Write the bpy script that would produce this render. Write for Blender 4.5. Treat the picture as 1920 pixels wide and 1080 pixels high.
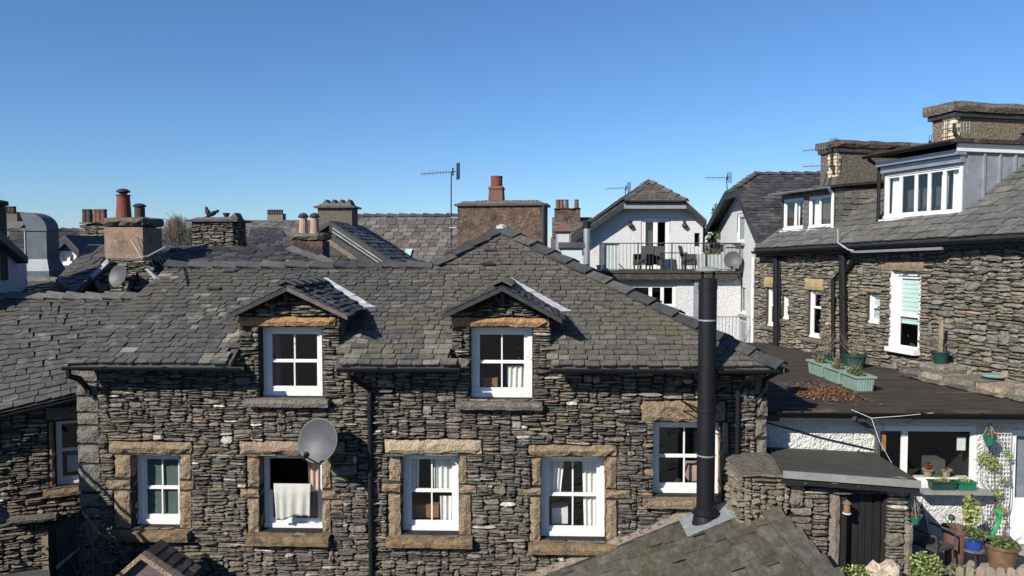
import bpy, math, random
import numpy as np
from mathutils import Vector, Matrix, noise

# ---------------------------------------------------------------- camera, sky, sun, exposure
SC = bpy.context.scene
COL = SC.collection
for o in list(bpy.data.objects):
    bpy.data.objects.remove(o)
R = math.radians
F = 1423.0                       # focal length in pixels of the 1920 px wide photograph
CZ = 5.1                         # camera height above the ground
YAW, PITCH = math.atan(50 / F), math.atan(66 / F)
cam_data = bpy.data.cameras.new('camera')
cam = bpy.data.objects.new('camera', cam_data)
COL.objects.link(cam)
cam.location = (0, 0, CZ)
cam.rotation_euler = (math.pi / 2 - PITCH, 0, YAW)
cam_data.sensor_fit = 'HORIZONTAL'
cam_data.sensor_width = 36
cam_data.lens = F / 1920 * 36
cam_data.clip_end = 3000
SC.camera = cam

SUN_DIR = Vector((0.85, 1.0, -0.85)).normalized()      # the way the light travels
SUN_ELEV = math.asin(-SUN_DIR.z)
SUN_AZ = math.atan2(-SUN_DIR.x, -SUN_DIR.y)            # clockwise from +Y
world = bpy.data.worlds.new('World')
SC.world = world
world.use_nodes = True
wn = world.node_tree
bgn = wn.nodes['Background']
sky = wn.nodes.new('ShaderNodeTexSky')
sky.sky_type = 'NISHITA'
sky.sun_disc = False
sky.sun_elevation = SUN_ELEV
sky.sun_rotation = SUN_AZ
sky.altitude = 0
sky.air_density = 1.0
sky.dust_density = 0.1
sky.ozone_density = 10.0
hs = wn.nodes.new('ShaderNodeHueSaturation')           # the same clear, saturated blue over the whole dome
hs.inputs['Saturation'].default_value = 1.0
wn.links.new(sky.outputs[0], hs.inputs['Color'])
wn.links.new(hs.outputs[0], bgn.inputs[0])
bgn.inputs[1].default_value = 0.09
sun_data = bpy.data.lights.new('sun', 'SUN')
sun_data.energy = 5.0
sun_data.angle = R(0.5)
sun_data.color = (1.0, 0.94, 0.85)
sun = bpy.data.objects.new('sun', sun_data)
COL.objects.link(sun)
sun.location = (-20, -25, 30)
sun.rotation_euler = SUN_DIR.to_track_quat('-Z', 'Y').to_euler()
SC.view_settings.view_transform = 'Standard'
SC.view_settings.look = 'None'
SC.view_settings.exposure = 0.55
SC.view_settings.gamma = 1.0
SC.render.engine = 'CYCLES'
SC.cycles.max_bounces = 5
SC.cycles.diffuse_bounces = 2
SC.cycles.transparent_max_bounces = 8
SC.cycles.use_denoising = True

# ---------------------------------------------------------------- measuring: a pixel of the photograph at a known depth
CAM_R = cam.rotation_euler.to_matrix()
CAM_O = Vector((0, 0, CZ))
Z = Vector((0, 0, 1))

def ray(px, py):
    return CAM_R @ Vector(((px - 960) / F, -(py - 540) / F, -1.0))

def P(px, py, D):
    d = ray(px, py)
    return CAM_O + d * (D / d.y)

def hit(px, py, O, N):
    d = ray(px, py)
    return CAM_O + d * ((O - CAM_O).dot(N) / d.dot(N))

def dist2(p):
    return max(1.0, (Vector(p) - CAM_O).length_squared)

class Fr:
    """A wall frame: U runs to the right along the wall, V points into the building, Z is up."""
    def __init__(s, O, U):
        s.O = Vector(O)
        s.U = Vector(U).normalized()
        s.V = Z.cross(s.U).normalized()
    def pt(s, a, b, c):
        return s.O + s.U * a + s.V * b + Z * c
    def px(s, x, y, b=0.0):
        q = hit(x, y, s.O + s.V * b, s.V) - s.O
        return q.dot(s.U), q.z
    def rect(s, x0, y0, x1, y1, b=0.0):
        ym, xm = (y0 + y1) / 2, (x0 + x1) / 2
        return s.px(x0, ym, b)[0], s.px(x1, ym, b)[0], s.px(xm, y1, b)[1], s.px(xm, y0, b)[1]
    def back(s, b):
        return Fr(s.O + s.V * b, s.U)

WORLD = Fr((0, 0, 0), (1, 0, 0))

# ---------------------------------------------------------------- materials
def nodes_of(name):
    m = bpy.data.materials.new(name)
    m.use_nodes = True
    t = m.node_tree
    return m, t, t.nodes['Principled BSDF']

def mk(name, cols, rough=0.85, nz=(6.0, 0.35), bump=(40.0, 0.3, 0.02), stain=None, spec=0.3,
       metallic=0.0, streak=None, stain2=None):
    """cols: colours shared out over the pieces at random; nz: brightness mottling; stain: (colour, scale, threshold, softness)."""
    m, t, b = nodes_of(name)
    n, l = t.nodes.new, t.links.new
    geo = n('ShaderNodeNewGeometry')
    pos = geo.outputs['Position']
    if streak:
        mp = n('ShaderNodeMapping'); l(pos, mp.inputs[0]); mp.inputs['Scale'].default_value = streak
        mottle_pos = mp.outputs[0]
    else:
        mottle_pos = pos
    if len(cols) > 1:
        oi = n('ShaderNodeObjectInfo')
        ad = n('ShaderNodeMath'); ad.operation = 'ADD'
        l(oi.outputs['Random'], ad.inputs[0]); l(geo.outputs['Random Per Island'], ad.inputs[1])
        fr = n('ShaderNodeMath'); fr.operation = 'FRACT'; l(ad.outputs[0], fr.inputs[0])
        cr = n('ShaderNodeValToRGB')
        while len(cr.color_ramp.elements) < len(cols):
            cr.color_ramp.elements.new(0.5)
        for i, (p, c) in enumerate(cols):
            e = cr.color_ramp.elements[i]; e.position = p; e.color = (*c, 1)
        l(fr.outputs[0], cr.inputs[0])
        col = cr.outputs[0]
    else:
        rgb = n('ShaderNodeRGB'); rgb.outputs[0].default_value = (*cols[0][1], 1); col = rgb.outputs[0]
    tx = n('ShaderNodeTexNoise'); tx.inputs['Scale'].default_value = nz[0]; tx.inputs['Detail'].default_value = 5
    tx.inputs['Roughness'].default_value = 0.65
    l(mottle_pos, tx.inputs['Vector'])
    mr = n('ShaderNodeMapRange'); mr.inputs[1].default_value = 0.25; mr.inputs[2].default_value = 0.75
    mr.inputs[3].default_value = 1 - nz[1]; mr.inputs[4].default_value = 1 + nz[1]
    l(tx.outputs[0], mr.inputs[0])
    mx = n('ShaderNodeMix'); mx.data_type = 'RGBA'; mx.blend_type = 'MULTIPLY'; mx.inputs[0].default_value = 1
    l(col, mx.inputs[6]); l(mr.outputs[0], mx.inputs[7])
    col = mx.outputs[2]
    for st in (stain, stain2):
        if not st: continue
        sc, ss, th, so = st
        t2 = n('ShaderNodeTexNoise'); t2.inputs['Scale'].default_value = ss; t2.inputs['Detail'].default_value = 6
        t2.inputs['Roughness'].default_value = 0.7
        l(mottle_pos if streak else pos, t2.inputs['Vector'])
        m2 = n('ShaderNodeMapRange'); m2.inputs[1].default_value = th; m2.inputs[2].default_value = th + so
        l(t2.outputs[0], m2.inputs[0])
        mm = n('ShaderNodeMix'); mm.data_type = 'RGBA'
        l(m2.outputs[0], mm.inputs[0]); l(col, mm.inputs[6]); mm.inputs[7].default_value = (*sc, 1)
        col = mm.outputs[2]
    l(col, b.inputs['Base Color'])
    b.inputs['Roughness'].default_value = rough
    b.inputs['Metallic'].default_value = metallic
    b.inputs['Specular IOR Level'].default_value = spec
    if bump:
        t3 = n('ShaderNodeTexNoise'); t3.inputs['Scale'].default_value = bump[0]; t3.inputs['Detail'].default_value = 4
        l(pos, t3.inputs['Vector'])
        bn = n('ShaderNodeBump'); bn.inputs['Strength'].default_value = bump[1]; bn.inputs['Distance'].default_value = bump[2]
        l(t3.outputs[0], bn.inputs['Height']); l(bn.outputs[0], b.inputs['Normal'])
    return m

def one(name, c, rough=0.6, amt=0.12, **k):
    k.setdefault('bump', None)
    return mk(name, [(0, c)], rough=rough, nz=(k.pop('ns', 5.0), amt), **k)

def glass_mat(name, tint, refl=1.0):
    m, t, b = nodes_of(name)
    n, l = t.nodes.new, t.links.new
    t.nodes.remove(b)
    out = t.nodes['Material Output']
    tr = n('ShaderNodeBsdfTransparent'); tr.inputs[0].default_value = (*tint, 1)
    gl = n('ShaderNodeBsdfGlossy'); gl.inputs['Roughness'].default_value = 0.02
    gl.inputs[0].default_value = (refl, refl, refl, 1)
    fz = n('ShaderNodeFresnel')
    ge = n('ShaderNodeNewGeometry'); mi = n('ShaderNodeMapRange')          # the same index seen from both sides of the thin pane
    mi.inputs[3].default_value = 1.5; mi.inputs[4].default_value = 1 / 1.5
    l(ge.outputs['Backfacing'], mi.inputs[0]); l(mi.outputs[0], fz.inputs[0])
    ms = n('ShaderNodeMixShader')
    l(fz.outputs[0], ms.inputs[0]); l(tr.outputs[0], ms.inputs[1]); l(gl.outputs[0], ms.inputs[2])
    l(ms.outputs[0], out.inputs[0])
    return m

MT = {}
MT['stone'] = mk('slate_rubble', [(0.0, (.052, .048, .043)), (.12, (.125, .113, .094)), (.25, (.078, .074, .067)), (.38, (.162, .139, .107)),
                 (.50, (.106, .104, .089)), (.62, (.186, .156, .115)), (.72, (.128, .105, .094)), (.81, (.20, .15, .095)), (.88, (.138, .127, .111)), (.97, (.225, .20, .165)), (1.0, (.50, .465, .40))],
                 rough=.88, nz=(18, .6), bump=(55, .8, .03), stain=((.30, .275, .23), 12, .61, .10))
MT['stone_r'] = mk('grey_rubble', [(0.0, (.105, .098, .08)), (.2, (.20, .186, .148)), (.4, (.145, .136, .11)), (.6, (.235, .213, .165)),
                 (.78, (.175, .165, .135)), (.94, (.255, .215, .155)), (1.0, (.34, .24, .16))],
                 rough=.9, nz=(12, .55), bump=(45, .9, .04), stain=((.32, .305, .245), 9, .61, .10), stain2=((.10, .094, .08), 1.6, .60, .12))
MT['joint_r'] = mk('earthy_joint', [(0, (.05, .045, .036))], rough=.95, nz=(20, .5), bump=None, stain=((.11, .10, .08), 9, .58, .1))
MT['stone_m'] = mk('mossy_rubble', [(0.0, (.13, .118, .088)), (.4, (.21, .185, .135)), (.7, (.16, .15, .105)), (1.0, (.27, .235, .175))],
                 rough=.92, nz=(14, .5), bump=(45, .9, .04), stain=((.10, .09, .045), 7, .56, .10), stain2=((.34, .31, .25), 9, .64, .1))
MT['mortar'] = mk('dark_joint', [(0, (.018, .017, .015))], rough=.95, nz=(20, .5), bump=None, stain=((.085, .076, .062), 7, .60, .08))
MT['slate'] = mk('roof_slate', [(0.0, (.056, .055, .053)), (.25, (.072, .070, .066)), (.5, (.062, .060, .057)), (.72, (.082, .079, .073)), (.9, (.067, .065, .061)), (1, (.10, .096, .088))],
                 rough=.58, nz=(9, .45), bump=(30, .5, .014), spec=.4, stain=((.185, .178, .158), 3.0, .575, .13), stain2=((.078, .072, .052), .8, .52, .14))
MT['slate_br'] = mk('brownish_slate', [(0.0, (.076, .070, .060)), (.3, (.094, .086, .072)), (.6, (.084, .077, .065)), (.85, (.104, .094, .078)), (1, (.122, .11, .09))],
                 rough=.62, nz=(10, .4), bump=(30, .5, .014), spec=.35, stain=((.155, .14, .105), 4.5, .60, .10), stain2=((.094, .088, .054), 1.1, .54, .14))
MT['slate_lichen'] = mk('lichened_slate', [(0.0, (.10, .095, .08)), (.4, (.135, .127, .105)), (.8, (.16, .147, .118)), (1, (.20, .187, .155))],
                 rough=.75, nz=(10, .45), bump=(30, .5, .014), spec=.3, stain=((.26, .245, .20), 6, .60, .10))
MT['slate_dark'] = mk('dark_slate', [(0.0, (.022, .023, .024)), (.4, (.040, .039, .039)), (.8, (.055, .053, .05)), (1, (.08, .076, .07))],
                 rough=.6, nz=(6, .5), bump=(30, .5, .014), spec=.4, stain=((.12, .115, .10), 5, .64, .1))
MT['slate_far'] = mk('far_slate', [(0.0, (.07, .064, .058)), (.4, (.10, .092, .082)), (.8, (.125, .112, .098)), (1, (.16, .142, .125))],
                 rough=.75, nz=(3, .35), bump=None, spec=.3, stain=((.19, .17, .145), 2.5, .62, .1))
MT['slate_green'] = mk('greenish_slate', [(0.0, (.058, .054, .044)), (.3, (.078, .072, .057)), (.6, (.066, .061, .05)), (.85, (.094, .085, .066)), (1, (.11, .098, .075))],
                 rough=.7, nz=(14, .55), bump=(30, .5, .014), spec=.35, streak=(1.0, .35, 1.0), stain=((.15, .137, .105), 6, .57, .12), stain2=((.052, .052, .028), 1.6, .56, .1))
MT['slate_pale'] = mk('weathered_slate', [(0.0, (.08, .079, .073)), (.3, (.12, .116, .104)), (.6, (.095, .092, .085)), (.85, (.15, .142, .122)), (1, (.11, .105, .095))],
                 rough=.55, nz=(9, .5), bump=(30, .45, .014), spec=.45, stain=((.22, .21, .18), 6, .60, .1), stain2=((.08, .083, .05), 2.1, .58, .1))
MT['ridge'] = mk('ridge_stone', [(0.0, (.042, .043, .043)), (.5, (.06, .06, .058)), (1, (.085, .082, .076))],
                 rough=.7, nz=(8, .45), bump=(40, .5, .012), stain=((.16, .155, .135), 5, .62, .1))
MT['under'] = one('roof_underlay', (.03, .03, .03), .9)
MT['sand'] = mk('sandstone', [(0.0, (.26, .197, .13)), (.5, (.215, .16, .10)), (1, (.29, .22, .145))],
                rough=.92, nz=(22, .55), bump=(45, 1.0, .04), stain=((.10, .08, .055), 7, .55, .12), stain2=((.34, .275, .19), 10, .62, .1))
MT['sand_or'] = mk('ochre_stone', [(0.0, (.31, .17, .07)), (1, (.34, .205, .095))],
                rough=.92, nz=(20, .55), bump=(45, 1.0, .04), stain=((.17, .125, .075), 8, .54, .12), stain2=((.36, .29, .19), 11, .62, .1))
MT['sand_pk'] = mk('pink_stone', [(0.0, (.26, .19, .14)), (1, (.29, .215, .155))],
                rough=.92, nz=(18, .4), bump=(45, 1.0, .04), stain=((.17, .135, .10), 7, .58, .12))
MT['sand_lt'] = mk('pale_stone', [(0.0, (.36, .29, .195)), (1, (.39, .31, .21))],
                rough=.92, nz=(18, .4), bump=(45, 1.0, .04), stain=((.2, .145, .09), 7, .60, .12))
MT['sill'] = mk('weathered_sill', [(0.0, (.17, .12, .065)), (1, (.21, .145, .08))],
                rough=.92, nz=(14, .5), bump=(45, .9, .03), stain=((.07, .058, .042), 6, .50, .16))
MT['quoin'] = mk('grey_quoin', [(0.0, (.135, .125, .108)), (.5, (.165, .148, .124)), (1, (.11, .105, .094))],
                rough=.92, nz=(16, .5), bump=(40, 1.0, .04), stain=((.07, .066, .06), 7, .55, .12), stain2=((.25, .235, .205), 10, .63, .1))
MT['cement'] = mk('cement_fillet', [(0, (.19, .158, .125))], rough=.95, nz=(10, .45), bump=(50, .9, .03), stain=((.11, .09, .07), 5, .58, .12))
MT['white'] = mk('white_paint', [(0, (.62, .62, .60))], rough=.45, nz=(6, .08), bump=None, stain=((.44, .43, .39), 9, .66, .10))
MT['white_r'] = mk('white_roughcast', [(0, (.58, .585, .585))], rough=.9, nz=(14, .14), bump=(34, 1.0, .05), stain=((.42, .415, .38), 1.6, .60, .15), stain2=((.36, .35, .31), 5, .68, .08))
MT['white_w'] = mk('yard_roughcast', [(0, (.60, .595, .56))], rough=.9, nz=(9, .14), bump=(26, 1.0, .08), stain=((.45, .43, .37), 2, .6, .15))
MT['black'] = one('black_plastic', (.008, .008, .009), .55, .2, spec=.25)
MT['flue'] = mk('black_enamel', [(0, (.008, .0085, .0105))], rough=.45, nz=(3, .3), bump=None, spec=.3, streak=(1, 1, .15), stain=((.022, .021, .021), 6, .60, .12))
MT['iron'] = one('dark_iron', (.03, .03, .032), .5)
MT['lead'] = mk('lead', [(0, (.30, .31, .32))], rough=.6, nz=(9, .35), bump=(25, .4, .02), stain=((.50, .50, .48), 7, .53, .15))
MT['lead_dk'] = mk('dull_lead', [(0, (.20, .215, .235))], rough=.6, nz=(4, .25), bump=(8, .3, .03), stain=((.28, .30, .32), 3, .58, .15))
MT['duct'] = one('dull_ducting', (.075, .088, .102), .5, .25, ns=3, metallic=.2)
MT['slab_edge'] = mk('mossy_slab', [(0, (.045, .042, .033))], rough=.9, nz=(8, .4), bump=None, stain=((.085, .082, .05), 4, .56, .12))
MT['zinc'] = one('grey_metal', (.36, .38, .40), .4, .15, metallic=.6)
MT['dish'] = one('dish_grey', (.062, .065, .069), .5, .2, ns=8)
MT['board'] = mk('bargeboard', [(0, (.032, .031, .033))], rough=.7, nz=(12, .4), bump=None, stain=((.07, .062, .06), 8, .6, .1))
MT['brown_board'] = mk('brown_or_sunlit_board', [(0, (.10, .08, .072))], rough=.75, nz=(12, .35), bump=None)  # sunlight put into the colour of one bargeboard; the porch board is simply brown
MT['wood_dk'] = mk('dark_timber', [(0, (.012, .011, .011))], rough=.7, nz=(10, .4), bump=None, streak=(1, 1, .25), stain=((.16, .155, .145), 9, .67, .04))
MT['wood'] = mk('weathered_timber', [(0, (.26, .21, .155))], rough=.85, nz=(10, .35), bump=(40, .3, .01), streak=(1, 1, .2))
MT['render_br'] = mk('brown_render', [(0, (.105, .070, .053))], rough=.95, nz=(6, .5), bump=(16, .9, .06), stain=((.036, .031, .027), 2.0, .48, .12), stain2=((.205, .125, .085), 3.2, .58, .1))
MT['render_pk'] = mk('pinkish_render', [(0, (.215, .155, .112))], rough=.95, nz=(6, .4), bump=(30, .7, .03), stain=((.11, .088, .066), 2.2, .54, .12))
MT['render_gr'] = mk('grey_roughcast', [(0, (.12, .108, .088))], rough=.95, nz=(22, .5), bump=(30, 1, .05), stain=((.065, .058, .05), 2, .58, .15))
MT['render_tan'] = mk('tan_roughcast', [(0, (.175, .142, .10))], rough=.95, nz=(14, .4), bump=(30, 1, .05), stain=((.11, .097, .07), 2, .55, .15))
MT['coping'] = mk('mossy_coping', [(0, (.115, .10, .078))], rough=.95, nz=(11, .5), bump=(25, 1, .04), stain=((.21, .18, .14), 8, .58, .12), stain2=((.05, .047, .038), 6, .58, .1))
MT['coping_rd'] = mk('brown_moss_coping', [(0, (.085, .064, .048))], rough=.95, nz=(11, .5), bump=(25, 1, .05), stain=((.15, .135, .10), 8, .6, .12))
MT['terra'] = one('terracotta', (.175, .05, .034), .8, .3, bump=(30, .3, .01))
MT['terra_br'] = one('brown_terracotta', (.125, .066, .05), .85, .3, bump=(30, .3, .01))
MT['pot_buff'] = one('buff_clay', (.30, .22, .155), .85, .3, bump=(30, .3, .01))
MT['soot'] = one('sooty_clay', (.05, .042, .04), .85, .3)
MT['yellow_brick'] = mk('cream_brick', [(0, (.55, .44, .28)), (1, (.62, .52, .36))], rough=.9, nz=(12, .2))
MT['felt'] = mk('brown_felt', [(0, (.040, .032, .026))], rough=.9, nz=(5, .7), bump=(40, .5, .012), streak=(.3, 6, 1), stain=((.105, .082, .058), 3.5, .56, .10), stain2=((.020, .019, .018), 1.6, .53, .1))
MT['felt_g'] = mk('grey_green_felt', [(0, (.05, .048, .038))], rough=.85, nz=(4, .4), bump=(60, .5, .01), streak=(.5, 3, 1), stain=((.08, .075, .058), 3, .56, .15))
MT['trim'] = one('felt_trim', (.21, .205, .19), .6, .25)
MT['green'] = mk('green_plastic', [(0, (.185, .265, .23))], rough=.55, nz=(7, .25), bump=None, stain=((.11, .13, .10), 6, .62, .12))
MT['green_d'] = one('dark_green_plastic', (.012, .045, .036), .45, .25)
MT['green_b'] = one('bright_green_plastic', (.015, .13, .075), .4, .15)
MT['green_h'] = one('green_hose', (.02, .30, .09), .4, .1)
MT['blue'] = one('blue_glaze', (.015, .05, .28), .2, .15, spec=.6)
MT['pot_br'] = mk('brown_glazed_pot', [(0, (.13, .085, .05))], rough=.4, nz=(8, .4), bump=None, stain=((.33, .27, .18), 5, .63, .08))
MT['soil'] = one('soil', (.05, .035, .025), .95, .4, bump=(30, 1, .04))
MT['pave'] = mk('yard_paving', [(0, (.24, .22, .19))], rough=.9, nz=(6, .35), bump=(30, .4, .02), stain=((.13, .12, .10), 2, .56, .15))
MT['ground'] = mk('lane_tarmac', [(0, (.06, .058, .055))], rough=.95, nz=(3, .3), bump=(60, .4, .01), stain=((.10, .095, .085), .6, .55, .15))
MT['leaf'] = mk('leaf', [(0, (.045, .075, .02)), (.5, (.075, .115, .03)), (1, (.11, .14, .045))], rough=.6, nz=(6, .2), bump=None)
MT['leaf_y'] = mk('variegated_leaf', [(0, (.14, .19, .05)), (.5, (.22, .26, .08)), (1, (.30, .33, .14))], rough=.6, nz=(6, .2), bump=None)
MT['leaf_dry'] = mk('dry_leaf', [(0, (.085, .042, .02)), (.4, (.15, .075, .034)), (.8, (.20, .115, .058)), (1, (.07, .038, .022))], rough=.8, nz=(6, .2), bump=None)
MT['twig'] = one('bare_twig', (.17, .14, .11), .9, .2)
MT['twig_d'] = one('dark_twig', (.10, .075, .06), .9, .2)
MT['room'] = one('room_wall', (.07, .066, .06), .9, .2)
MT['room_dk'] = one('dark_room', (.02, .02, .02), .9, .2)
MT['curtain'] = one('white_curtain', (.70, .69, .65), .9, .08)
MT['curtain_p'] = one('patterned_curtain', (.42, .30, .26), .9, .3, ns=20)
MT['blind'] = one('pale_blind', (.50, .56, .52), .8, .08)
MT['blind_t'] = one('teal_blind', (.085, .115, .108), .8, .25, ns=3)
MT['blind_b'] = one('blue_green_blind', (.55, .70, .66), .8, .06)
MT['cloth'] = one('cream_towel', (.40, .395, .35), .95, .1, bump=(90, .3, .005))
MT['ochre'] = one('wooden_headboard', (.22, .12, .05), .6, .15)
MT['glass'] = glass_mat('window_glass', (.95, .96, .96))
MT['skylight'] = one('lit_glass', (.35, .50, .48), .15, .1, spec=.6)
MT['rattan'] = one('dark_rattan', (.025, .024, .025), .6, .2)
MT['grey_box'] = one('grey_trough', (.40, .43, .42), .6, .12)
MT['frost'] = one('frosted_screen', (.45, .52, .50), .4, .1)
MT['bird'] = one('black_feathers', (.015, .015, .018), .6, .1)
MT['rock'] = mk('rockery_stone', [(0, (.36, .30, .22)), (1, (.42, .36, .28))], rough=.9, nz=(9, .35), bump=(20, .8, .04))
MT['yellow'] = one('yellowed_lintel', (.30, .235, .12), .85, .15, bump=(30, .4, .01))
MT['rail'] = one('grey_railing', (.055, .06, .06), .5, .1)
MT['chair_g'] = one('charcoal_plastic', (.05, .05, .055), .6, .1)

# ---------------------------------------------------------------- mesh building
ORG = {}

def mesh_of(name, verts, faces, mat):
    me = bpy.data.meshes.new(name)
    me.from_pydata([tuple(v) for v in verts], [], faces)
    if mat: me.materials.append(mat)
    return me

def link(o, parent=None):
    COL.objects.link(o)
    if parent is not None:
        o.parent = parent
        ORG[o.name] = ORG[parent.name]
    return o

def thing(name, label, cat, loc, group=None):
    o = bpy.data.objects.new(name, None)
    COL.objects.link(o)
    o.empty_display_size = 0.2
    o.location = loc
    o['label'] = label
    o['category'] = cat
    if group: o['group'] = group
    ORG[o.name] = Vector(loc)
    return o

class MB:
    def __init__(s, fr=None):
        s.v, s.f, s.fr = [], [], fr or WORLD
    def raw(s, verts, faces):
        k = len(s.v)
        s.v += [Vector(q) for q in verts]
        s.f += [tuple(i + k for i in f) for f in faces]
        return s
    def loc(s, verts, faces):
        return s.raw([s.fr.pt(*q) for q in verts], faces)
    def box(s, a0, a1, b0, b1, c0, c1):
        return s.loc([(a0, b0, c0), (a1, b0, c0), (a1, b1, c0), (a0, b1, c0), (a0, b0, c1), (a1, b0, c1), (a1, b1, c1), (a0, b1, c1)],
                     [(0, 3, 2, 1), (4, 5, 6, 7), (0, 1, 5, 4), (1, 2, 6, 5), (2, 3, 7, 6), (3, 0, 4, 7)])
    def prism(s, poly, off):
        """poly: world points of one face, off: the vector that gives it thickness."""
        n = len(poly); off = Vector(off)
        vs = [Vector(q) for q in poly] + [Vector(q) + off for q in poly]
        return s.raw(vs, [tuple(range(n))[::-1], tuple(range(n, 2 * n))] + [(i, (i + 1) % n, n + (i + 1) % n, n + i) for i in range(n)])
    def tube(s, path, r, n=8, r1=None):
        path = [Vector(q) for q in path]
        m = len(path)
        k = len(s.v)
        for i, q in enumerate(path):
            t = (path[min(i + 1, m - 1)] - path[max(i - 1, 0)])
            if t.length < 1e-6: t = Vector((0, 0, 1))
            t.normalize()
            x = t.cross(Vector((0, 0, 1)) if abs(t.z) < .9 else Vector((1, 0, 0))).normalized()
            y = t.cross(x)
            rr = r if r1 is None else r + (r1 - r) * i / max(1, m - 1)
            s.v += [q + (x * math.cos(2 * math.pi * j / n) + y * math.sin(2 * math.pi * j / n)) * rr for j in range(n)]
        for i in range(m - 1):
            for j in range(n):
                s.f.append((k + i * n + j, k + i * n + (j + 1) % n, k + (i + 1) * n + (j + 1) % n, k + (i + 1) * n + j))
        s.f.append(tuple(k + j for j in range(n))[::-1])
        s.f.append(tuple(k + (m - 1) * n + j for j in range(n)))
        return s
    def lathe(s, c, prof, n=16, axis=None, sx=1.0):
        """prof: list of (radius, height) going up the axis."""
        c = Vector(c); ax = Vector(axis or (0, 0, 1)).normalized()
        x = ax.cross(Vector((0, 1, 0)) if abs(ax.y) < .9 else Vector((1, 0, 0))).normalized()
        y = ax.cross(x)
        k = len(s.v); m = len(prof)
        for r, h in prof:
            s.v += [c + ax * h + (x * math.cos(2 * math.pi * j / n) * sx + y * math.sin(2 * math.pi * j / n)) * max(r, 1e-4) for j in range(n)]
        for i in range(m - 1):
            for j in range(n):
                s.f.append((k + i * n + j, k + i * n + (j + 1) % n, k + (i + 1) * n + (j + 1) % n, k + (i + 1) * n + j))
        s.f.append(tuple(k + j for j in range(n))[::-1]); s.f.append(tuple(k + (m - 1) * n + j for j in range(n)))
        return s
    def loft(s, rects):
        """rects: (a0,a1,b0,b1,c) from bottom to top, joined by faces."""
        k = len(s.v)
        for a0, a1, b0, b1, c in rects:
            s.v += [s.fr.pt(a0, b0, c), s.fr.pt(a1, b0, c), s.fr.pt(a1, b1, c), s.fr.pt(a0, b1, c)]
        for i in range(len(rects) - 1):
            for j in range(4):
                s.f.append((k + 4 * i + j, k + 4 * i + (j + 1) % 4, k + 4 * i + 4 + (j + 1) % 4, k + 4 * i + 4 + j))
        s.f.append((k + 3, k + 2, k + 1, k)); e = k + 4 * (len(rects) - 1); s.f.append((e, e + 1, e + 2, e + 3))
        return s
    def rough(s, a0, a1, b0, b1, c0, c1, seed=0, amt=.012, step=.09):
        """A hewn block: its faces are cut into a grid and pushed in and out, its edges worn."""
        def cuts(lo, hi): return max(2, min(14, int(round((hi - lo) / step))))
        na, nb, nc = cuts(a0, a1), 2, cuts(c0, c1)
        idx = {}
        k = len(s.v)
        def vid(i, j, m):
            if (i, j, m) in idx: return idx[(i, j, m)]
            fa, fb, fc = i / na, j / nb, m / nc
            q = Vector((a0 + (a1 - a0) * fa, b0 + (b1 - b0) * fb, c0 + (c1 - c0) * fc))
            e = (i in (0, na)) + (j == 0) + (m in (0, nc))
            w = noise.noise_vector(q * 7 + Vector((seed * 3.7, seed * 1.3, 0))) * amt
            w += noise.noise_vector(q * 19 + Vector((0, seed * 2.1, seed))) * amt * .7
            q += w
            if e >= 2:
                q.x += (a0 + a1 - 2 * q.x) / max(.05, a1 - a0) * amt * .7
                q.z += (c0 + c1 - 2 * q.z) / max(.05, c1 - c0) * amt * .7
                if j == 0: q.y += amt * .9
            elif j == 0:
                q.y -= amt * .4
            idx[(i, j, m)] = len(s.v)
            s.v.append(s.fr.pt(*q))
            return idx[(i, j, m)]
        for i in range(na):
            for m in range(nc):
                s.f.append((vid(i, 0, m), vid(i + 1, 0, m), vid(i + 1, 0, m + 1), vid(i, 0, m + 1)))
                s.f.append((vid(i, nb, m), vid(i, nb, m + 1), vid(i + 1, nb, m + 1), vid(i + 1, nb, m)))
        for j in range(nb):
            for m in range(nc):
                s.f.append((vid(0, j, m), vid(0, j, m + 1), vid(0, j + 1, m + 1), vid(0, j + 1, m)))
                s.f.append((vid(na, j, m), vid(na, j + 1, m), vid(na, j + 1, m + 1), vid(na, j, m + 1)))
            for i in range(na):
                s.f.append((vid(i, j, nc), vid(i + 1, j, nc), vid(i + 1, j + 1, nc), vid(i, j + 1, nc)))
                s.f.append((vid(i, j, 0), vid(i, j + 1, 0), vid(i + 1, j + 1, 0), vid(i + 1, j, 0)))
        return s
    def build(s, name, mat, parent=None, label=None, cat=None, kind=None, group=None, smooth=False):
        m = MT[mat] if isinstance(mat, str) else mat
        if parent is not None:
            o0 = ORG[parent.name]
        else:
            n = len(s.v)
            o0 = Vector((sum(q.x for q in s.v) / n, sum(q.y for q in s.v) / n, min(q.z for q in s.v)))
        me = mesh_of(name, [q - o0 for q in s.v], s.f, m)
        if smooth:
            me.polygons.foreach_set('use_smooth', [True] * len(me.polygons))
        o = bpy.data.objects.new(name, me)
        if parent is None:
            COL.objects.link(o); o.location = o0; ORG[o.name] = o0
        else:
            link(o, parent)
        if label: o['label'] = label
        if cat: o['category'] = cat
        if kind: o['kind'] = kind
        if group: o['group'] = group
        return o

# ---------------------------------------------------------------- pieces: stones and slates, the largest as objects, the rest joined
LIB = {}

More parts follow.
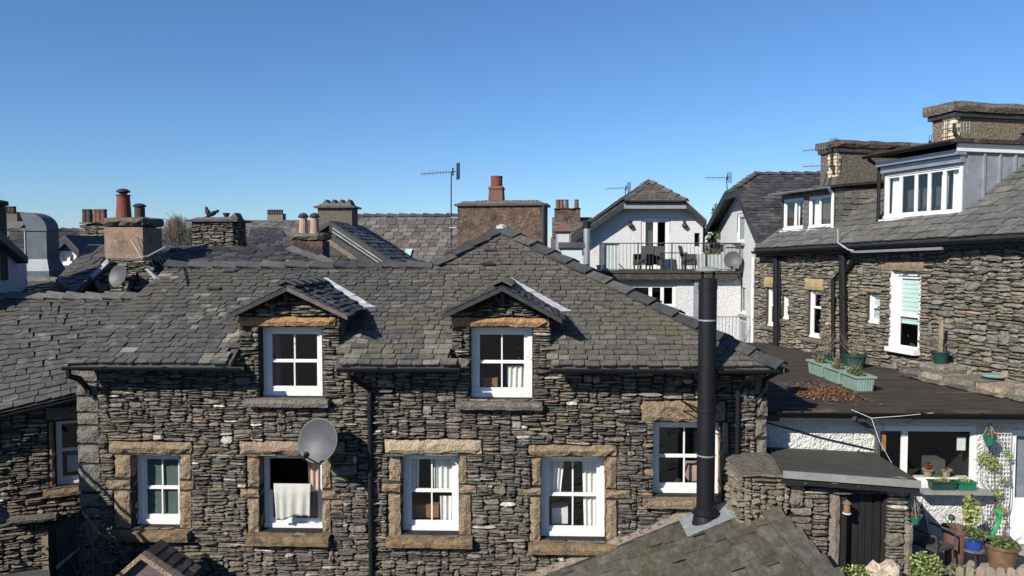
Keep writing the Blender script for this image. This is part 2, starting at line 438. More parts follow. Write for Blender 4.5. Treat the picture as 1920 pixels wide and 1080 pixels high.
def stone_shapes():
    rng = random.Random(11)
    out = []
    for k in range(28):
        j = lambda a: rng.uniform(-a, a)
        e0, e1 = rng.uniform(.25, .75), rng.uniform(.25, .75)
        x0, x1 = rng.uniform(.04, .24), rng.uniform(.04, .24)
        ring = [(0, e0), (x0, j(.11) + .09), (.36 + j(.09), j(.11) + .04), (.66 + j(.09), j(.11) + .04), (1 - x1, j(.11) + .09),
                (1, e1), (1 - x1 * rng.uniform(.5, 1.2), .90 + j(.12)), (.66 + j(.09), .96 + j(.12)), (.36 + j(.09), .96 + j(.12)), (x0 * rng.uniform(.5, 1.2), .90 + j(.12))]
        n = len(ring)
        tx, tz = j(.8), j(.6)
        vs = [(x, .3, z) for x, z in ring]
        vs += [(x, -.62 + (x - .5) * tx * .4 + (z - .5) * tz * .4, z) for x, z in ring]
        vs += [(.5 + (x - .5) * .93, -.92 + (x - .5) * tx + (z - .5) * tz + j(.20), .5 + (z - .5) * .66) for x, z in ring]
        vs += [(.36 + j(.08), -1.05 + j(.25), .5 + j(.12)), (.64 + j(.08), -1.05 + j(.25), .5 + j(.1))]
        fs = [(i, (i + 1) % n, n + (i + 1) % n, n + i) for i in range(n)]
        fs += [(n + i, n + (i + 1) % n, 2 * n + (i + 1) % n, 2 * n + i) for i in range(n)]
        A, B = 3 * n, 3 * n + 1
        half = [A, A, B, B, B, B, B, A, A, A]
        half = [A if ring[i][0] < .5 else B for i in range(n)]
        for i in range(n):
            q = (i + 1) % n
            if half[i] == half[q]: fs.append((2 * n + i, 2 * n + q, half[i]))
            else: fs.append((2 * n + i, 2 * n + q, half[q], half[i]))
        out.append((np.array(vs), fs))
    return out

def slate_shapes():
    rng = random.Random(5)
    out = []
    for k in range(16):
        j = lambda a: rng.uniform(-a, a)
        low = [(0.02 + abs(j(.025)), abs(j(.09))), (.3 + j(.08), abs(j(.035))), (.7 + j(.08), abs(j(.035))), (.98 - abs(j(.025)), abs(j(.09)))]
        ring = low + [(.99, 1.3), (.01, 1.3)]
        th = rng.uniform(.011, .026); tw = j(.012)
        bot = [(x, y, .016 * (1 - y / 1.3) - .004) for x, y in ring]
        top = [(x, y, .016 * (1 - y / 1.3) + th * (1 - .5 * y / 1.3) + tw * (x - .5)) for x, y in ring]
        n = 6
        fs = [tuple(range(n, 2 * n))] + [(i, (i + 1) % n, n + (i + 1) % n, n + i) for i in (5, 0, 1, 2, 3)]
        out.append((np.array(bot + top), fs))
    return out

SHAPES = {'stone': stone_shapes(), 'slate': slate_shapes()}

def lib_mesh(kind, k, mat):
    key = (kind, k, mat)
    if key not in LIB:
        vs, fs = SHAPES[kind][k]
        LIB[key] = mesh_of(kind, vs, fs, MT[mat])
    return LIB[key]

def pieces(parent, name, items, mat, limit=300, rest_name=None):
    """items: (score, kind, variant, matrix) or (score, None, verts, faces) in world space."""
    items.sort(key=lambda q: -q[0])
    o0 = ORG[parent.name]
    T = Matrix.Translation(-o0)
    for it in items[:limit]:
        if it[1] is None:
            me = mesh_of(name, [Vector(q) - o0 for q in it[2]], it[3], MT[mat])
            o = bpy.data.objects.new(name, me)
        else:
            o = bpy.data.objects.new(name, lib_mesh(it[1], it[2], mat))
            o.matrix_local = T @ it[3]
        link(o, parent)
        if it[1] is not None:
            o.matrix_local = T @ it[3]
    rest = items[limit:]
    if rest:
        V, Fc, k = [], [], 0
        for it in rest:
            if it[1] is None:
                vv = np.array([tuple(q) for q in it[2]]); fs = it[3]
            else:
                vs, fs = SHAPES[it[1]][it[2]]
                M = np.array(it[3])
                vv = vs @ M[:3, :3].T + M[:3, 3]
            V.append(vv - np.array(o0)); Fc += [tuple(i + k for i in f) for f in fs]; k += len(vv)
        me = mesh_of(rest_name or name, np.concatenate(V).tolist(), Fc, MT[mat])
        o = link(bpy.data.objects.new(rest_name or ('small_' + name + 's'), me), parent)
        o['kind'] = 'stuff'

def basis(O, A, B, C):
    return Matrix(((A.x, B.x, C.x, O.x), (A.y, B.y, C.y, O.y), (A.z, B.z, C.z, O.z), (0, 0, 0, 1)))

def stones(fr, parent, a0, a1, c0, c1, free, mat, seed=1, cell=(.03, .018), w=(3, 13), h=(1, 5), proud=(.015, .08), limit=300, hp=None, gap=.009, big=.02):
    """Random rubble: stones of many sizes packed on a fine grid wherever free(a, c) is true."""
    rng = random.Random(seed)
    nc, nr = int((a1 - a0) / cell[0]), int((c1 - c0) / cell[1])
    occ = np.zeros((nr, nc), bool)
    for r in range(nr):
        for c in range(nc):
            if not free(a0 + (c + .5) * cell[0], c0 + (r + .5) * cell[1]): occ[r, c] = True
    hs = list(range(h[0], h[1] + 1))
    hp = hp or [1.0 / (i + .35) for i in range(len(hs))]
    items = []
    for r in range(nr):
        c = 0
        while c < nc:
            if occ[r, c]: c += 1; continue
            hh = rng.choices(hs, hp)[0]
            ww = int(rng.triangular(w[0], w[1], w[0] + (w[1] - w[0]) * .3)) + hh
            if hh <= 2 and rng.random() < .25: ww = int(ww * 1.5)
            if rng.random() < big: hh = h[1] + rng.randint(0, 4); ww = int(hh * rng.uniform(.7, 1.5))
            k = 0
            while k < ww and c + k < nc and not occ[r, c + k]: k += 1
            rest = 0
            while c + k + rest < nc and not occ[r, c + k + rest] and rest < 3: rest += 1
            if 0 < rest < 3 and k == ww: k += rest
            hgt = 1
            while hgt < hh and r + hgt < nr and not occ[r + hgt, c:c + k].any(): hgt += 1
            occ[r:r + hgt, c:c + k] = True
            g = gap
            aw, ch = k * cell[0] - g * .6, hgt * cell[1] - g * .8
            if k >= 2:
                ja, jc = rng.uniform(-.004, .004), rng.uniform(-.005, .005)
                O = fr.pt(a0 + c * cell[0] + g / 2 + ja, 0, c0 + r * cell[1] + g / 2 + jc)
                d = rng.uniform(*proud)
                t = rng.gauss(0, .03)
                U = (fr.U * math.cos(t) + Z * math.sin(t)); W = (Z * math.cos(t) - fr.U * math.sin(t))
                items.append((aw * ch / dist2(O), 'stone', rng.randrange(len(SHAPES['stone'])), basis(O, U * aw, fr.V * d, W * ch)))
            c += k
    pieces(parent, 'stone', items, mat, limit, 'small_rubble')

def holed(mb, a0, a1, c0, c1, holes, b=0.0, depth=.25):
    """A wall face with openings and their reveals."""
    xs = sorted({a0, a1, *[q for h in holes for q in h[:2] if a0 < q < a1]})
    zs = sorted({c0, c1, *[q for h in holes for q in h[2:] if c0 < q < c1]})
    for i in range(len(xs) - 1):
        for j in range(len(zs) - 1):
            x, z = (xs[i] + xs[i + 1]) / 2, (zs[j] + zs[j + 1]) / 2
            if any(h[0] < x < h[1] and h[2] < z < h[3] for h in holes): continue
            mb.loc([(xs[i], b, zs[j]), (xs[i + 1], b, zs[j]), (xs[i + 1], b, zs[j + 1]), (xs[i], b, zs[j + 1])], [(0, 1, 2, 3)])
    for h in holes:
        p, q, r, t = h
        e = b + depth
        fs = [(1, 5, 6, 2), (3, 7, 4, 0)] + ([(0, 4, 5, 1)] if r > c0 + 1e-5 else []) + ([(2, 6, 7, 3)] if t < c1 - 1e-5 else [])
        mb.loc([(p, b, r), (q, b, r), (q, b, t), (p, b, t), (p, e, r), (q, e, r), (q, e, t), (p, e, t)], fs)
    return mb

def clip(poly, n, d):
    out = []
    for i in range(len(poly)):
        p, q = poly[i], poly[(i + 1) % len(poly)]
        sp, sq = n[0] * p[0] + n[1] * p[1] - d, n[0] * q[0] + n[1] * q[1] - d
        if sp <= 0: out.append(p)
        if (sp < 0 < sq) or (sq < 0 < sp):
            t = sp / (sp - sq)
            out.append((p[0] + (q[0] - p[0]) * t, p[1] + (q[1] - p[1]) * t))
    return out

def slates(parent, O, U, V, poly, gauge, wid, mat, seed=1, limit=300, skip=None, v0=None, lift=0.0, jit=1.0, name='slate', pick=None, tight=.985):
    """Slates in courses over a convex polygon (u, v in metres) of the plane O + u U + v V."""
    rng = random.Random(seed)
    U, V = Vector(U).normalized(), Vector(V).normalized()
    N = U.cross(V).normalized()
    O = Vector(O) + N * lift
    area = sum(poly[i][0] * poly[(i + 1) % len(poly)][1] - poly[(i + 1) % len(poly)][0] * poly[i][1] for i in range(len(poly)))
    if area < 0: poly = poly[::-1]
    hp = []
    for i in range(len(poly)):
        p, q = poly[i], poly[(i + 1) % len(poly)]
        nx, ny = q[1] - p[1], p[0] - q[0]
        L = math.hypot(nx, ny); nx /= L; ny /= L
        hp.append((nx, ny, nx * p[0] + ny * p[1]))
    us = [p[0] for p in poly]; vs = [p[1] for p in poly]
    items = []
    v = min(vs) if v0 is None else v0
    vmax = max(vs) - 1e-6
    while v < vmax:
        g = gauge(v) if callable(gauge) else gauge
        u = min(us) - rng.uniform(0, wid[1])
        while u < max(us):
            w = rng.uniform(*wid)
            cx, cy = u + w / 2, v + g / 2
            if skip and skip(cx, cy): u += w; continue
            rect = [(u, v), (u + w, v), (u + w, v + g), (u, v + g)]
            full = all(nx * p[0] + ny * p[1] <= d + 1e-6 for nx, ny, d in hp for p in rect)
            if full:
                t = rng.gauss(0, .010) * jit
                dv = rng.gauss(0, .006) * jit
                Uu = U * math.cos(t) + V * math.sin(t); Vv = V * math.cos(t) - U * math.sin(t)
                q = O + U * u + V * (v + dv) + N * rng.uniform(0, .011) * jit
                items.append((w * g / dist2(q), 'slate', rng.randrange(16), basis(q, Uu * (w * tight), Vv * g, N)))
            else:
                pl = rect
                for nx, ny, d in hp:
                    pl = clip(pl, (nx, ny), d)
                    if len(pl) < 3: break
                if len(pl) >= 3:
                    ar = abs(sum(pl[i][0] * pl[(i + 1) % len(pl)][1] - pl[(i + 1) % len(pl)][0] * pl[i][1] for i in range(len(pl)))) / 2
                    if ar > .0004:
                        bot = [O + U * p[0] + V * p[1] + N * (.012 * (1 - (p[1] - v) / g)) for p in pl]
                        top = [q + N * .012 for q in bot]
                        n = len(pl)
                        items.append((ar / dist2(bot[0]), None, bot + top, [tuple(range(n, 2 * n))] + [(i, (i + 1) % n, n + (i + 1) % n, n + i) for i in range(n)]))
            u += w
        v += g
    if not pick:
        pieces(parent, name, items, mat, limit, 'small_' + name + 's')
        return
    groups = {}
    for it in items:
        q = it[2][0] if it[1] is None else it[3].translation
        groups.setdefault(pick(q, rng), []).append(it)
    for mt, its in groups.items():
        pieces(parent, name, its, mt, max(1, int(limit * len(its) / len(items))), 'small_' + name + 's')

def plane_uv(O, U, V, p):
    q = Vector(p) - Vector(O)
    return q.dot(U), q.dot(V)

def ridge_tiles(parent, p0, p1, dA, dB, n, w=.17, mat='ridge', name='ridge_tile', th=.028, seed=0, up=None):
    """Angled ridge or hip tiles from p0 to p1; dA and dB point down the two slopes."""
    p0, p1 = Vector(p0), Vector(p1)
    rng = random.Random(seed)
    L = (p1 - p0) / n
    d = L.normalized()
    up = Vector(up) if up else Z
    dA = (Vector(dA) - d * Vector(dA).dot(d)).normalized(); dB = (Vector(dB) - d * Vector(dB).dot(d)).normalized()
    o0 = ORG[parent.name]
    nA, nB = d.cross(dA), d.cross(dB)
    if nA.dot(up) < 0: nA = -nA
    if nB.dot(up) < 0: nB = -nB
    sec = [dA * w, Vector(), dB * w]
    vs = []
    for e, k in ((-.06, .052), (1.0, .004)):
        base = L * e
        for i, q in enumerate(sec):
            nn = (nA, (nA + nB).normalized(), nB)[i]
            vs.append(base + q + nn * k)
        for i, q in enumerate(sec):
            nn = (nA, (nA + nB).normalized() * 1.1, nB)[i]
            vs.append(base + q + nn * (k + th))
    fs = [(3, 4, 10, 9), (4, 5, 11, 10), (0, 1, 4, 3), (1, 2, 5, 4), (6, 9, 10, 7), (7, 10, 11, 8), (0, 3, 9, 6), (2, 8, 11, 5), (0, 6, 7, 1), (1, 7, 8, 2)]
    me = mesh_of(name, vs, fs, MT[mat])
    for i in range(n):
        o = link(bpy.data.objects.new(name, me), parent)
        o.location = p0 + L * i - o0 + Vector((rng.uniform(-.006, .006), rng.uniform(-.006, .006), rng.uniform(-.006, .008)))

def gutter(parent, p0, p1, r=.058, mat='black', name='gutter'):
    """A half-round gutter trough, open at the top."""
    p0, p1 = Vector(p0), Vector(p1)
    d = (p1 - p0).normalized()
    x = d.cross(Z).normalized()
    mb = MB()
    n = 7
    prof = [(math.cos(math.pi * i / n + math.pi), math.sin(math.pi * i / n + math.pi)) for i in range(n + 1)]
    out = [x * (a * r) + Z * (b * r) for a, b in prof]
    inn = [x * (a * r * .86) + Z * (b * r * .86) for a, b in prof][::-1]
    ring = out + inn
    mb.prism([p0 + q for q in ring], p1 - p0)
    m = len(ring)
    mb.f = [f for f in mb.f if len(f) == 4]
    for e in (0, m):
        for i in range(n):
            mb.f.append((e + i, e + i + 1, e + m - 2 - i, e + m - 1 - i))
    # brackets
    L = (p1 - p0).length
    for i in range(1, int(L / .9) + 1):
        q = p0 + d * (i * .9 - .3)
        mb.prism([q + x * (a * r * 1.1) + Z * (b * r * 1.1) for a, b in prof], d * .025)
    return mb.build(name, mat, parent)

def window(fr, parent, a0, a1, c0, c1, reveal=.12, fw=.075, sill=.07, sw=.05, cols=(.5,), rows=(.5,), vb=.022, hb=.045, mat='white',
           room='room', curtains=(), open_top=False, rail=.07, depth=1.0, frame_d=.07, grow=.25):
    """A glazed window: frame (the part), with sash, panes, curtains and the room behind as its pieces."""
    f = MB(fr)
    r0, r1 = reveal, reveal + frame_d
    f.box(a0, a0 + fw, r0, r1, c0 + sill, c1)
    f.box(a1 - fw, a1, r0, r1, c0 + sill, c1)
    f.box(a0 + fw, a1 - fw, r0, r1, c1 - fw, c1)
    f.box(a0, a1, r0 - .03, r1, c0, c0 + sill)
    w = f.build('window', mat, parent)
    A0, A1, C0, C1 = a0 + fw, a1 - fw, c0 + sill, c1 - fw
    xs = [A0] + [A0 + (A1 - A0) * q for q in cols] + [A1]
    zs = [C0] + [C0 + (C1 - C0) * q for q in rows] + [C1]
    s0, s1 = r0 + .018, r0 + .055
    for j in range(len(zs) - 1):
        top = j == len(zs) - 2
        if top and open_top: continue
        s = MB(fr)
        off = .02 * j if len(zs) > 2 else 0
        lo = rail if j == 0 else hb / 2
        hi = sw if top else hb / 2
        s.box(A0, A0 + sw, s0 + off, s1 + off, zs[j], zs[j + 1])
        s.box(A1 - sw, A1, s0 + off, s1 + off, zs[j], zs[j + 1])
        s.box(A0 + sw, A1 - sw, s0 + off, s1 + off, zs[j], zs[j] + lo)
        s.box(A0 + sw, A1 - sw, s0 + off, s1 + off, zs[j + 1] - hi, zs[j + 1])
        for x in xs[1:-1]:
            s.box(x - vb / 2, x + vb / 2, s0 + off + .003, s1 + off - .003, zs[j] + lo, zs[j + 1] - hi)
        s.build('sash', mat, w)
        for i in range(len(xs) - 1):
            g = MB(fr)
            p0 = xs[i] + (sw if i == 0 else vb / 2); p1 = xs[i + 1] - (sw if i == len(xs) - 2 else vb / 2)
            g.box(p0 - .004, p1 + .004, s0 + off + .016, s0 + off + .021, zs[j] + lo - .004, zs[j + 1] - hi + .004)
            g.build('pane', 'glass', w)
    b0, b1 = r1 + .03, r1 + .03 + depth
    e = grow
    k = MB(fr)
    k.loc([(a0 + .01, r1 - .005, c0 + .01), (a1 - .01, r1 - .005, c0 + .01), (a1 - .01, r1 - .005, c1 - .01), (a0 + .01, r1 - .005, c1 - .01),
           (a0 - e, b0, c0 - e), (a1 + e, b0, c0 - e), (a1 + e, b0, c1 + e), (a0 - e, b0, c1 + e),
           (a0 - e, b1, c0 - e), (a1 + e, b1, c0 - e), (a1 + e, b1, c1 + e), (a0 - e, b1, c1 + e)],
          [(0, 4, 5, 1), (1, 5, 6, 2), (2, 6, 7, 3), (3, 7, 4, 0), (4, 8, 9, 5), (5, 9, 10, 6), (6, 10, 11, 7), (7, 11, 8, 4), (8, 11, 10, 9)])
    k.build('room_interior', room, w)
    for ct in curtains:
        kind, x0, x1, z0, z1, m = ct[:6]
        p0, p1 = A0 + (A1 - A0) * x0, A0 + (A1 - A0) * x1
        q0, q1 = C0 + (C1 - C0) * z0, C0 + (C1 - C0) * z1
        c = MB(fr)
        if kind == 'flat':
            c.box(p0, p1, r1 + .012, r1 + .022, q0, q1)
            c.build('blind', m, w)
        elif kind == 'slats':
            nn = ct[6]
            for i in range(nn):
                h = (q1 - q0) / nn
                c.box(p0, p1, r1 + .010 + .004 * (i % 2), r1 + .028, q0 + i * h, q0 + (i + .93) * h)
            c.build('blind', m, w)
        elif kind == 'box':
            c.box(p0, p1, r1 + .12, r1 + .4, q0, q1)
            c.build('furniture', m, w)
        else:                                   # hanging folds
            nn = max(8, int((p1 - p0) / .012)); vs, fs = [], []
            for i in range(nn + 1):
                t = i / nn
                for j in range(4):
                    s_ = j / 3
                    sq = 1 - .25 * (1 - s_) * (ct[6] if len(ct) > 6 else 0)
                    aa = p0 + (p1 - p0) * (t if x0 < .5 else 1 - t) * sq if x0 < .5 else p1 - (p1 - p0) * t * sq
                    vs.append((aa, r1 + .045 + .018 * math.sin(t * (p1 - p0) * 75 + s_ * .8), q0 + (q1 - q0) * s_))
            for i in range(nn):
                for j in range(3):
                    fs.append((i * 4 + j, i * 4 + 4 + j, i * 4 + 5 + j, i * 4 + 1 + j))
            c.loc(vs, fs)
            c.build('curtain', m, w)
    return w

def leaves(mb, c, rad, n, size, seed=0, squash=1.0):
    rng = random.Random(seed)
    c = Vector(c)
    for _ in range(n):
        d = Vector((rng.gauss(0, 1), rng.gauss(0, 1), rng.gauss(0, 1))).normalized() * rng.random() ** .45
        q = c + Vector((d.x * rad[0], d.y * rad[1], d.z * rad[2]))
        a = Vector((rng.gauss(0, 1), rng.gauss(0, 1), rng.gauss(0, .6))).normalized()
        b = a.cross(Vector((rng.gauss(0, 1), rng.gauss(0, 1), rng.gauss(0, 1)))).normalized()
        s = size * rng.uniform(.6, 1.3)
        mb.raw([q - a * s, q + b * s * .45 + a * s * .1, q + a * s, q - b * s * .45 + a * s * .1], [(0, 1, 2, 3)])
    return mb

def twigs(mb, base, n, h, spread, r=.004, seed=0, bend=.3):
    rng = random.Random(seed)
    for _ in range(n):
        d = Vector((rng.uniform(-spread, spread), rng.uniform(-spread, spread), h * rng.uniform(.5, 1)))
        b = Vector(base) + Vector((rng.uniform(-.04, .04), rng.uniform(-.04, .04), 0))
        mid = b + d * .5 + Vector((rng.uniform(-bend, bend), rng.uniform(-bend, bend), 0)) * h * .2
        mb.tube([b, mid, b + d], r, 4, r * .4)
        if rng.random() < .7:
            e = mid + Vector((rng.uniform(-spread, spread), rng.uniform(-spread, spread), h * .25)) * .6
            mb.tube([mid, e], r * .7, 4, r * .3)
    return mb
# ================================================================ ground
g = MB()
g.raw([(-600, -200, 0), (600, -200, 0), (600, 1500, 0), (-600, 1500, 0)], [(0, 1, 2, 3)])
g.build('ground', 'ground', kind='structure')

# ================================================================ the stone house in the middle
YF = 11.4
FA = Fr((0, YF, 0), (1, 0, 0))
house = thing('stone_house', 'dark slate rubble house with two gabled dormers and sandstone window surrounds', 'house', (-1.5, YF, 0))
TP = math.tan(R(30)); CP, SP = math.cos(R(30)), math.sin(R(30))
YE = 11.0
ze = P(790, 686, YE).z
RO = Vector((0, YE, ze)); RU = Vector((1, 0, 0)); RV = Vector((0, CP, SP)); RN = RU.cross(RV)
ruv = lambda x, y: plane_uv(RO, RU, RV, hit(x, y, RO, RN))
rpt = lambda u, v, n=0: RO + RU * u + RV * v + RN * n
uL = ruv(120, 683)[0]
uC = ruv(1472, 692)[0]
uLr = ruv(318, 497)[0]                   # the verge leans in towards the ridge
vr = (ruv(400, 497)[1] + ruv(740, 499)[1]) / 2
u1 = ruv(812, 499)[0]
uP, vP = ruv(941, 431)
uH = uC + (uP - uC) * vr / vP            # where the right hip passes the level of the left ridge
aL, aR = FA.px(150, 860)[0], FA.px(1436, 800)[0]
eave_z = ze + (YF - YE) * TP - .06       # underside of the roof at the wall face

# openings and stones around them: (frame, lintel, jambs, sill)
WIN = [
 dict(f=(246, 853, 337, 990), l=(203, 826, 362, 850), lm='sand', s=(212, 993, 361, 1010),
      j=[(215, 851, 245, 897), (200, 898, 245, 918), (215, 919, 245, 992), (338, 851, 360, 899), (338, 900, 366, 918), (338, 919, 360, 992)]),
 dict(f=(487, 856, 604, 997), l=(448, 825, 650, 852), lm='sand_pk', s=(466, 1000, 622, 1018),
      j=[(463, 853, 486, 914), (450, 915, 486, 933), (464, 934, 486, 999), (605, 853, 622, 917), (605, 918, 638, 936), (605, 937, 621, 999)]),
 dict(f=(752, 853, 860, 1002), l=(720, 822, 905, 850), lm='sand_lt', s=(726, 1005, 888, 1022),
      j=[(728, 852, 751, 903), (713, 904, 751, 923), (727, 924, 751, 1004), (861, 852, 876, 907), (861, 908, 894, 925), (861, 926, 884, 1004)]),
 dict(f=(1014, 857, 1136, 1013), l=(990, 832, 1158, 855), lm='sand', s=(990, 1016, 1160, 1034),
      j=[(996, 856, 1013, 911), (968, 912, 1013, 930), (992, 931, 1013, 1015), (1137, 856, 1157, 916), (1137, 917, 1183, 935), (1137, 936, 1157, 1015)]),
 dict(f=(1224, 792, 1352, 931), l=(1200, 749, 1362, 790), lm='sand', s=(1204, 933, 1352, 949), j=[(1353, 791, 1366, 931)]),
]
DOR = [
 dict(f=(487, 613, 604, 745), l=(447, 592, 632, 612), s=(464, 747, 620, 761), pier=(450, 640), apex=(539, 537), lc=(425, 591), rc=(652, 591), bm=('board', 'brown_board')),  # right bargeboard takes a lighter brown that stands in for sun on it
 dict(f=(882, 614, 998, 748), l=(847, 594, 1033, 613), s=(855, 752, 1018, 766), pier=(848, 1032), apex=(942, 537), lc=(828, 590), rc=(1054, 598), bm=('board', 'board')),
]
holes, blocks = [], []
for w in WIN + DOR:
    w['h'] = FA.rect(*w['f'])
    holes.append(w['h'])
    blocks.append(w['h'])
    for r in [w['l'], w['s']] + w.get('j', []):
        blocks.append(FA.rect(*r))
gables = []
for d in DOR:
    ap = FA.px(*d['apex']); lc = FA.px(*d['lc']); rc = FA.px(*d['rc'])
    p0, p1 = FA.px(d['pier'][0], 680)[0], FA.px(d['pier'][1], 680)[0]
    d['p'] = (p0, p1)
    gables.append((p0, p1, ap, lc, rc))

def under_gable(a, c):
    for p0, p1, ap, lc, rc in gables:
        if p0 < a < p1:
            top = ap[1] + (lc[1] - ap[1]) * (ap[0] - a) / (ap[0] - lc[0]) if a < ap[0] else ap[1] + (rc[1] - ap[1]) * (a - ap[0]) / (rc[0] - ap[0])
            return c < top - .05
    return False

def free_front(a, c):
    if c > eave_z and not under_gable(a, c): return False
    return not any(b[0] - .004 < a < b[1] + .004 and b[2] - .004 < c < b[3] + .004 for b in blocks)

wall = MB(FA)
low = [h for h in holes if h[3] < eave_z + .3 and h[2] < 2.6]
cut = eave_z
mains = []
for h in holes:
    mains.append((h[0], h[1], h[2], min(h[3], cut)) if h[2] < cut else None)
holed(wall, aL, aR, -.2, cut, [m for m in mains if m])
for d, gb in zip(DOR, gables):
    p0, p1, ap, lc, rc = gb
    h = d['h']
    lt = FA.rect(*d['l'])[3]
    holed(wall, p0, p1, cut, lt, [(h[0], h[1], cut, h[3])])
    tl = ap[1] + (lc[1] - ap[1]) * (ap[0] - p0) / (ap[0] - lc[0]); tr = ap[1] + (rc[1] - ap[1]) * (p1 - ap[0]) / (rc[0] - ap[0])
    wall.loc([(p0, 0, lt), (p1, 0, lt), (p1, 0, max(tr, lt + .005) - .03), (ap[0], 0, ap[1] - .04), (p0, 0, max(tl, lt + .005) - .03)], [(0, 1, 2, 3, 4)])
# the other sides of the body
yb = 21.0
zr = ze + vr * SP
yr = YE + vr * CP
wall.raw([(aR, YF, -.2), (aR, yb, -.2), (aR, yb, eave_z), (aR, YF, eave_z)], [(0, 1, 2, 3)])
wall.raw([(aL, YF, -.2), (aL, YF, eave_z), (uLr + .12, yr, zr - .08), (aL, 2 * yr - YF, eave_z), (aL, 2 * yr - YF, -.2)], [(0, 1, 2, 3, 4)])
wall.raw([(aL, 2 * yr - YF, -.2), (aL, 2 * yr - YF, eave_z), (u1, 2 * yr - YF, eave_z), (u1, 2 * yr - YF, -.2)], [(0, 1, 2, 3)])
wall_o = wall.build('wall', 'mortar', house)
stones(FA, wall_o, aL + .32, aR - .16, .05, ze + 1.3, free_front, 'stone', seed=3, cell=(.025, .0135), w=(3, 14), h=(1, 6), hp=[.5, 1, .9, .45, .18, .07], gap=.007, big=.035)
# corner stones
zq = -.1; k = 0
rng = random.Random(4)
while zq < eave_z - .05:
    hgt = rng.uniform(.16, .34); wd = .32 if k % 2 else .42
    if k in (3, 6): hgt, wd = .46, .52
    hgt = min(hgt, eave_z - zq)
    wd = min(wd, .54)
    MB(FA).rough(aL - .03, aL + min(wd, .33), -.035, .3, zq + .008, zq + hgt - .008, seed=k, amt=.018).build('quoin', 'quoin', wall_o)
    zq += hgt; k += 1
zq = .2; k = 0
while zq < eave_z - .03:
    hgt = min(rng.uniform(.2, .36), eave_z - zq)
    MB(FA).rough(aR - .155 - (.03 if k % 2 else 0), aR + .03, -.04, .35, zq + .01, zq + hgt - .01, seed=k + 30, amt=.03).build('quoin', 'quoin', wall_o)
    zq += hgt; k += 1

CUR = [
 [('flat', 0, 1, 0, 1, 'blind_t')],
 [('fold', .72, .98, .0, 1.0, 'curtain_p', .3)],
 [('fold', .0, .22, .5, 1, 'curtain', .4), ('fold', .52, 1, .5, 1, 'curtain', .1), ('box', .03, .62, .05, .24, 'ochre'), ('fold', .66, .98, .02, .4, 'curtain', .2)],
 [('fold', .0, .35, .45, 1, 'curtain', .9), ('fold', .68, 1, .02, 1, 'curtain', .5), ('box', .12, .42, .04, .26, 'white')],
 [('box', .62, .9, .05, .3, 'curtain_p')],
 [('fold', .04, .2, .0, 1, 'room', .3)],
 [('fold', .60, .95, .05, .42, 'curtain', .0), ('box', .1, .4, .02, .2, 'ochre')],
]
for i, w in enumerate(WIN + DOR):
    h = w['h']
    window(FA, house, h[0] + .003, h[1] - .003, h[2] + .003, h[3] - .003, fw=.075, curtains=CUR[i], open_top=(i == 1),
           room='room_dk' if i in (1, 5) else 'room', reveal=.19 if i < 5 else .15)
    for n, r in enumerate(w.get('j', [])):
        q = FA.rect(*r)
        lft = q[1] < h[0] + .05; rgt = q[0] > h[1] - .05          # the dressed edge stands a little into the opening
        MB(FA).rough(q[0] - (.014 if rgt else 0), q[1] + (.014 if lft else 0), -.035, .185, q[2] + .004, q[3] - .004, seed=i * 9 + n, amt=.020).build('jamb_stone', 'sand', house)
    q = FA.rect(*w['l'])
    MB(FA).rough(q[0], q[1], -.05 if i < 5 else -.06, .185, q[2] - .012, q[3], seed=i * 5 + 70, amt=.030).build('lintel', w.get('lm', 'sand_or'), house)
    q = FA.rect(*w['s'])
    MB(FA).rough(q[0], q[1], -.17, .22, q[2], q[3] + .012, seed=i * 5 + 170, amt=.012).build('window_sill', 'sill' if i < 4 else ('sand' if i == 4 else 'quoin'), house)

# ---- roof
deck = MB()
tri = lambda *q: deck.prism([Vector(p) for p in q], Vector((0, 0, -.07)))
def skip_dormer(u, v):
    return any(d['p'][0] - .01 < u < d['p'][1] + .01 and v < 1.15 for d in DOR)
us = [uL + .05] + [x for d in DOR for x in d['p']] + [uC]
for s0, s1 in ((us[0], us[1]), (us[2], us[3]), (us[4], uC)):
    tri(rpt(s0, .04, -.012), rpt(s1 - (.06 if s1 == uC else 0), .04, -.012), rpt(min(s1, uC + (uP - uC) * 1.15 / vP), 1.15, -.012), rpt(s0 + ((uLr - uL) * 1.15 / vr if s0 == us[0] else 0), 1.15, -.012))
tri(rpt(uL + (uLr - uL) * 1.15 / vr + .05, 1.15, -.012), rpt(uC + (uP - uC) * 1.15 / vP, 1.15, -.012), rpt(uH, vr, -.012), rpt(uLr + .05, vr, -.012))
tri(rpt(u1, vr, -.012), rpt(uH, vr, -.012), rpt(uP, vP, -.012))
pk = rpt(uP, vP); cr = rpt(uC, 0); rl = rpt(uLr, vr); r1_ = rpt(u1, vr)
pkb = Vector((pk.x, yb, pk.z)); crb = Vector((cr.x, yb, cr.z))
bk = Vector((uL, 2 * yr - YE, ze)); bk1 = Vector((u1, 2 * yr - YE, ze))
low_l = Vector((u1 - .0, yb, r1_.z))
tri(cr, crb, pkb, pk)
tri(r1_, pk, pkb, low_l)
tri(rl, r1_, bk1, bk)
roof = deck.build('roof', 'slate', house)
gau = lambda v: .130 - .010 * v
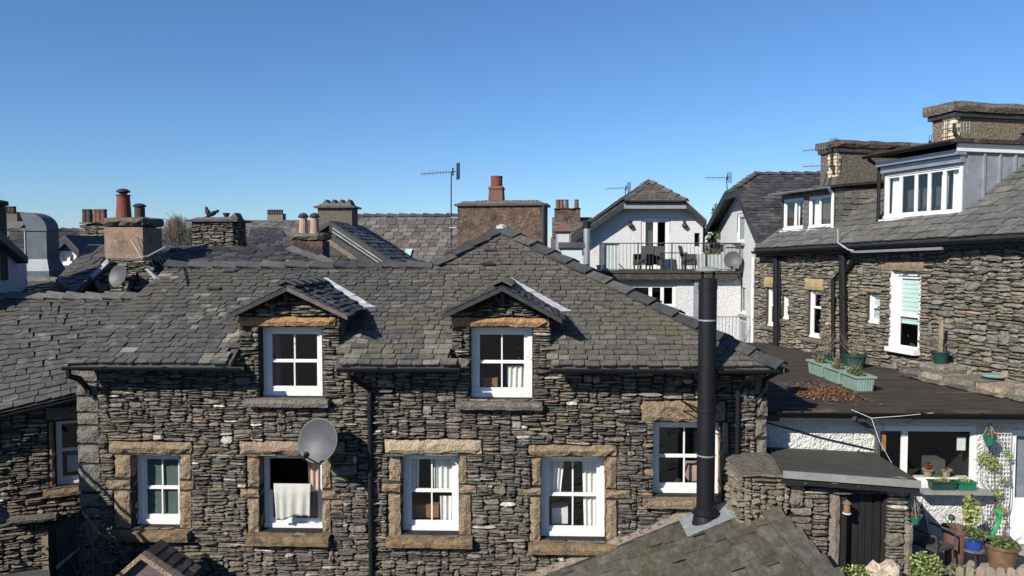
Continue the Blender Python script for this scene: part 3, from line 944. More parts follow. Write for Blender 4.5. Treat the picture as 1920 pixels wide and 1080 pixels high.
# courses run through from eaves to peak; the break at the ridge level falls on a course line
vv = 0; n_c = 0
while vv < vr - .02: vv += gau(vv); n_c += 1
kk = vr / vv
mid_x, lich = FA.px(735, 600)[0], [(d['p'][0] - .33, d['p'][0]) for d in DOR] + [(d['p'][1], d['p'][1] + .28) for d in DOR]
def roof_pick(q, rng):
    v = (q.z - ze) / SP
    if v < .75 and any(x0 - .15 < q.x < x1 - .05 for x0, x1 in lich) and rng.random() < .6: return 'slate_lichen'
    if q.x < mid_x - .5 and rng.random() < .05: return 'slate_lichen'
    return 'slate_br' if rng.random() < (q.x - mid_x) / 1.6 + .5 else 'slate'
slates(roof, RO, RU, RV, [(uL, -.03), (uC, -.03), (uH, vr), (uLr, vr)], lambda v: gau(v) * kk, (.10, .27), 'slate', seed=8, limit=230, skip=skip_dormer, v0=0, pick=roof_pick)
slates(roof, RO, RU, RV, [(u1, vr), (uH, vr), (uP, vP)], .115, (.12, .28), 'slate_br', seed=9, limit=70, v0=vr)
sl_r = (Vector((crb.x - pkb.x, 0, crb.z - pkb.z))).normalized()
sl_l = (Vector((low_l.x - pkb.x, 0, low_l.z - pkb.z))).normalized()
ridge_tiles(roof, rl + RN * .02, r1_ + RN * .02, -RV, Vector((0, CP, -SP)), max(8, int((u1 - uLr) / .42)), seed=1, w=.16)
ridge_tiles(roof, r1_ + Z * .03, pk + Z * .03, -RV, sl_l, 4, seed=2, w=.17, name='hip_tile')
ridge_tiles(roof, cr + Z * .03 + Vector((-.04, .03, 0)), pk + Z * .03, -RV, sl_r, 13, seed=3, w=.19, name='hip_tile')
ridge_tiles(roof, pk + Z * .02, pkb + Z * .02, sl_l, sl_r, 12, seed=5, w=.16)
MB().lathe(pk + Vector((0, -.02, .02)), [(.12, 0), (.11, .05), (.03, .09)], 7).build('lead_cap', 'lead', roof)
# slipped ventilator slates
for x, y in ((431, 513), (401, 546), (917, 473), (914, 500)):
    u, v = ruv(x, y)
    m = MB()
    m.prism([rpt(u - .1, v - .03, .05), rpt(u + .12, v - .03, .05), rpt(u + .1, v + .06, .04), rpt(u - .08, v + .06, .04)], RN * .03)
    m.prism([rpt(u - .09, v, .0), rpt(u + .1, v, .0), rpt(u + .1, v + .05, .0), rpt(u - .09, v + .05, .0)], RN * .055)
    m.build('roof_vent', 'slate_dark', roof)
MB().tube([rpt(*ruv(344, 499), .05), rpt(*ruv(349, 519), .07), rpt(*ruv(353, 540), .04)], .012, 6).build('roof_cable', 'black', roof)
# left verge
MB().prism([rpt(uL + .005, -.03, -.0), rpt(uL + .06, -.03, 0), rpt(uLr + .06, vr, 0), rpt(uLr + .005, vr, 0)], -RN * .06).build('verge', 'cement', roof)

# ---- dormers
YD = YF - .25
for i, d in enumerate(DOR):
    A, Cl, Cr = P(*d['apex'], YD), P(*d['lc'], YD), P(*d['rc'], YD)
    by = lambda z: YE + (z - ze) / TP
    Ab = Vector((A.x, by(A.z) + .05, A.z)); Clb = Vector((Cl.x, by(Cl.z) + .05, Cl.z)); Crb = Vector((Cr.x, by(Cr.z) + .05, Cr.z))
    dr = MB()
    dr.prism([Cr, Crb, Ab, A], Vector((0, 0, -.05)))
    dr.prism([A, Ab, Clb, Cl], Vector((0, 0, -.05)))
    dm = dr.build('dormer', 'under', house)
    for s, (C, Cb) in enumerate(((Cr, Crb), (Cl, Clb))):
        V = (A - C).normalized(); U = Vector((0, 1, 0)) if s == 0 else Vector((0, -1, 0))
        pl = [plane_uv(C, U, V, q) for q in (C - V * .04, Cb - V * .04, Ab, A)]
        pl = [(q[0] - (.04 if s == 0 else -.04), q[1]) if j in (0, 3) else q for j, q in enumerate(pl)]
        slates(dm, C, U, V, pl, .115, (.16, .34), 'slate_dark', seed=20 + i * 2 + s, limit=60, lift=.005, jit=1.6)
        bm = d['bm'][1 - s]
        side = Vector((0, 0, -.07))
        MB().prism([A + Vector((0, -.03, 0)), C + Vector((0, -.03, 0)), C + side + Vector((0, -.03, 0)), A + side + Vector((0, -.03, 0))], Vector((0, .05, 0))).build('bargeboard', bm, dm)
        # cheek
        x = d['p'][1] if s == 0 else d['p'][0]
        zt = C.z + (A.z - C.z) * (abs(x - C.x) / abs(A.x - C.x)) - .05
        MB().prism([(x, YF + .003, eave_z - .1), (x, YF + .003, zt), (x, by(zt) + .1, zt), (x, YE + .5, eave_z - .1)], (.03 if s else -.03, 0, 0)).build('cheek', 'slate_dark', dm)
    ridge_tiles(dm, A + Vector((0, -.05, .02)), Ab + Vector((0, 0, .02)), Vector((Cl.x - A.x, 0, Cl.z - A.z)), Vector((Cr.x - A.x, 0, Cr.z - A.z)), 5 if i == 0 else 5, w=.13, seed=i, mat='slate_dark')
    MB(FA).box(FA.px(*d['apex'])[0] - .03, FA.px(*d['apex'])[0] + .03, -.1, -.02, A.z - .30, A.z - .1).build('gable_post', 'board', dm)
    # lead valleys lying on the main slope
    for s, (C, Cb) in enumerate(((Cr, Crb),)):
        sg = 1 if s == 0 else -1
        a_, c_ = ruv(0, 0), None
        pa, pc = plane_uv(RO, RU, RV, Ab), plane_uv(RO, RU, RV, Cb)
        m = MB()
        q = [rpt(pa[0] - sg * .03, pa[1] + .0, .035), rpt(pa[0] + sg * .06, pa[1] + .02, .032), rpt(pc[0] + sg * .10, pc[1] + .04, .030), rpt(pc[0] + sg * .19, pc[1] - .02, .030), rpt(pc[0] - sg * .0, pc[1] - .05, .035)]
        m.prism(q, RN * .012)
        m.build('lead_valley', 'lead', dm)

# ---- gutters and downpipes
gz = ze - .03
for x0, x1 in ((118, 455), (632, 860), (1032, 1466)):
    p0, p1 = P(x0, 686, YE - .05), P(x1, 688, YE - .05)
    p0.z = p1.z = gz
    gutter(house, p0, p1)
x = FA.px(697, 900)[0]; xs = FA.px(668, 700)[0]
dp = MB()
dp.tube([(xs, YE - .05, gz - .03), (xs, YE - .05, gz - .12), (x, YF - .09, gz - .38), (x, YF - .09, gz - .5), (x, YF - .09, .0)], .038, 10)
for zz in (.6, 1.7, 2.7):
    dp.lathe((x, YF - .09, zz), [(.05, 0), (.05, .06)], 10)
    dp.box(x - .07, x + .07, YF - .06, YF - .02, zz, zz + .05)
dp.build('downpipe', 'black', house)
dp = MB(); x0 = P(128, 690, YE - .05).x
dp.tube([(x0, YE - .05, gz - .02), (x0, YE - .05, gz - .14), (x0 + .1, YE + .05, gz - .2), (aL + .18, YF - .09, gz - .36), (aL + .22, YF - .09, gz - .5)], .045, 10)
dp.build('downpipe', 'black', house)
dp = MB(); x0 = FA.px(1388, 730)[0]; x1 = FA.px(1352, 930)[0]
dp.tube([(x0, YE - .03, gz - .02), (x0, YE - .03, gz - .1), (x0 - .06, YF - .1, gz - .35), (x0 - .06, YF - .1, 2.05), (x0 - .1, YF - .12, 1.98), (x1 + .04, YF - .14, 1.93), (x1, YF - .14, 1.86), (x1, YF - .14, 1.05)], .036, 10)
dp.build('downpipe', 'black', house)
dp = MB()
c0 = P(1466, 695, YE)
dp.tube([(cr.x - .1, YE - .02, gz - .03), (cr.x - .22, YE + .2, gz - .18), (aR - .1, YF - .1, gz - .42), (aR - .2, YF - .1, gz - .55)], .035, 8)
dp.build('downpipe', 'black', house)
gutter(house, (cr.x + .02, YE, gz), (cr.x + .02, 16.0, gz))

# ================================================================ satellite dish on the front wall
def dish(name, label, c, r, nrm, wall_pt, mat='dish', lnb=True, group=None, arm=None):
    t = thing(name, label, 'satellite dish', c, group)
    nrm = Vector(nrm).normalized()
    dep = r * .22
    prof = [(r * q, -dep * (1 - q * q)) for q in (0.02, .25, .5, .75, .92, 1.0)]
    back = [(r * q, -dep * (1 - q * q) - .012) for q in (1.0, .75, .5, .25, .02)]
    MB().lathe(c, prof + [(r * 1.015, -.004), (r * 1.01, -.016)] + back, 28, nrm).build('reflector', mat, t, smooth=True)
    right = nrm.cross(Z).normalized(); up = right.cross(nrm)
    low = Vector(c) - up * r * .95
    tip = Vector(arm) if arm else low + nrm * r * 1.1 - up * r * .05
    if lnb:
        MB().tube([Vector(c) - nrm * (dep + .03) - up * r * .5, low - nrm * .02, tip], .012, 6).build('feed_arm', 'iron', t)
        d = (Vector(c) - tip).normalized()
        MB().lathe(tip, [(.02, -.06), (.03, -.05), (.03, .02), (.042, .03), (.042, .06), (.03, .065)], 10, d).build('receiver', 'black', t)
    MB().tube([Vector(c) - nrm * dep, Vector(c) - nrm * (dep + .08), Vector(wall_pt) + Vector((0, -.06, -.02)), Vector(wall_pt)], .02, 8).build('bracket', 'iron', t)
    return t
c = P(595, 826, YF - .50)
dish('satellite_dish', 'large grey satellite dish fixed beside the window with the towel', c, .325, (-.28, -1, .30), (c.x + .35, YF - .02, c.z + .05), arm=P(572, 856, YF - .85))

# ================================================================ towel over the open sash
h = WIN[1]['h']
t0 = FA.px(511, 911); t1 = FA.px(582, 975)
m = MB(FA); nn, mm = 22, 14
mid = FA.px(545, 911)[1]
for j in range(mm + 1):
    s = j / mm
    for i in range(nn + 1):
        t = i / nn
        pinch = .16 * s * (1 - .4 * s)
        a = t0[0] + (t1[0] - t0[0]) * (t * (1 - pinch) + pinch * .9)
        dz = (t0[1] - t1[1]) * (1 + .05 * math.sin(t * 7 + .6) - .14 * t * t)
        b = .045 - .03 * min(1, s * 4) - .030 * (.5 + .5 * math.sin(t * 27 + s * 1.2 + 1.5 * math.sin(t * 5))) * min(1, s * 1.6)
        m.v.append(FA.pt(a, b, t0[1] + .012 - dz * s))
for j in range(3):
    for i in range(nn + 1):
        t = i / nn
        m.v.append(FA.pt(t0[0] + (t1[0] - t0[0]) * t, .07 + .05 * j, t0[1] + .02 - .03 * j * j))
W_ = nn + 1
for j in range(mm):
    for i in range(nn): m.f.append((j * W_ + i, (j + 1) * W_ + i, (j + 1) * W_ + i + 1, j * W_ + i + 1))
e = (mm + 1) * W_
for i in range(nn): m.f.append((i, i + 1, e + i + 1, e + i))
for j in range(2):
    for i in range(nn): m.f.append((e + j * W_ + i, e + j * W_ + i + 1, e + (j + 1) * W_ + i + 1, e + (j + 1) * W_ + i))
tw = m.build('towel', 'cloth', label='cream towel draped over the open lower sash', cat='towel', smooth=True)
sm = tw.modifiers.new('thickness', 'SOLIDIFY'); sm.thickness = .008

# ================================================================ outbuilding with the slate roof at the bottom and its flue
ob = thing('outbuilding', 'low outbuilding with greenish slate roof below the black flue', 'outbuilding', (2.3, 9.5, 0))
s_l = .434
rx = FA.px(1416, 917); RX, RZ = rx[0], rx[1]
yo0, yo1 = 6.6, YF - .01
sl = math.atan(s_l)
V = Vector((math.cos(sl), 0, math.sin(sl))); U = Vector((0, -1, 0))
Lr = 4.2
O = Vector((RX, yo1, RZ)) - V * Lr
dk = MB(); dk.prism([O, O + U * (yo1 - yo0), O + U * (yo1 - yo0) + V * Lr, O + V * Lr], Vector((0, 0, -.08)))
orf = dk.build('roof', 'under', ob)
slates(orf, O, U, V, [(.0, 0), (yo1 - yo0, 0), (yo1 - yo0, Lr - .05), (.0, Lr - .05)], .20, (.16, .31), 'slate_green', seed=31, limit=300, lift=.01, jit=2.2, tight=.95)
ridge_tiles(orf, Vector((RX - .02, 10.28, RZ + .045)), Vector((RX - .02, yo0, RZ + .045)), -V, Vector((.35, 0, -1)), 9, w=.20, seed=4, mat='slate_green', name='ridge_slab')
MB().prism([Vector((RX - 4.0, yo0, RZ - 4.0 * s_l - .1)), Vector((RX - 4, yo1, RZ - 4.0 * s_l - .1)), Vector((RX - 4, yo1, -.1)), Vector((RX - 4, yo0, -.1))], (.25, 0, 0)).build('wall', 'stone', ob)
MB().prism([Vector((RX - .3, yo0, RZ - .22)), Vector((RX - .3, yo1, RZ - .22)), Vector((RX - .3, yo1, -.1)), Vector((RX - .3, yo0, -.1))], (.28, 0, 0)).build('wall', 'stone', ob)
MB().prism([Vector((RX - 4, yo0 + .05, RZ - 4 * s_l - .1)), Vector((RX - .03, yo0 + .05, RZ - .1)), Vector((RX - .03, yo0 + .05, -.1)), Vector((RX - 4, yo0 + .05, -.1))], (0, .2, 0)).build('wall', 'stone', ob)
# cement fillet where the roof meets the house wall
m = MB()
n = 26
for i in range(n):
    t0_, t1_ = i / n, (i + 1) / n
    f = lambda t: Vector((RX - 4.0 + 3.35 * t, YF, RZ - (4.0 - 3.35 * t) * s_l))
    a_, b_ = f(t0_), f(t1_)
    h0 = .13 + .03 * noise.noise(a_ * 3); h1 = .13 + .03 * noise.noise(b_ * 3)
    m.raw([a_ + Vector((0, -.13, .02)), b_ + Vector((0, -.13, .02)), b_ + Vector((0, -.05, h1)), a_ + Vector((0, -.05, h0)), a_ + Vector((0, 0, h0)), b_ + Vector((0, 0, h1))],
          [(0, 1, 2, 3), (3, 2, 5, 4)])
m.build('cement_fillet', 'cement', ob)
f = lambda t, dy, dz: Vector((RX - 4.0 + 3.35 * t, YF - dy, RZ - (4.0 - 3.35 * t) * s_l + dz))
MB().prism([f(0, .17, .02), f(1, .17, .02), f(1, .17, .055), f(0, .17, .055)], (0, .04, 0)).build('fillet_edge', 'iron', ob)

# the stub of stone wall sitting on that roof, beside the house corner
pier = thing('stone_pier', 'squat mossy stone pier with slab top beside the black flue', 'pier', (3.1, 10.8, 1.2))
px0, px1, py0, py1, pz = 2.80, 3.42, 10.3, YF - .05, 2.06
PF = Fr((0, py0, 0), (1, 0, 0)); PL = Fr((px0, py1, 0), (0, -1, 0))
body = MB(); body.box(px0 + .03, px1 - .03, py0 + .03, py1, 1.2, pz); pb = body.build('core', 'cement', pier)
stones(PF, pb, px0, px1, 1.22, pz - .02, lambda a, c: c > RZ - (RX - a) * s_l + .03, 'stone_m', seed=41, cell=(.03, .02), w=(3, 9), h=(2, 5), limit=120)
stones(PL, pb, 0, py1 - py0, 1.22, pz - .02, lambda a, c: c > RZ - (RX - px0) * s_l + .02, 'stone_m', seed=42, cell=(.03, .02), w=(3, 9), h=(2, 5), limit=120)
MB().rough(px0 - .06, px1 + .05, py0 - .06, py1 + .02, pz - .01, pz + .05, seed=3, amt=.02, step=.12).build('slab_top', 'coping', pier)
m = MB(); m.rough(px1 - .05, px1 + .22, py0 + .0, py1, pz - .42, pz - .03, seed=9, amt=.05)
m.build('mortar_flaunching', 'cement', pier)
m = MB(); leaves(m, (px0 + .35, py0 - .04, 1.32), (.34, .05, .10), 420, .016, 5)
leaves(m, (px1 + .06, py0 + .2, 1.85), (.12, .25, .12), 260, .016, 6)
m.build('moss', 'leaf_dry', pier)

# ---- flue
D = 10.9
fp = P(1322, 985, D)
flue = thing('flue_pipe', 'tall black flue pipe rising from the greenish slate roof', 'flue', (fp.x, fp.y, 1.2))
zt, rr = P(1330, 522, D).z, .128
zb = RZ - (RX - fp.x) * s_l
m = MB()
m.lathe((fp.x, D, 0), [(rr, zb - .05), (rr, zt - .16), (rr + .006, zt - .155), (rr + .006, zt - .10), (rr, zt - .095), (rr, zt), (rr - .02, zt + .0), (rr - .02, zt - .3)], 28)
m.build('pipe', 'flue', flue, smooth=False)
for y in (600, 747, 853):
    zz = P(1325, y, D).z
    MB().lathe((fp.x, D, 0), [(rr + .001, zz - .012), (rr + .007, zz - .01), (rr + .007, zz + .01), (rr + .001, zz + .012)], 28).build('joint_band', 'zinc' if y != 747 else 'flue', flue)
for a in range(4):
    an = a * math.pi / 2 + .5
    m = MB(); m.box(fp.x + math.cos(an) * rr * .86 - .012, fp.x + math.cos(an) * rr * .86 + .012, D + math.sin(an) * rr * .86 - .012, D + math.sin(an) * rr * .86 + .012, zt - .02, zt + .11)
    m.build('cowl_post', 'flue', flue)
MB().lathe((fp.x, D, zt + .10), [(.19, 0), (.20, .012), (.12, .05), (.02, .07)], 24).build('cowl_cap', 'trim', flue)
MB().lathe((fp.x, D, zb), [(.20, -.06), (.17, .10), (.155, .16), (rr + .07, .17), (rr + .075, .19), (rr, .25)], 24).build('storm_collar', 'flue', flue)
m = MB(); q = lambda u, v: Vector((fp.x + u * math.cos(sl), D + v, zb + u * math.sin(sl) + .07))
m.prism([q(-.34, -.32), q(.40, -.32), q(.40, .34), q(-.34, .34)], (0, 0, .012)); m.build('lead_slate', 'lead_dk', flue)
zbk = P(1325, 768, D).z
m = MB()
for sx in (-1, 1):
    m.tube([(fp.x + sx * rr * .8, D + .02, zbk), (fp.x + sx * .27, YF - .02, zbk + .03)], .013, 6)
    m.tube([(fp.x + sx * rr * .8, D + .02, zbk - .03), (fp.x + sx * .27, YF - .02, zbk - .12)], .010, 6)
m.lathe((fp.x, D, zbk - .03), [(rr + .008, 0), (rr + .012, .005), (rr + .012, .045), (rr + .008, .05)], 24)
m.build('wall_bracket', 'black', flue)

rng = random.Random(6)
m = MB()
for i in range(70):
    u = rng.uniform(.1, 3.6); v = Lr - .05 - abs(rng.gauss(0, 1.3)); v = round(v / .2) * .2 + rng.uniform(-.01, .01)
    q = O + U * u + V * v + Z * .035
    leaves(m, q, (.02 + rng.random() * .03, .03 + rng.random() * .06, .012), rng.randint(6, 18), .012, i)
mo = m.build('moss', 'leaf', orf); mo['kind'] = 'stuff'
m = MB()
for i in range(120):
    t = rng.random(); q = (pk.lerp(cr, t) - RV * rng.uniform(.16, .26) if rng.random() < .6 else rpt(rng.uniform(uL, uC), rng.uniform(.02, .5))) + RN * .03
    leaves(m, q, (.02 + rng.random() * .03, .02, .012), rng.randint(4, 10), .011, i + 300)
mo = m.build('moss', 'leaf', roof); mo['kind'] = 'stuff'
# ================================================================ the long stone building on the right
A_, B_ = P(1415, 560, 21.0), P(1920, 560, 13.0)
A_.z = B_.z = 0
RW = Fr(A_, B_ - A_)
LW = (B_ - A_).length
rb = thing('stone_terrace', 'long grey rubble building with two flat-roofed dormers and tall chimneys', 'house', (A_ + B_) / 2)
RWo = RW.back(-.33)
e0, e1 = hit(1414, 467, RWo.O, RWo.V), hit(1920, 438, RWo.O, RWo.V)
EU = (e1 - e0).normalized()
p35 = R(34)
EV = (RW.V * math.cos(p35) + Z * math.sin(p35)); EV = (EV - EU * EV.dot(EU)).normalized()
EN = EU.cross(EV)
L2 = (e1 - e0).length + 2.2
ept = lambda u, v, n=0: e0 + EU * u + EV * v + EN * n
roof_hit = lambda x, y: hit(x, y, e0, EN)
VT = 4.2

RWIN = [
 dict(f=(1438, 540, 1453, 612), l=(1434, 519, 1456, 539), lm='yellow', s=(1430, 612, 1456, 619), rows=(.55,), cols=(), cur=[]),
 dict(f=(1467, 553, 1479, 599), l=None, s=(1465, 599, 1480, 603), rows=(.6,), cols=(), cur=[]),
 dict(f=(1516, 545, 1540, 634), l=(1510, 522, 1545, 544), lm='yellow', s=(1506, 634, 1545, 643), rows=(.66,), cols=(), cur=[]),
 dict(f=(1627, 550, 1650, 607), l=(1622, 541, 1652, 549), lm='sand_pk', s=None, rows=(.55,), cols=(), cur=[('flat', 0, 1, 0, 1, 'blind')]),
 dict(f=(1673, 510, 1726, 660), l=(1660, 488, 1735, 508), lm='sand', s=None, rows=(.46,), cols=(), cur=[('slats', 0, 1, .46, 1, 'blind_b', 9), ('slats', 0, 1, .34, .44, 'blind_b', 2)]),
]
rholes, rblocks = [], []
for w in RWIN:
    w['h'] = RW.rect(*w['f']); rholes.append(w['h']); rblocks.append(w['h'])
    for k in ('l', 's'):
        if w[k]: rblocks.append(RW.rect(*w[k]))
q = RW.rect(1658, 650, 1728, 668); rblocks.append(q)
topz = lambda a: e0.z + (e1.z - e0.z) * a / LW + .16
m = MB(RW)
holed(m, 0, LW + 2, -.1, e0.z + .05, rholes, depth=.22)
m.loc([(0, 0, e0.z + .05), (LW + 2, 0, e0.z + .05), (LW + 2, 0, e1.z + .2), (0, 0, e0.z + .12)], [(0, 1, 2, 3)])
m.loc([(0, 0, -.1), (0, 0, e0.z + .1), (0, 3.4, e0.z + 2.4), (0, 6.8, e0.z), (0, 6.8, -.1)], [(0, 1, 2, 3, 4)])
rwall = m.build('wall', 'joint_r', rb)
def free_r(a, c):
    if c > topz(a): return False
    return not any(b[0] - .004 < a < b[1] + .004 and b[2] - .004 < c < b[3] + .004 for b in rblocks)
stones(RW, rwall, 0, LW + 1.2, 2.62, e1.z + .2, free_r, 'stone_r', seed=55, cell=(.033, .022), w=(3, 11), h=(1, 6), proud=(.02, .075), hp=[.5, 1, 1, .6, .25, .1], gap=.008, big=.03)
for i, w in enumerate(RWIN):
    h = w['h']
    big = i == 4
    window(RW, rb, h[0] + .004, h[1] - .004, h[2] + .004, h[3] - .004, reveal=.05 if big else .05, fw=.07 if big else .05, sill=.05, sw=.06 if big else .035,
           rows=w['rows'], cols=w['cols'], hb=.07 if big else .05, rail=.06, curtains=w['cur'], room='room')
    if w['l']:
        q = RW.rect(*w['l']); MB(RW).rough(q[0], q[1], -.05, .15, q[2], q[3], seed=i + 200, amt=.014).build('lintel', w['lm'], rb)
    if w['s']:
        q = RW.rect(*w['s']); MB(RW).rough(q[0], q[1], -.10, .15, q[2], q[3], seed=i + 220, amt=.01).build('window_sill', 'quoin', rb)
h = RWIN[4]['h']
MB(RW).box(h[0] - .02, h[1] + .02, -.16, .06, h[2] - .02, h[2] + .075).build('window_sill', 'white', rb)
m = MB(RW); m.box(h[0] - .05, h[0] + .02, -.03, .08, h[2] + .05, h[3]); m.build('window_surround', 'white', rb)
# pipes on the wall
def wall_pipe(fr, pts, r, out, mat='black', name='downpipe', parent=None):
    path = []
    for x, y in pts:
        a, c = fr.px(x, y, -out); path.append(fr.pt(a, -out, c))
    mb = MB().tube(path, r, 10)
    for i in range(len(path) - 1):
        if (path[i] - path[i + 1]).length > .8:
            mid = (path[i] * 2 + path[i + 1]) / 3
            mb.lathe(mid - Z * .03, [(r * 1.25, 0), (r * 1.25, .07)], 10)
    return mb.build(name, mat, parent)
wall_pipe(RW, [(1455, 476), (1455, 652)], .075, .11, parent=rb)
wall_pipe(RW, [(1462, 482), (1461, 640)], .03, .08, parent=rb)
wall_pipe(RW, [(1580, 470), (1580, 500), (1582, 672)], .085, .13, parent=rb)
wall_pipe(RW, [(1600, 488), (1586, 508)], .05, .12, parent=rb, name='waste_pipe')
wall_pipe(RW, [(1576, 510), (1562, 524), (1562, 668)], .045, .10, parent=rb, name='waste_pipe')
wall_pipe(RW, [(1571, 430), (1571, 455), (1590, 468), (1600, 470)], .018, .42, mat='lead', parent=rb, name='overflow_pipe')
wall_pipe(RW, [(1571, 360), (1570, 432)], .03, -1.0, mat='white', parent=rb, name='waste_pipe')
# roof
d = MB(); d.prism([ept(0, 0), ept(L2, 0), ept(L2, VT), ept(0, VT)], Vector((0, 0, -.08)))
d.prism([ept(0, VT), ept(L2, VT), ept(L2, VT) + RW.V * 3.4 - Z * 2.3, ept(0, VT) + RW.V * 3.4 - Z * 2.3], Vector((0, 0, -.08)))
rroof = d.build('roof', 'slate_dark', rb)

# dormer geometry: feet of the dormer faces on the slope
def foot(x, y):
    q = roof_hit(x, y); return q
l0, l1 = foot(1462, 438), foot(1564, 424)
r0_, r1_ = foot(1655, 414), foot(1807, 398)
vL = ((l0 - e0).dot(EV) + (l1 - e0).dot(EV)) / 2
vR = ((r0_ - e0).dot(EV) + (r1_ - e0).dot(EV)) / 2
uL0, uL1 = (l0 - e0).dot(EU), (l1 - e0).dot(EU)
uR0, uR1 = (r0_ - e0).dot(EU), (r1_ - e0).dot(EU)
def skip_r(u, v):
    return (uL0 + .05 < u < uL1 - .05 and v > vL + .1) or (uR0 + .05 < u < uR1 - .05 and v > vR + .1)
slates(rroof, e0, EU, EV, [(0, -.02), (L2, -.02), (L2, VT), (0, VT)], .25, (.2, .42), 'slate_pale', seed=61, limit=300, skip=skip_r, lift=.01)
ridge_tiles(rroof, ept(0, VT, .03), ept(L2, VT, .03), -EV, RW.V * .8 - Z * .5, 22, seed=7)
gutter(rb, ept(-.05, -.03, -.05), ept(L2, -.03, -.05), r=.07)
m = MB(); m.prism([ept(0, .02, -.09), ept(L2, .02, -.09), ept(L2, .02, -.09) - Z * .13, ept(0, .02, -.09) - Z * .13], RW.V * .04)
m.build('fascia', 'iron', rb)
m = MB(); q = e0 + EU * ((foot(1590, 460) - e0).dot(EU)); w2 = (foot(1755, 455) - e0).dot(EU) - (foot(1590, 460) - e0).dot(EU)
m.prism([q - Z * .16, q + EU * w2 - Z * .16, q + EU * w2 - Z * .21, q - Z * .21], RW.V * .05); m.build('fascia_strip', 'zinc', rb)

def dormer_frame(u, v):
    q = ept(u, v); O = Vector((q.x, q.y, 0)); return Fr(O, RW.U), q.z
# -- left dormer, slate hung
DF, zb0 = dormer_frame(uL0, vL)
wL = DF.px(1564, 390)[0]
ztop = (DF.px(1465, 372)[1] + DF.px(1560, 346)[1]) / 2
zb0 = min(zb0, DF.px(1462, 438)[1]) - .02
dl = MB(DF)
w1 = DF.rect(1469, 384, 1507, 433); w2_ = DF.rect(1516, 370, 1560, 424)
c0, c1 = zb0 + .10, ztop - .13
w1 = (w1[0], w1[1], c0, c1); w2_ = (w2_[0], w2_[1], c0, c1)
holed(dl, 0, wL, zb0, ztop, [w1, w2_], depth=.1)
H = ztop - zb0
dl.raw([DF.pt(wL, 0, zb0), DF.pt(wL, H / math.tan(p35) + .2, ztop + .05), DF.pt(wL, 0, ztop)], [(0, 1, 2)])
dl.raw([DF.pt(0, 0, zb0), DF.pt(0, H / math.tan(p35) + .2, ztop + .05), DF.pt(0, 0, ztop)], [(0, 1, 2)])
dlo = dl.build('dormer', 'slate_dark', rb)
for q in (w1, w2_):
    window(DF, rb, q[0] + .004, q[1] - .004, q[2] + .004, q[3] - .004, reveal=.01, fw=.045, sill=.06, sw=.03, rows=(), cols=(.56,) if q is w1 else (.44,), vb=.055, rail=.04,
           curtains=[('fold', .3, .62, 0, 1, 'curtain', 0)] if q is w1 else [('fold', .02, .3, 0, 1, 'curtain', 0)], depth=.25, room='room', grow=-.03)
ch = [(0, 0), (0.02, H), (H / math.tan(p35), H)]
slates(dlo, DF.pt(wL, 0, zb0), DF.V, Z, [(0, 0), (0, H), (H / math.tan(p35) + .1, H)], .135, (.17, .32), 'slate_pale', seed=66, limit=90, name='cheek_slate', lift=.004)
slates(dlo, DF.pt(0, -.0, ztop - .125), DF.U, Z, [(0, 0), (wL, 0), (wL, .12), (0, .12)], .12, (.2, .3), 'slate_pale', seed=67, limit=30, name='cheek_slate', lift=.004)
slates(dlo, DF.pt(w1[1], 0, c0 - .02), DF.U, Z, [(0, 0), (w2_[0] - w1[1], 0), (w2_[0] - w1[1], c1 - c0), (0, c1 - c0)], .13, (.15, .2), 'slate_pale', seed=68, limit=30, name='cheek_slate', lift=.004)
m = MB(DF); m.loc([(-.15, -.22, ztop + .0), (wL + .12, -.22, ztop), (wL + .12, 2.6, ztop + .28), (-.15, 2.6, ztop + .28), (-.15, -.22, ztop + .06), (wL + .12, -.22, ztop + .06), (wL + .12, 2.6, ztop + .34), (-.15, 2.6, ztop + .34)],
      [(0, 3, 2, 1), (4, 5, 6, 7), (0, 1, 5, 4), (1, 2, 6, 5), (2, 3, 7, 6), (3, 0, 4, 7)])
m.build('dormer_roof', 'slate_dark', dlo)
MB(DF).box(0, wL, -.06, 0, zb0 + .0, zb0 + .09).build('dormer_apron', 'white', dlo)
gutter(dlo, DF.pt(-.2, -.26, ztop + .03), DF.pt(wL + .15, -.26, ztop + .03), r=.05, mat='zinc')
MB().tube([DF.pt(wL + .05, -.2, ztop), DF.pt(wL + .03, -.06, ztop - .15), DF.pt(wL + .03, -.06, zb0 + .1)], .035, 8).build('downpipe', 'white', dlo)
# -- right dormer, white strip window with lead cheek
DR, zb1 = dormer_frame(uR0, vR)
wR = DR.px(1807, 350)[0]
zb1 = (DR.px(1660, 413)[1] + DR.px(1803, 400)[1]) / 2
zh = (DR.px(1662, 332)[1] + DR.px(1800, 302)[1]) / 2
zt1 = (DR.px(1650, 312)[1] + DR.px(1808, 270)[1]) / 2
H = zt1 - zb1 + .1
m = MB(DR); holed(m, 0, wR, zb1 - .12, zt1, [(.05, wR - .03, zb1, zh)], depth=.1)
run = H / math.tan(p35) + .5
dro = m.build('dormer', 'zinc', rb)
for x_, s_ in ((wR, -1), (0, 1)):
    MB(DR).prism([DR.pt(x_, 0, zb1 - .1), DR.pt(x_, run, zt1 + .08), DR.pt(x_, 0, zt1)], DR.U * (.01 * s_)).build('lead_cheek', 'lead_dk', dro)
for b in (.42, .78, 1.14):
    zl = zb1 - .1 + b * (zt1 - zb1 + .18) / run
    MB(DR).box(wR + .0, wR + .035, b, b + .045, zl, zt1 - .06).build('lead_roll', 'lead_dk', dro)
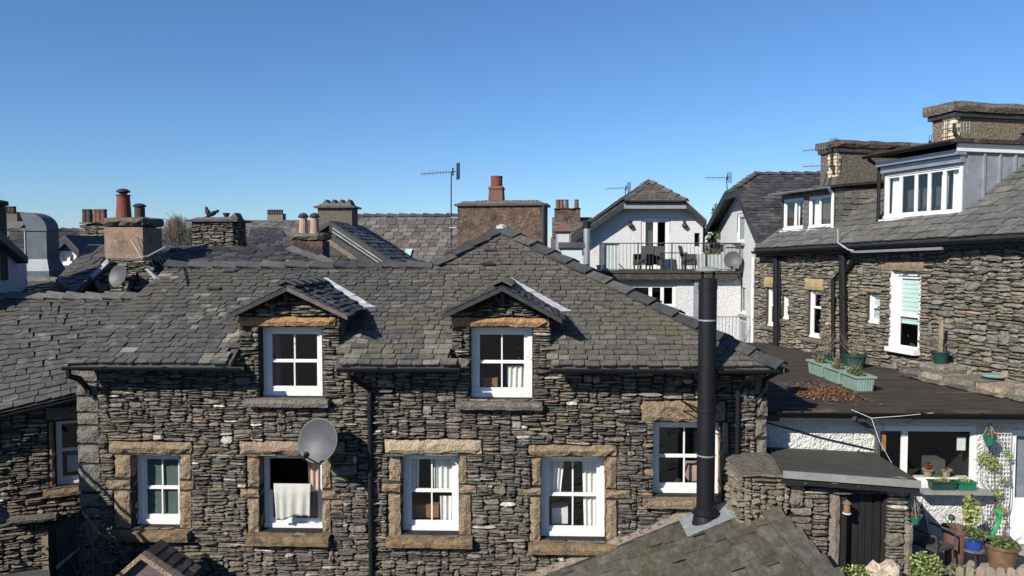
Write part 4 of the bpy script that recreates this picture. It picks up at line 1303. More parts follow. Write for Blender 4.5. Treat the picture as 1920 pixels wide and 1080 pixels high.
window(DR, rb, .055, wR - .035, zb1 + .003, zh - .003, reveal=-.02, fw=.05, sill=.06, sw=.04, rows=(), cols=(.2, .42, .6, .8), vb=.075, rail=.05, depth=.25, grow=-.03,
       curtains=[('fold', .02, .17, 0, 1, 'curtain', 0), ('fold', .72, .80, 0, 1, 'curtain', 0), ('fold', .86, .99, 0, 1, 'curtain', 0)])
m = MB(DR); m.box(.0, wR + .02, -.10, -.0, zh + .02, zh + .15); m.box(-.04, wR + .05, -.2, 0, zh + .16, zt1 - .02)
m.build('dormer_fascia', 'zinc', dro)
MB(DR).box(wR + .012, wR + .06, -.2, run, zt1 - .06, zt1 + .09).build('side_fascia', 'white', dro)
m = MB(DR); m.box(-.14, wR + .14, -.32, run + .6, zt1 + .095, zt1 + .17); m.build('dormer_roof', 'felt', dro)
gutter(dro, DR.pt(-.2, -.37, zt1 + .12), DR.pt(wR + .1, -.37, zt1 + .12), r=.06)
MB().tube([DR.pt(-.1, -.33, zt1 + .06), DR.pt(-.06, -.08, zt1 - .12), DR.pt(-.06, -.08, zb1 - .05)], .04, 8).build('downpipe', 'black', dro)
MB(DR).box(-.05, wR + .02, -.1, 0, zb1 - .1, zb1 - .01).build('dormer_apron', 'white', dro)

# -- chimneys: front faces look along the roof towards the camera
def stack(parent, px0, px1, ytop, ycap, ybot, O, mat, capmat, depth=.6, cap_over=.1, name='chimney'):
    cf = Fr(Vector((O.x, O.y, 0)), RW.V)
    a0, a1, c0, c1 = cf.rect(px0, ycap, px1, ybot)
    zc = cf.px((px0 + px1) / 2, ytop)[1]
    ck = MB(cf).box(a0, a1, 0, depth, c0 - 2.0, c1).build(name, mat, parent)
    m = MB(cf); m.box(a0 - cap_over * .5, a1 + cap_over * .5, -cap_over * .5, depth + cap_over * .5, c1 + .003, c1 + .09); m.build('string_course', 'slate_dark', ck)
    m = MB(cf); m.rough(a0 - cap_over, a1 + cap_over, -cap_over, depth + cap_over, c1 + .09, zc, seed=int(px0), amt=.028, step=.12); m.build('coping', capmat, ck)
    return cf, a0, a1, c0, c1, ck
cf, a0, a1, c0, c1, ck = stack(rb, 1568, 1745, 265, 288, 338, DF.pt(wL - .12, 0, 0), 'render_gr', 'coping_rd')
for i in range(9):
    MB(cf).box(a0 - .004 - (.02 if i % 2 else 0), a0 + (.10 if i % 2 else .055), -.012, .3, c0 + .06 + i * .085, c0 + .13 + i * .085).build('brick', 'yellow_brick', ck)
cf2, a0, a1, c0, c1, ck2 = stack(rb, 1790, 2030, 196, 225, 262, DR.pt(wR - 1.2, 0, 0), 'render_tan', 'coping', cap_over=.14)
for i in range(9):
    MB(cf2).box(a0 - .004 - (.02 if i % 2 else 0), a0 + (.12 if i % 2 else .06), -.012, .3, c0 - .05 + i * .085, c0 + .02 + i * .085).build('brick', 'yellow_brick', ck2)

# ================================================================ TV aerials
def aerial(label, foot_, top, boom_end, n=10, el=.16, group='rooftop aerials', refl=True, mat='zinc', pole=True, kinked=None, r=.014):
    foot_, top, boom_end = Vector(foot_), Vector(top), Vector(boom_end)
    t = thing('tv_aerial', label, 'aerial', foot_, group)
    MB().tube([foot_] + ([Vector(q) for q in kinked] if kinked else []) + [top], r, 6).build('mast', 'iron', t)
    b = boom_end - top; d = b.normalized()
    x = Z if abs(d.z) < .6 else Vector((1, 0, 0))
    MB().tube([top - d * .25, boom_end], r * .7, 5).build('boom', mat, t)
    m = MB()
    for i in range(n):
        q = top + b * (i + 1) / n
        m.tube([q - x * el * .5, q + x * el * .5], r * .35, 4)
        m.tube([q - d.cross(x) * el * .3, q + d.cross(x) * el * .3], r * .35, 4)
    m.build('directors', mat, t)
    if refl:
        m = MB()
        for k in range(-2, 3):
            m.tube([top - d * .2 + d.cross(x) * .05 * k - x * .22, top - d * .2 + d.cross(x) * .05 * k + x * .22], r * .5, 4)
        m.box(top.x - d.x * .05 - .02, top.x - d.x * .05 + .02, top.y - .03, top.y + .03, top.z - .1, top.z + .1)
        m.build('reflector', 'iron', t)
    return t
aerial('small aerial pointing left above the slate-hung cheek chimney', P(1568, 325, 18.6), P(1552, 277, 18.4), P(1506, 283, 18.0), n=9, el=.14)
aerial('lower of two aerials clamped to the mossy brown chimney', P(1568, 330, 18.5), P(1556, 310, 18.4), P(1506, 312, 18.0), n=12, el=.16)
aerial('aerial clamped to the corner of the tallest tan chimney', P(1792, 262, 16.2), P(1790, 240, 16.1), P(1818, 238, 15.7), n=5, el=.2)
aerial('low white aerial lying beside the brown coping of the nearer stack', P(1742, 282, 17.8), P(1740, 272, 17.8), P(1710, 277, 17.5), n=8, el=.2)

# ================================================================ white flat-roofed extension
YX = 12.05
EX = Fr((0, YX, 0), (1, 0, 0))
FZ = 2.70
ext = thing('white_extension', 'white roughcast extension with brown felt flat roof', 'extension', (6.0, YX, 0))
wh = EX.rect(1642, 800, 1832, 909)
dh = EX.rect(1893, 806, 1985, 1045)
m = MB(EX); holed(m, aR - .02, 9.0, -.1, FZ - .1, [wh, (dh[0], dh[1], .45, dh[3])], depth=.2)
m.build('wall', 'white_w', ext)
wend = RW.pt((A_.y - 11.3) / -RW.U.y, 0, 0)
wfar = RW.pt(.6, 0, 0)
YG = 11.75                               # front edge of the flat roof
poly = [(aR + .045, YG), (9.2, YG), (9.2, 12.2)] + [(B_.x - .0, B_.y), (wfar.x, wfar.y), (aR + .045, wfar.y)]
m = MB(); m.prism([Vector((x, y, FZ - .09)) for x, y in poly], (0, 0, .09)); m.build('flat_roof', 'felt', ext)
for i in range(9):                        # felt laps
    m = MB()
    y = 12.0 + i * .6
    m.box(aR + .3, 8.2 - i * .22, y, y + .05, FZ + .002, FZ + .010)
    m.build('felt_lap', 'felt', ext)
gutter(ext, (aR + .04, YG - .04, FZ - .04), (9.2, YG - .04, FZ - .04), r=.055)
MB().box(aR + .05, 9.2, YG + .002, YG + .02, FZ - .2, FZ - .092).build('fascia', 'iron', ext)
window(EX, ext, wh[0] + .003, wh[1] - .003, wh[2] + .003, wh[3] - .003, reveal=.02, fw=.05, sill=.05, sw=.03, rows=(), cols=(.28,), vb=.10, rail=.05, room='room_dk', depth=1.4, grow=.02,
       curtains=[('flat', .86, .95, .58, .84, 'white'), ('box', .62, .78, .0, .35, 'room')])
MB(EX).box(wh[0] - .05, wh[1] + .06, -.14, .02, wh[2] - .07, wh[2] - .004).build('window_sill', 'white', ext)
dm = MB(EX); dm.box(dh[0] + .01, dh[0] + .09, .02, .09, .45, dh[3] - .01); dm.box(dh[0] + .09, dh[1], .02, .09, dh[3] - .10, dh[3] - .01)
dm.box(dh[0] + .09, dh[1], .03, .08, .45, EX.px(1905, 935)[1]); dr_o = dm.build('door', 'white', ext)
MB(EX).box(dh[0] + .09, dh[1], .05, .056, EX.px(1905, 935)[1], dh[3] - .10).build('pane', 'glass', dr_o)
MB(EX).box(dh[0] + .09, dh[1], .12, .13, .45, dh[3]).build('door_blind', 'lead_dk', dr_o)
m = MB(EX); k = EX.px(1640, 815); j = EX.px(1586, 773)
m.tube([(j[0], YG - .03, FZ - .08), (j[0], YG - .02, FZ - .14), (j[0] + .1, YX - .16, FZ - .2), (k[0] - .02, YX - .08, k[1] + .06), (k[0], YX - .08, k[1] - .05), (k[0], YX - .08, 1.9)], .036, 8)
m.build('downpipe', 'dish', ext)
m = MB(); m.tube([EX.pt(EX.px(1437, 792)[0], -.02, EX.px(1437, 792)[1]), EX.pt(EX.px(1540, 822)[0], -.03, EX.px(1540, 820)[1]), EX.pt(EX.px(1638, 843)[0], -.02, EX.px(1638, 843)[1])], .012, 6)
m.build('cable', 'black', ext)
wl = MB(); wl.tube([P(1596, 768, 11.7), P(1634, 784, 11.6), P(1690, 780, 11.6), P(1750, 774, 11.7)], .004, 5); wl.tube([P(1634, 784, 11.6), P(1650, 830, 11.3), P(1672, 868, 10.6)], .003, 5)
wl.build('washing_line', 'white', label='thin white washing line strung below the flat roof edge', cat='washing line')

# ================================================================ things on the flat roof
on_roof = lambda x, y, z=FZ: hit(x, y, Vector((0, 0, z)), Z)
TR = 'green troughs on the flat roof'
def trough(label, c, ang, L, W, H, mat='green', ribs=True, group=None, name='planter_trough'):
    t = thing(name, label, 'planter', c, group)
    U = Vector((math.cos(ang), math.sin(ang), 0)); fr = Fr(c, U)
    m = MB(fr)
    m.loft([(-L * .45, L * .45, -W * .40, W * .40, 0), (-L * .49, L * .49, -W * .47, W * .47, H * .86), (-L * .53, L * .53, -W * .56, W * .56, H * .87), (-L * .53, L * .53, -W * .56, W * .56, H),
            (-L * .47, L * .47, -W * .44, W * .44, H), (-L * .46, L * .46, -W * .42, W * .42, H * .8)])
    m.build('tub', mat, t)
    if ribs:
        for e in (-1, 1):
            for i in range(6):
                b = -W * .34 + i * W * .68 / 5
                MB(fr).loft([(e * L * .455 - .006, e * L * .455 + .006, b - .008, b + .008, .01), (e * L * .495 - .006, e * L * .495 + .006, b - .008, b + .008, H * .84)]).build('rib', mat, t)
    MB(fr).box(-L * .455, L * .455, -W * .41, W * .41, H * .7, H * .82).build('soil', 'soil', t)
    return t, fr
def plant_in(t, c, spec, seed=0, name='plant'):
    for i, (kind, args) in enumerate(spec):
        m = MB()
        if kind == 'leaf':
            off, rad, n, s, mat = args
            leaves(m, Vector(c) + Vector(off), rad, int(n * 2.2), s * .7, seed + i); m.build('foliage', mat, t)
        else:
            off, n, h, sp, mat = args
            twigs(m, Vector(c) + Vector(off), n, h, sp, .004, seed + i); m.build('stems', mat, t)
tx = 5.62; ys = [13.5, 14.26, 15.02]; lb = ['nearest of the three pale green troughs, with sprouting plants', 'middle one of the three pale green troughs', 'farthest of the three pale green troughs, nearest the stone wall']
for i, y in enumerate(ys):
    t, fr = trough(lb[i], Vector((tx - .03 * i, y, FZ + .004)), math.pi / 2 + .06, .62, .33, .27, group=TR)
    plant_in(t, fr.O + Z * .26, [('leaf', ((0, .1, .05), (.12, .28, .08), 70 if i == 0 else 30, .045, 'leaf')), ('twig', ((0, .1, 0), 10, .3, .12, 'twig')), ('leaf', ((0, 0, 0), (.13, .28, .03), 60, .03, 'leaf_dry'))], seed=i * 7)
def round_pot(label, c, r0, r1, H, mat, group=None, spec=(), seed=0, rim=.02, name='plant_pot', n=20):
    t = thing(name, label, 'plant pot', c, group)
    MB().lathe(c, [(r0, 0), (r0 + (r1 - r0) * .5, H * .5), (r1, H * .88), (r1 + rim, H * .89), (r1 + rim, H), (r1 - .015, H), (r1 - .025, H * .85)], n).build('pot', mat, t, smooth=False)
    MB().lathe(Vector(c) + Z * H * .78, [(r1 - .03, 0), (r1 - .03, .02), (.02, .04)], 12).build('soil', 'soil', t)
    plant_in(t, Vector(c) + Z * H * .85, spec, seed)
    return t
bare = lambda h, n=14, s=.3: [('twig', ((0, 0, 0), n, h, s, 'twig')), ('twig', ((.05, .03, 0), n // 2, h * .8, s, 'twig_d'))]
round_pot('wide dark green half-barrel pot with bare stems behind the troughs', on_roof(1600, 689), .21, .25, .27, 'green_d', spec=bare(.55, 18))
round_pot('smaller dark green pot with dry stems behind the farthest trough', on_roof(1548, 683), .15, .19, .24, 'green_d', spec=bare(.75, 14), seed=4)
# ledge along the wall
ledge = thing('stone_ledge', 'low ledge of loose slate slabs along the foot of the rubble wall', 'ledge', RW.pt(LW - 1.5, -.4, FZ))
LF = RW
rng = random.Random(9)
aa = RW.px(1735, 690)[0]
k = 0
while aa < LW + .8:
    wd = rng.uniform(.35, .7)
    MB(LF).rough(aa, aa + wd - .015, -.62 + rng.uniform(-.06, .1), -.06, FZ + .004, FZ + .20 + rng.uniform(-.02, .05), seed=k, amt=.03, step=.15).build('slab', 'stone_r', ledge)
    aa += wd; k += 1
pc = RW.pt(RW.px(1791, 670)[0], -.33, FZ + .26)
pc.z = P(1791, 681, pc.y).z
MB(RW).rough(RW.px(1791, 670)[0] - .3, RW.px(1791, 670)[0] + .35, -.58, -.08, FZ + .20, pc.z - .005, seed=77, amt=.02).build('slab', 'stone_r', ledge)
t = round_pot('navy round pot with a wooden stake and dead stems by the rubble wall', pc, .11, .145, .22, 'green_d', spec=bare(.5, 16, .35), seed=8)
MB().box(pc.x - .03, pc.x + .03, pc.y - .02, pc.y + .02, pc.z + .1, pc.z + .80).build('stake', 'wood', t)
lid = P(1864, 706, RW.pt(RW.px(1864, 706)[0], -.35, 0).y)
MB().lathe(lid, [(.20, 0), (.21, .02), (.15, .045), (.02, .055)], 24).build('round_tray', 'green', label='round pale green tray lying on the slate ledge', cat='tray')
# leaf litter
m = MB(); rng = random.Random(3)
for i in range(2600):
    u = rng.gauss(0, .42); v = rng.gauss(0, .55)
    q = Vector((5.0 + u * .75 + (v * .05), 13.1 + v * .8, FZ + rng.uniform(.008, .035)))
    if not (aR + .2 < q.x < 5.42 and 11.85 < q.y): continue
    a = Vector((rng.gauss(0, 1), rng.gauss(0, 1), rng.gauss(0, .35))).normalized(); b = a.cross(Vector((rng.gauss(0, .4), rng.gauss(0, .4), 1))).normalized(); s = rng.uniform(.012, .03)
    m.raw([q - a * s, q + b * s * .5, q + a * s, q - b * s * .5], [(0, 1, 2, 3)])
m.build('leaf_litter', 'leaf_dry', label='drift of dry brown leaves beside the green troughs', cat='leaves', kind='stuff')

# ================================================================ little stone shed with the black door
YS = 10.32
SF = Fr((0, YS, 0), (1, 0, 0))
shed = thing('stone_shed', 'small rubble shed with felt roof and peeling black door', 'shed', (4.2, YS, 0))
sx0, sx1 = 3.42, 5.03
dx0, dx1 = SF.px(1590, 1000)[0], SF.px(1657, 1000)[0]
zt = SF.px(1600, 925)[1]
m = MB(SF); holed(m, sx0, sx1, -.1, zt + .16, [(dx0 - .12, dx1 + .02, .0, zt)], depth=.3)
m.raw([(sx1, YS, -.1), (sx1, YX - .02, -.1), (sx1, YX - .02, zt + .16), (sx1, YS, zt + .16)], [(0, 1, 2, 3)])
sw_ = m.build('wall', 'mortar', shed)
post0 = dx0 - .27
blk = [(post0, dx1 + .03, 0, zt), (sx1 - .09, sx1 + .1, 0, SF.px(1700, 980)[1])]
stones(SF, sw_, sx0, sx1, .02, zt + .12, lambda a, c: not any(b[0] < a < b[1] and b[2] < c < b[3] for b in blk), 'stone', seed=71, cell=(.03, .02), w=(4, 14), h=(2, 6), limit=200, proud=(.03, .08))
MB(SF).rough(post0, dx0 - .11, -.03, .2, 0, zt, seed=2, amt=.02).build('door_jamb', 'cement', shed)
MB(SF).box(dx0 - .105, dx0 - .03, -.02, .1, 0, zt).build('door_post', 'wood_dk', shed)
MB(SF).rough(sx1 - .085, sx1 + .04, -.05, .3, 0, SF.px(1700, 980)[1], seed=8, amt=.015).build('corner_post', 'cement', shed)
dd = MB(SF); nb_ = 5; wdt = (dx1 - dx0) / nb_
for i in range(1):
    dd.box(dx0 - .02, dx1, .17, .18, .02, zt)
do = dd.build('door', 'wood_dk', shed)
for i in range(nb_):
    MB(SF).box(dx0 + i * wdt + .005, dx0 + (i + 1) * wdt - .005, .14, .168, .03, zt - .02).build('board', 'wood_dk', do)
MB(SF).box(dx1 - .075, dx1 - .005, .10, .135, .02, zt - .01).build('door_stile', 'wood_dk', shed)
fl, fr_ = P(1468, 884, YS - .2), P(1726, 903, YS - .2); bl, br = P(1438, 838, YX - .03), P(1638, 848, YX - .03)
zf = (fl.z + fr_.z) / 2
fl.z += .0; 
m = MB(); m.prism([fl, fr_, br, bl], (0, 0, -.05)); m.build('roof', 'felt_g', shed)
m = MB(); q = Vector((0, -.02, .015)); m.prism([fl + q, fr_ + q, fr_ + q - Z * .10, fl + q - Z * .10], (0, .02, 0)); m.build('roof_trim', 'trim', shed)
m = MB(); q = Vector((0, .01, -.10)); m.prism([fl + q, fr_ + q, fr_ + q - Z * .07, fl + q - Z * .07], (0, .05, 0)); m.build('eaves_board', 'wood_dk', shed)
m = MB(); q = Vector((0, .02, -.02)); m.rough(fl.x + .05, fr_.x - .05, YS - .17, YS, fl.z - .22, fl.z - .11, seed=5, amt=.02); m.build('eaves_stone', 'stone', shed)
tin = SF.pt(SF.px(1584, 955)[0], -.07, 0); tin.z = SF.px(1584, 958)[1]
t = thing('rusty_lantern', 'rusty tin lantern fixed to the post beside the black shed door', 'lantern', tin)
MB().lathe(tin, [(.045, 0), (.047, .02), (.043, .022), (.043, .12), (.047, .125)], 14).build('body', 'ochre', t)
MB().lathe(tin + Z * .125, [(.06, 0), (.058, .012), (.01, .05)], 14).build('cap', 'quoin', t)
MB().lathe(tin - Z * .012, [(.055, 0), (.055, .012)], 14).build('tray', 'white', t)

# ================================================================ the yard
TZ = .5
m = MB(); m.box(5.1, 9.6, 9.0, YX - .002, -.1, TZ); m.build('terrace', 'pave', kind='structure')
nx, ny = 8, 4
T_ = bpy.data.objects['terrace']
rng = random.Random(2)
x = 5.15
while x < 9.0:
    w = rng.uniform(.38, .6); y = 9.05
    while y < YX - .1:
        d_ = min(rng.uniform(.4, .7), YX - .02 - y)
        MB().box(x, x + w - .02, y, y + d_ - .02, TZ + .002, TZ + .022 + rng.uniform(0, .008)).build('paving_slab', 'pave', T_)
        y += d_
    x += w
TZ += .03
yard = lambda x, y: hit(x, y, Vector((0, 0, TZ)), Z)
grass = lambda r, n, m='leaf': ('leaf', ((0, 0, .05), (r, r, .09), n, .05, m))
bp = Vector((P(1878, 1050, 11.05).x, 11.05, TZ))
round_pot('large brown glazed pot with decorated side and green plants', bp, .15, .21, .36, 'pot_br', spec=[grass(.22, 260), ('twig', ((0, 0, 0), 14, .28, .25, 'twig_d'))], seed=21, rim=.025)
st = Vector((P(1824, 1030, 11.1).x, 11.1, TZ))
t = thing('plant_stand', 'small low stand under the bright blue pot', 'stand', st)
zp = P(1824, 1029, 11.1).z
MB().lathe(Vector((st.x, st.y, zp - .02)), [(.15, 0), (.15, .02)], 16).build('top', 'quoin', t)
for s in range(3):
    an = s * 2.1 + .4
    MB().tube([(st.x + .1 * math.cos(an), st.y + .1 * math.sin(an), TZ), (st.x + .1 * math.cos(an), st.y + .1 * math.sin(an), zp - .02)], .012, 6).build('leg', 'iron', t)
round_pot('bright blue glazed pot on the low stand', Vector((st.x, st.y, zp)), .10, .13, .19, 'blue', spec=[grass(.2, 200), ('leaf', ((-.02, .05, .38), (.12, .12, .26), 230, .055, 'leaf_y'))], seed=22)
q = Vector((P(1790, 1040, 11.2).x, 11.2, TZ))
round_pot('tall terracotta pot of dead stems left of the blue pot', q, .12, .165, P(1785, 988, 11.2).z - TZ, 'terra_br', spec=[('leaf', ((0, 0, 0), (.17, .17, .04), 120, .04, 'leaf_dry')), ('twig', ((0, 0, 0), 8, .3, .3, 'twig_d'))], seed=23)
# hanging pots
def hanging(label, c, r, mat, hook, spec, seed=0):
    t = thing('hanging_pot', label, 'hanging pot', c)
    MB().lathe(c, [(r * .62, 0), (r * .8, r * .6), (r * .95, r * 1.15), (r * 1.06, r * 1.16), (r * 1.06, r * 1.35), (r * .9, r * 1.35), (r * .85, r * 1.1)], 18).build('pot', mat, t)
    for k in range(3):
        an = k * 2.094 + .3
        MB().tube([Vector(c) + Vector((math.cos(an) * r, math.sin(an) * r, r * 1.3)), hook], .006, 4).build('chain', 'trim', t)
    plant_in(t, Vector(c) + Z * r * 1.3, spec, seed)
    return t
hc = P(1715, 982, 10.35)
hanging('green hanging pot on cords beside the shed corner', hc, .075, 'green_b', P(1712, 905, 10.3), [('leaf', ((0, 0, .03), (.09, .09, .04), 70, .03, 'leaf_dry')), ('twig', ((0, 0, 0), 10, .3, .12, 'twig'))], 31)
hc = P(1856, 833, 11.75)
hanging('green half-round hanging pot under the white butterfly ornament', hc, .095, 'green_b', P(1857, 790, 11.9), [('leaf', ((.05, 0, .04), (.12, .08, .06), 40, .03, 'leaf_dry'))], 32)
bf = P(1860, 786, 11.98)
t = MB(); t.prism([bf + Vector((-.01, 0, 0)), bf + Vector((-.10, 0, -.03)), bf + Vector((-.07, 0, .06)), bf + Vector((-.01, -.0, .04))], (0, .012, 0)).prism([bf + Vector((.01, 0, 0)), bf + Vector((.07, 0, .0)), bf + Vector((.06, 0, .09)), bf + Vector((.01, 0, .05))], (0, .012, 0)).tube([bf + Vector((0, 0, -.05)), bf + Vector((0, 0, .07))], .012, 6)
t.build('butterfly_ornament', 'white', label='white butterfly ornament on the wall above the hanging pot', cat='ornament')
# sill planters
for i, (x0, x1, mat, lbl) in enumerate(((1742, 1790, 'green_d', 'long dark green planter on the white window sill'), (1793, 1826, 'green_b', 'short bright green planter on the white window sill'))):
    c0_ = P((x0 + x1) / 2, 925, YX - .2); c0_.z = wh[2] - .03 - .04
    t, fr = trough(lbl, Vector((c0_.x, YX - .2, wh[2] - .002)), 0, (x1 - x0) / 124, .16, .13, mat, ribs=False)
    plant_in(t, fr.O + Z * .13, [('leaf', ((0, 0, .02), (.16 if i == 0 else .1, .06, .04), 50, .025, 'leaf_y'))], seed=50 + i)
MB().box(wh[0] + .6, wh[1] + .08, YX - .32, YX - .145, wh[2] - .06, wh[2] - .004).build('planter_shelf', 'trim', ext)
# potted things inside the sill
for i, (x, mat, lbl, sp) in enumerate(((1753, 'pot_buff', 'orange flower in a small pot behind the extension window', [('leaf', ((0, 0, .08), (.06, .06, .06), 60, .03, 'terra'))]), (1788, 'sand_lt', 'cream pot without a plant behind the extension window', []))):
    c0_ = EX.pt(EX.px(x, 900)[0], .22, wh[2] + .06)
    round_pot(lbl, c0_, .05, .07, .13, mat, spec=sp, seed=60 + i)
MB(EX).box(wh[0] - .1, wh[1] + .1, .125, .34, wh[2] + .02, wh[2] + .058).build('inner_sill', 'white', ext)
# trellis
tr0, tr1, tc0, tc1 = EX.rect(1848, 795, 1890, 1000)
t = thing('wire_trellis', 'white wire trellis on the wall beside the extension door', 'trellis', EX.pt((tr0 + tr1) / 2, -.04, TZ))
nxx, nzz = 7, 26
for i in range(nxx + 1):
    MB(EX).box(tr0 + (tr1 - tr0) * i / nxx - .004, tr0 + (tr1 - tr0) * i / nxx + .004, -.05, -.042, tc0, tc1).build('upright_wire', 'white', t)
for j in range(nzz + 1):
    MB(EX).box(tr0, tr1, -.058, -.051, tc0 + (tc1 - tc0) * j / nzz - .004, tc0 + (tc1 - tc0) * j / nzz + .004).build('cross_wire', 'white', t)
t = thing('climbing_plant', 'leggy climber with pale green leaves on the wire trellis', 'plant', EX.pt(tr0 + .1, -.12, TZ))
m = MB(); rng = random.Random(13)
for i in range(7):
    a = tr0 + rng.uniform(-.05, .25); pts = [EX.pt(a, -.1, TZ)]
    for s in range(1, 6):
        pts.append(EX.pt(a + rng.uniform(-.18, .18), -.1 + rng.uniform(-.05, .03), TZ + s * .34))
    m.tube(pts, .007, 5, .003)
m.build('stems', 'twig_d', t)
m = MB()
for (x, y, rx_, rz_, n) in ((1850, 862, .16, .06, 60), (1862, 872, .12, .09, 60), (1846, 855, .1, .06, 40), (1868, 925, .14, .06, 55), (1875, 955, .1, .07, 45), (1890, 850, .06, .06, 25), (1882, 900, .1, .05, 30)):
    a, c = EX.px(x, y, -.12); leaves(m, EX.pt(a, -.12, c), (rx_ * 1.15, .06, rz_ * 1.5), int(n * 2.0), .026, x)
m.build('foliage', 'leaf_y', t)
# bushes
def bush(label, c, rad, n, s, mats, seed, stems=8):
    t = thing('garden_bush', label, 'bush', (c[0], c[1], TZ - .03))
    m = MB(); twigs(m, (c[0], c[1], TZ - .03), stems, rad[2] * 2, rad[0], .006, seed); m.build('stems', 'twig_d', t)
    for i, mt in enumerate(mats):
        m = MB(); leaves(m, c, rad, int(n * 2.6), s * .66, seed + i); m.build('foliage', mt, t)
bc = P(1735, 1062, 10.2); bush('leafy green bush in shade right of the shed', (bc.x, bc.y, bc.z), (.22, .25, .18), 190, .045, ['leaf', 'leaf_y'], 81)
bc = P(1800, 1075, 10.3); bush('low trailing green bush at the bottom edge by the paling fence', (bc.x, bc.y, bc.z), (.28, .2, .12), 130, .045, ['leaf'], 83)
bc = P(1605, 1078, 10.0); bush('green weed growing in front of the black shed door', (bc.x, bc.y, bc.z), (.25, .15, .14), 150, .035, ['leaf_y', 'leaf'], 85)
# rockery
for i, (x, y, s, lbl) in enumerate(((1643, 1066, .14, 'pale upright stone at the foot of the shed door'), (1672, 1070, .18, 'rounded boulder right of the pale upright stone'), (1655, 1085, .15, 'low boulder in front of the pale upright stone'))):
    q = P(x, y, 9.9 - .1 * i)
    t = MB(); t.rough(q.x - s * .6, q.x + s * .6, q.y - s * .5, q.y + s * .5, q.z - s * (1.0 if i else 1.2), q.z + s * .6, seed=i + 5, amt=.05, step=.07)
    t.box(q.x - s * .4, q.x + s * .4, q.y - s * .3, q.y + s * .3, 0, q.z - s * .5)
    t.build('boulder', 'rock', label=lbl, cat='boulder', group='rockery stones')
# hose reel, lantern-like watering rose and bright green hose loop
c0_ = P(1866, 975, 11.2)
m = MB(); m.tube([c0_ + Vector((.0, 0, .16)), c0_ + Vector((.05, -.03, .1)), c0_ + Vector((.06, 0, 0)), c0_ + Vector((.03, 0, -.12)), c0_ + Vector((-.02, .02, -.2)), Vector((c0_.x + .02, 11.25, TZ))], .032, 8, .02)
m.build('garden_hose', 'green_h', label='bright green hose hanging between the blue and brown pots', cat='hose')
c0_ = P(1785, 970, 11.6)
t = thing('watering_can_rose', 'small green watering rose on a thin stake before the roughcast wall', 'watering rose', (c0_.x, 11.6, TZ))
MB().lathe(c0_, [(.02, -.05), (.045, -.03), (.055, .0), (.03, .03), (.01, .035)], 12, (.4, -.6, .6)).build('rose', 'green_d', t)
MB().tube([(c0_.x, 11.6, TZ), c0_], .008, 5).build('stake', 'iron', t)
# grey garden chair in the shade
c0_ = Vector((P(1752, 1010, 10.9).x, 10.95, TZ))
t = thing('garden_chair', 'charcoal garden chair in shade left of the terracotta pot', 'chair', c0_)
fr = Fr(c0_, (math.cos(.5), math.sin(.5), 0))
MB(fr).box(-.2, .2, -.2, .2, .36, .40).build('seat', 'chair_g', t)
MB(fr).prism([fr.pt(-.2, .19, .40), fr.pt(.2, .19, .40), fr.pt(.17, .28, .86), fr.pt(-.17, .28, .86)], fr.V * .03).build('backrest', 'chair_g', t)
for a in (-.18, .18):
    for b in (-.18, .18):
        MB().tube([fr.pt(a * 1.1, b * 1.1, 0), fr.pt(a, b, .36)], .016, 6).build('leg', 'chair_g', t)
    MB().tube([fr.pt(a * 1.15, -.2, .36), fr.pt(a * 1.2, -.2, .58), fr.pt(a * 1.15, .2, .6)], .016, 6).build('armrest', 'chair_g', t)
# paling fence at the bottom edge
fy = 9.75
f0, f1 = P(1800, 1075, fy).x, P(1935, 1075, fy).x
t = thing('paling_fence', 'low weathered paling fence with rounded tops at the bottom right', 'fence', ((f0 + f1) / 2, fy, TZ - .03))
n = 8; ztop_ = P(1860, 1064, fy).z
for i in range(n):
    x = f0 + (f1 - f0) * i / (n - 1); w = .044
    pts = [Vector((x - w, fy, TZ - .03)), Vector((x + w, fy, TZ - .03)), Vector((x + w, fy, ztop_ - .04))] + [Vector((x + w * math.cos(a), fy, ztop_ - .04 + .04 * math.sin(a))) for a in (.6, 1.2, 1.57, 1.94, 2.5)] + [Vector((x - w, fy, ztop_ - .04))]
    MB().prism(pts, (0, .02, 0)).build('pale', 'wood', t)
MB().box(f0 - .1, f1 + .2, fy + .022, fy + .05, TZ + .05, TZ + .1).build('rail', 'wood', t)
# bird feeder by the narrow pane
c0_ = P(1657, 830, 11.85)
t = thing('bird_feeder', 'yellowish hanging bird feeder in front of the narrow pane', 'bird feeder', c0_)
MB().box(c0_.x - .025, c0_.x + .025, c0_.y - .02, c0_.y + .02, c0_.z - .12, c0_.z + .12).build('body', 'ochre', t)
MB().tube([c0_ + Z * .12, P(1655, 793, 11.95)], .005, 4).build('cord', 'iron', t)
# ================================================================ white house with the balcony
YA = 31.0
WA = Fr((0, YA, 0), (1, 0, 0))
wa = thing('balcony_house', 'white roughcast house with half-hipped gable and railed balcony', 'house', (4.5, YA, 0))
fz = lambda y, D: P(1200, y, D).z
xl, xr = WA.px(1087, 450)[0], WA.px(1318, 430)[0]
YL = 28.75                               # the lower storey stands forward, its roof is the balcony
WL = Fr((0, YL, 0), (1, 0, 0))
xr2 = WL.px(1389, 560)[0]
zE_l, zE_r = WA.px(1087, 438)[1], WA.px(1318, 408)[1]
zTop = WA.px(1225, 376)[1]
hl, hr = WA.px(1170, 376)[0], WA.px(1288, 376)[0]
fd = WA.rect(1202, 408, 1256, 512)
lw_ = WL.rect(1178, 532, 1268, 577)
sw2 = WA.rect(1302, 432, 1312, 462)
zsl = WA.px(1200, 512)[1]
m = MB(WA)
holed(m, xl, xr, zsl, zE_l + .02, [(fd[0], fd[1], zsl + .02, min(fd[3], zE_l + .02)), sw2], depth=.15)
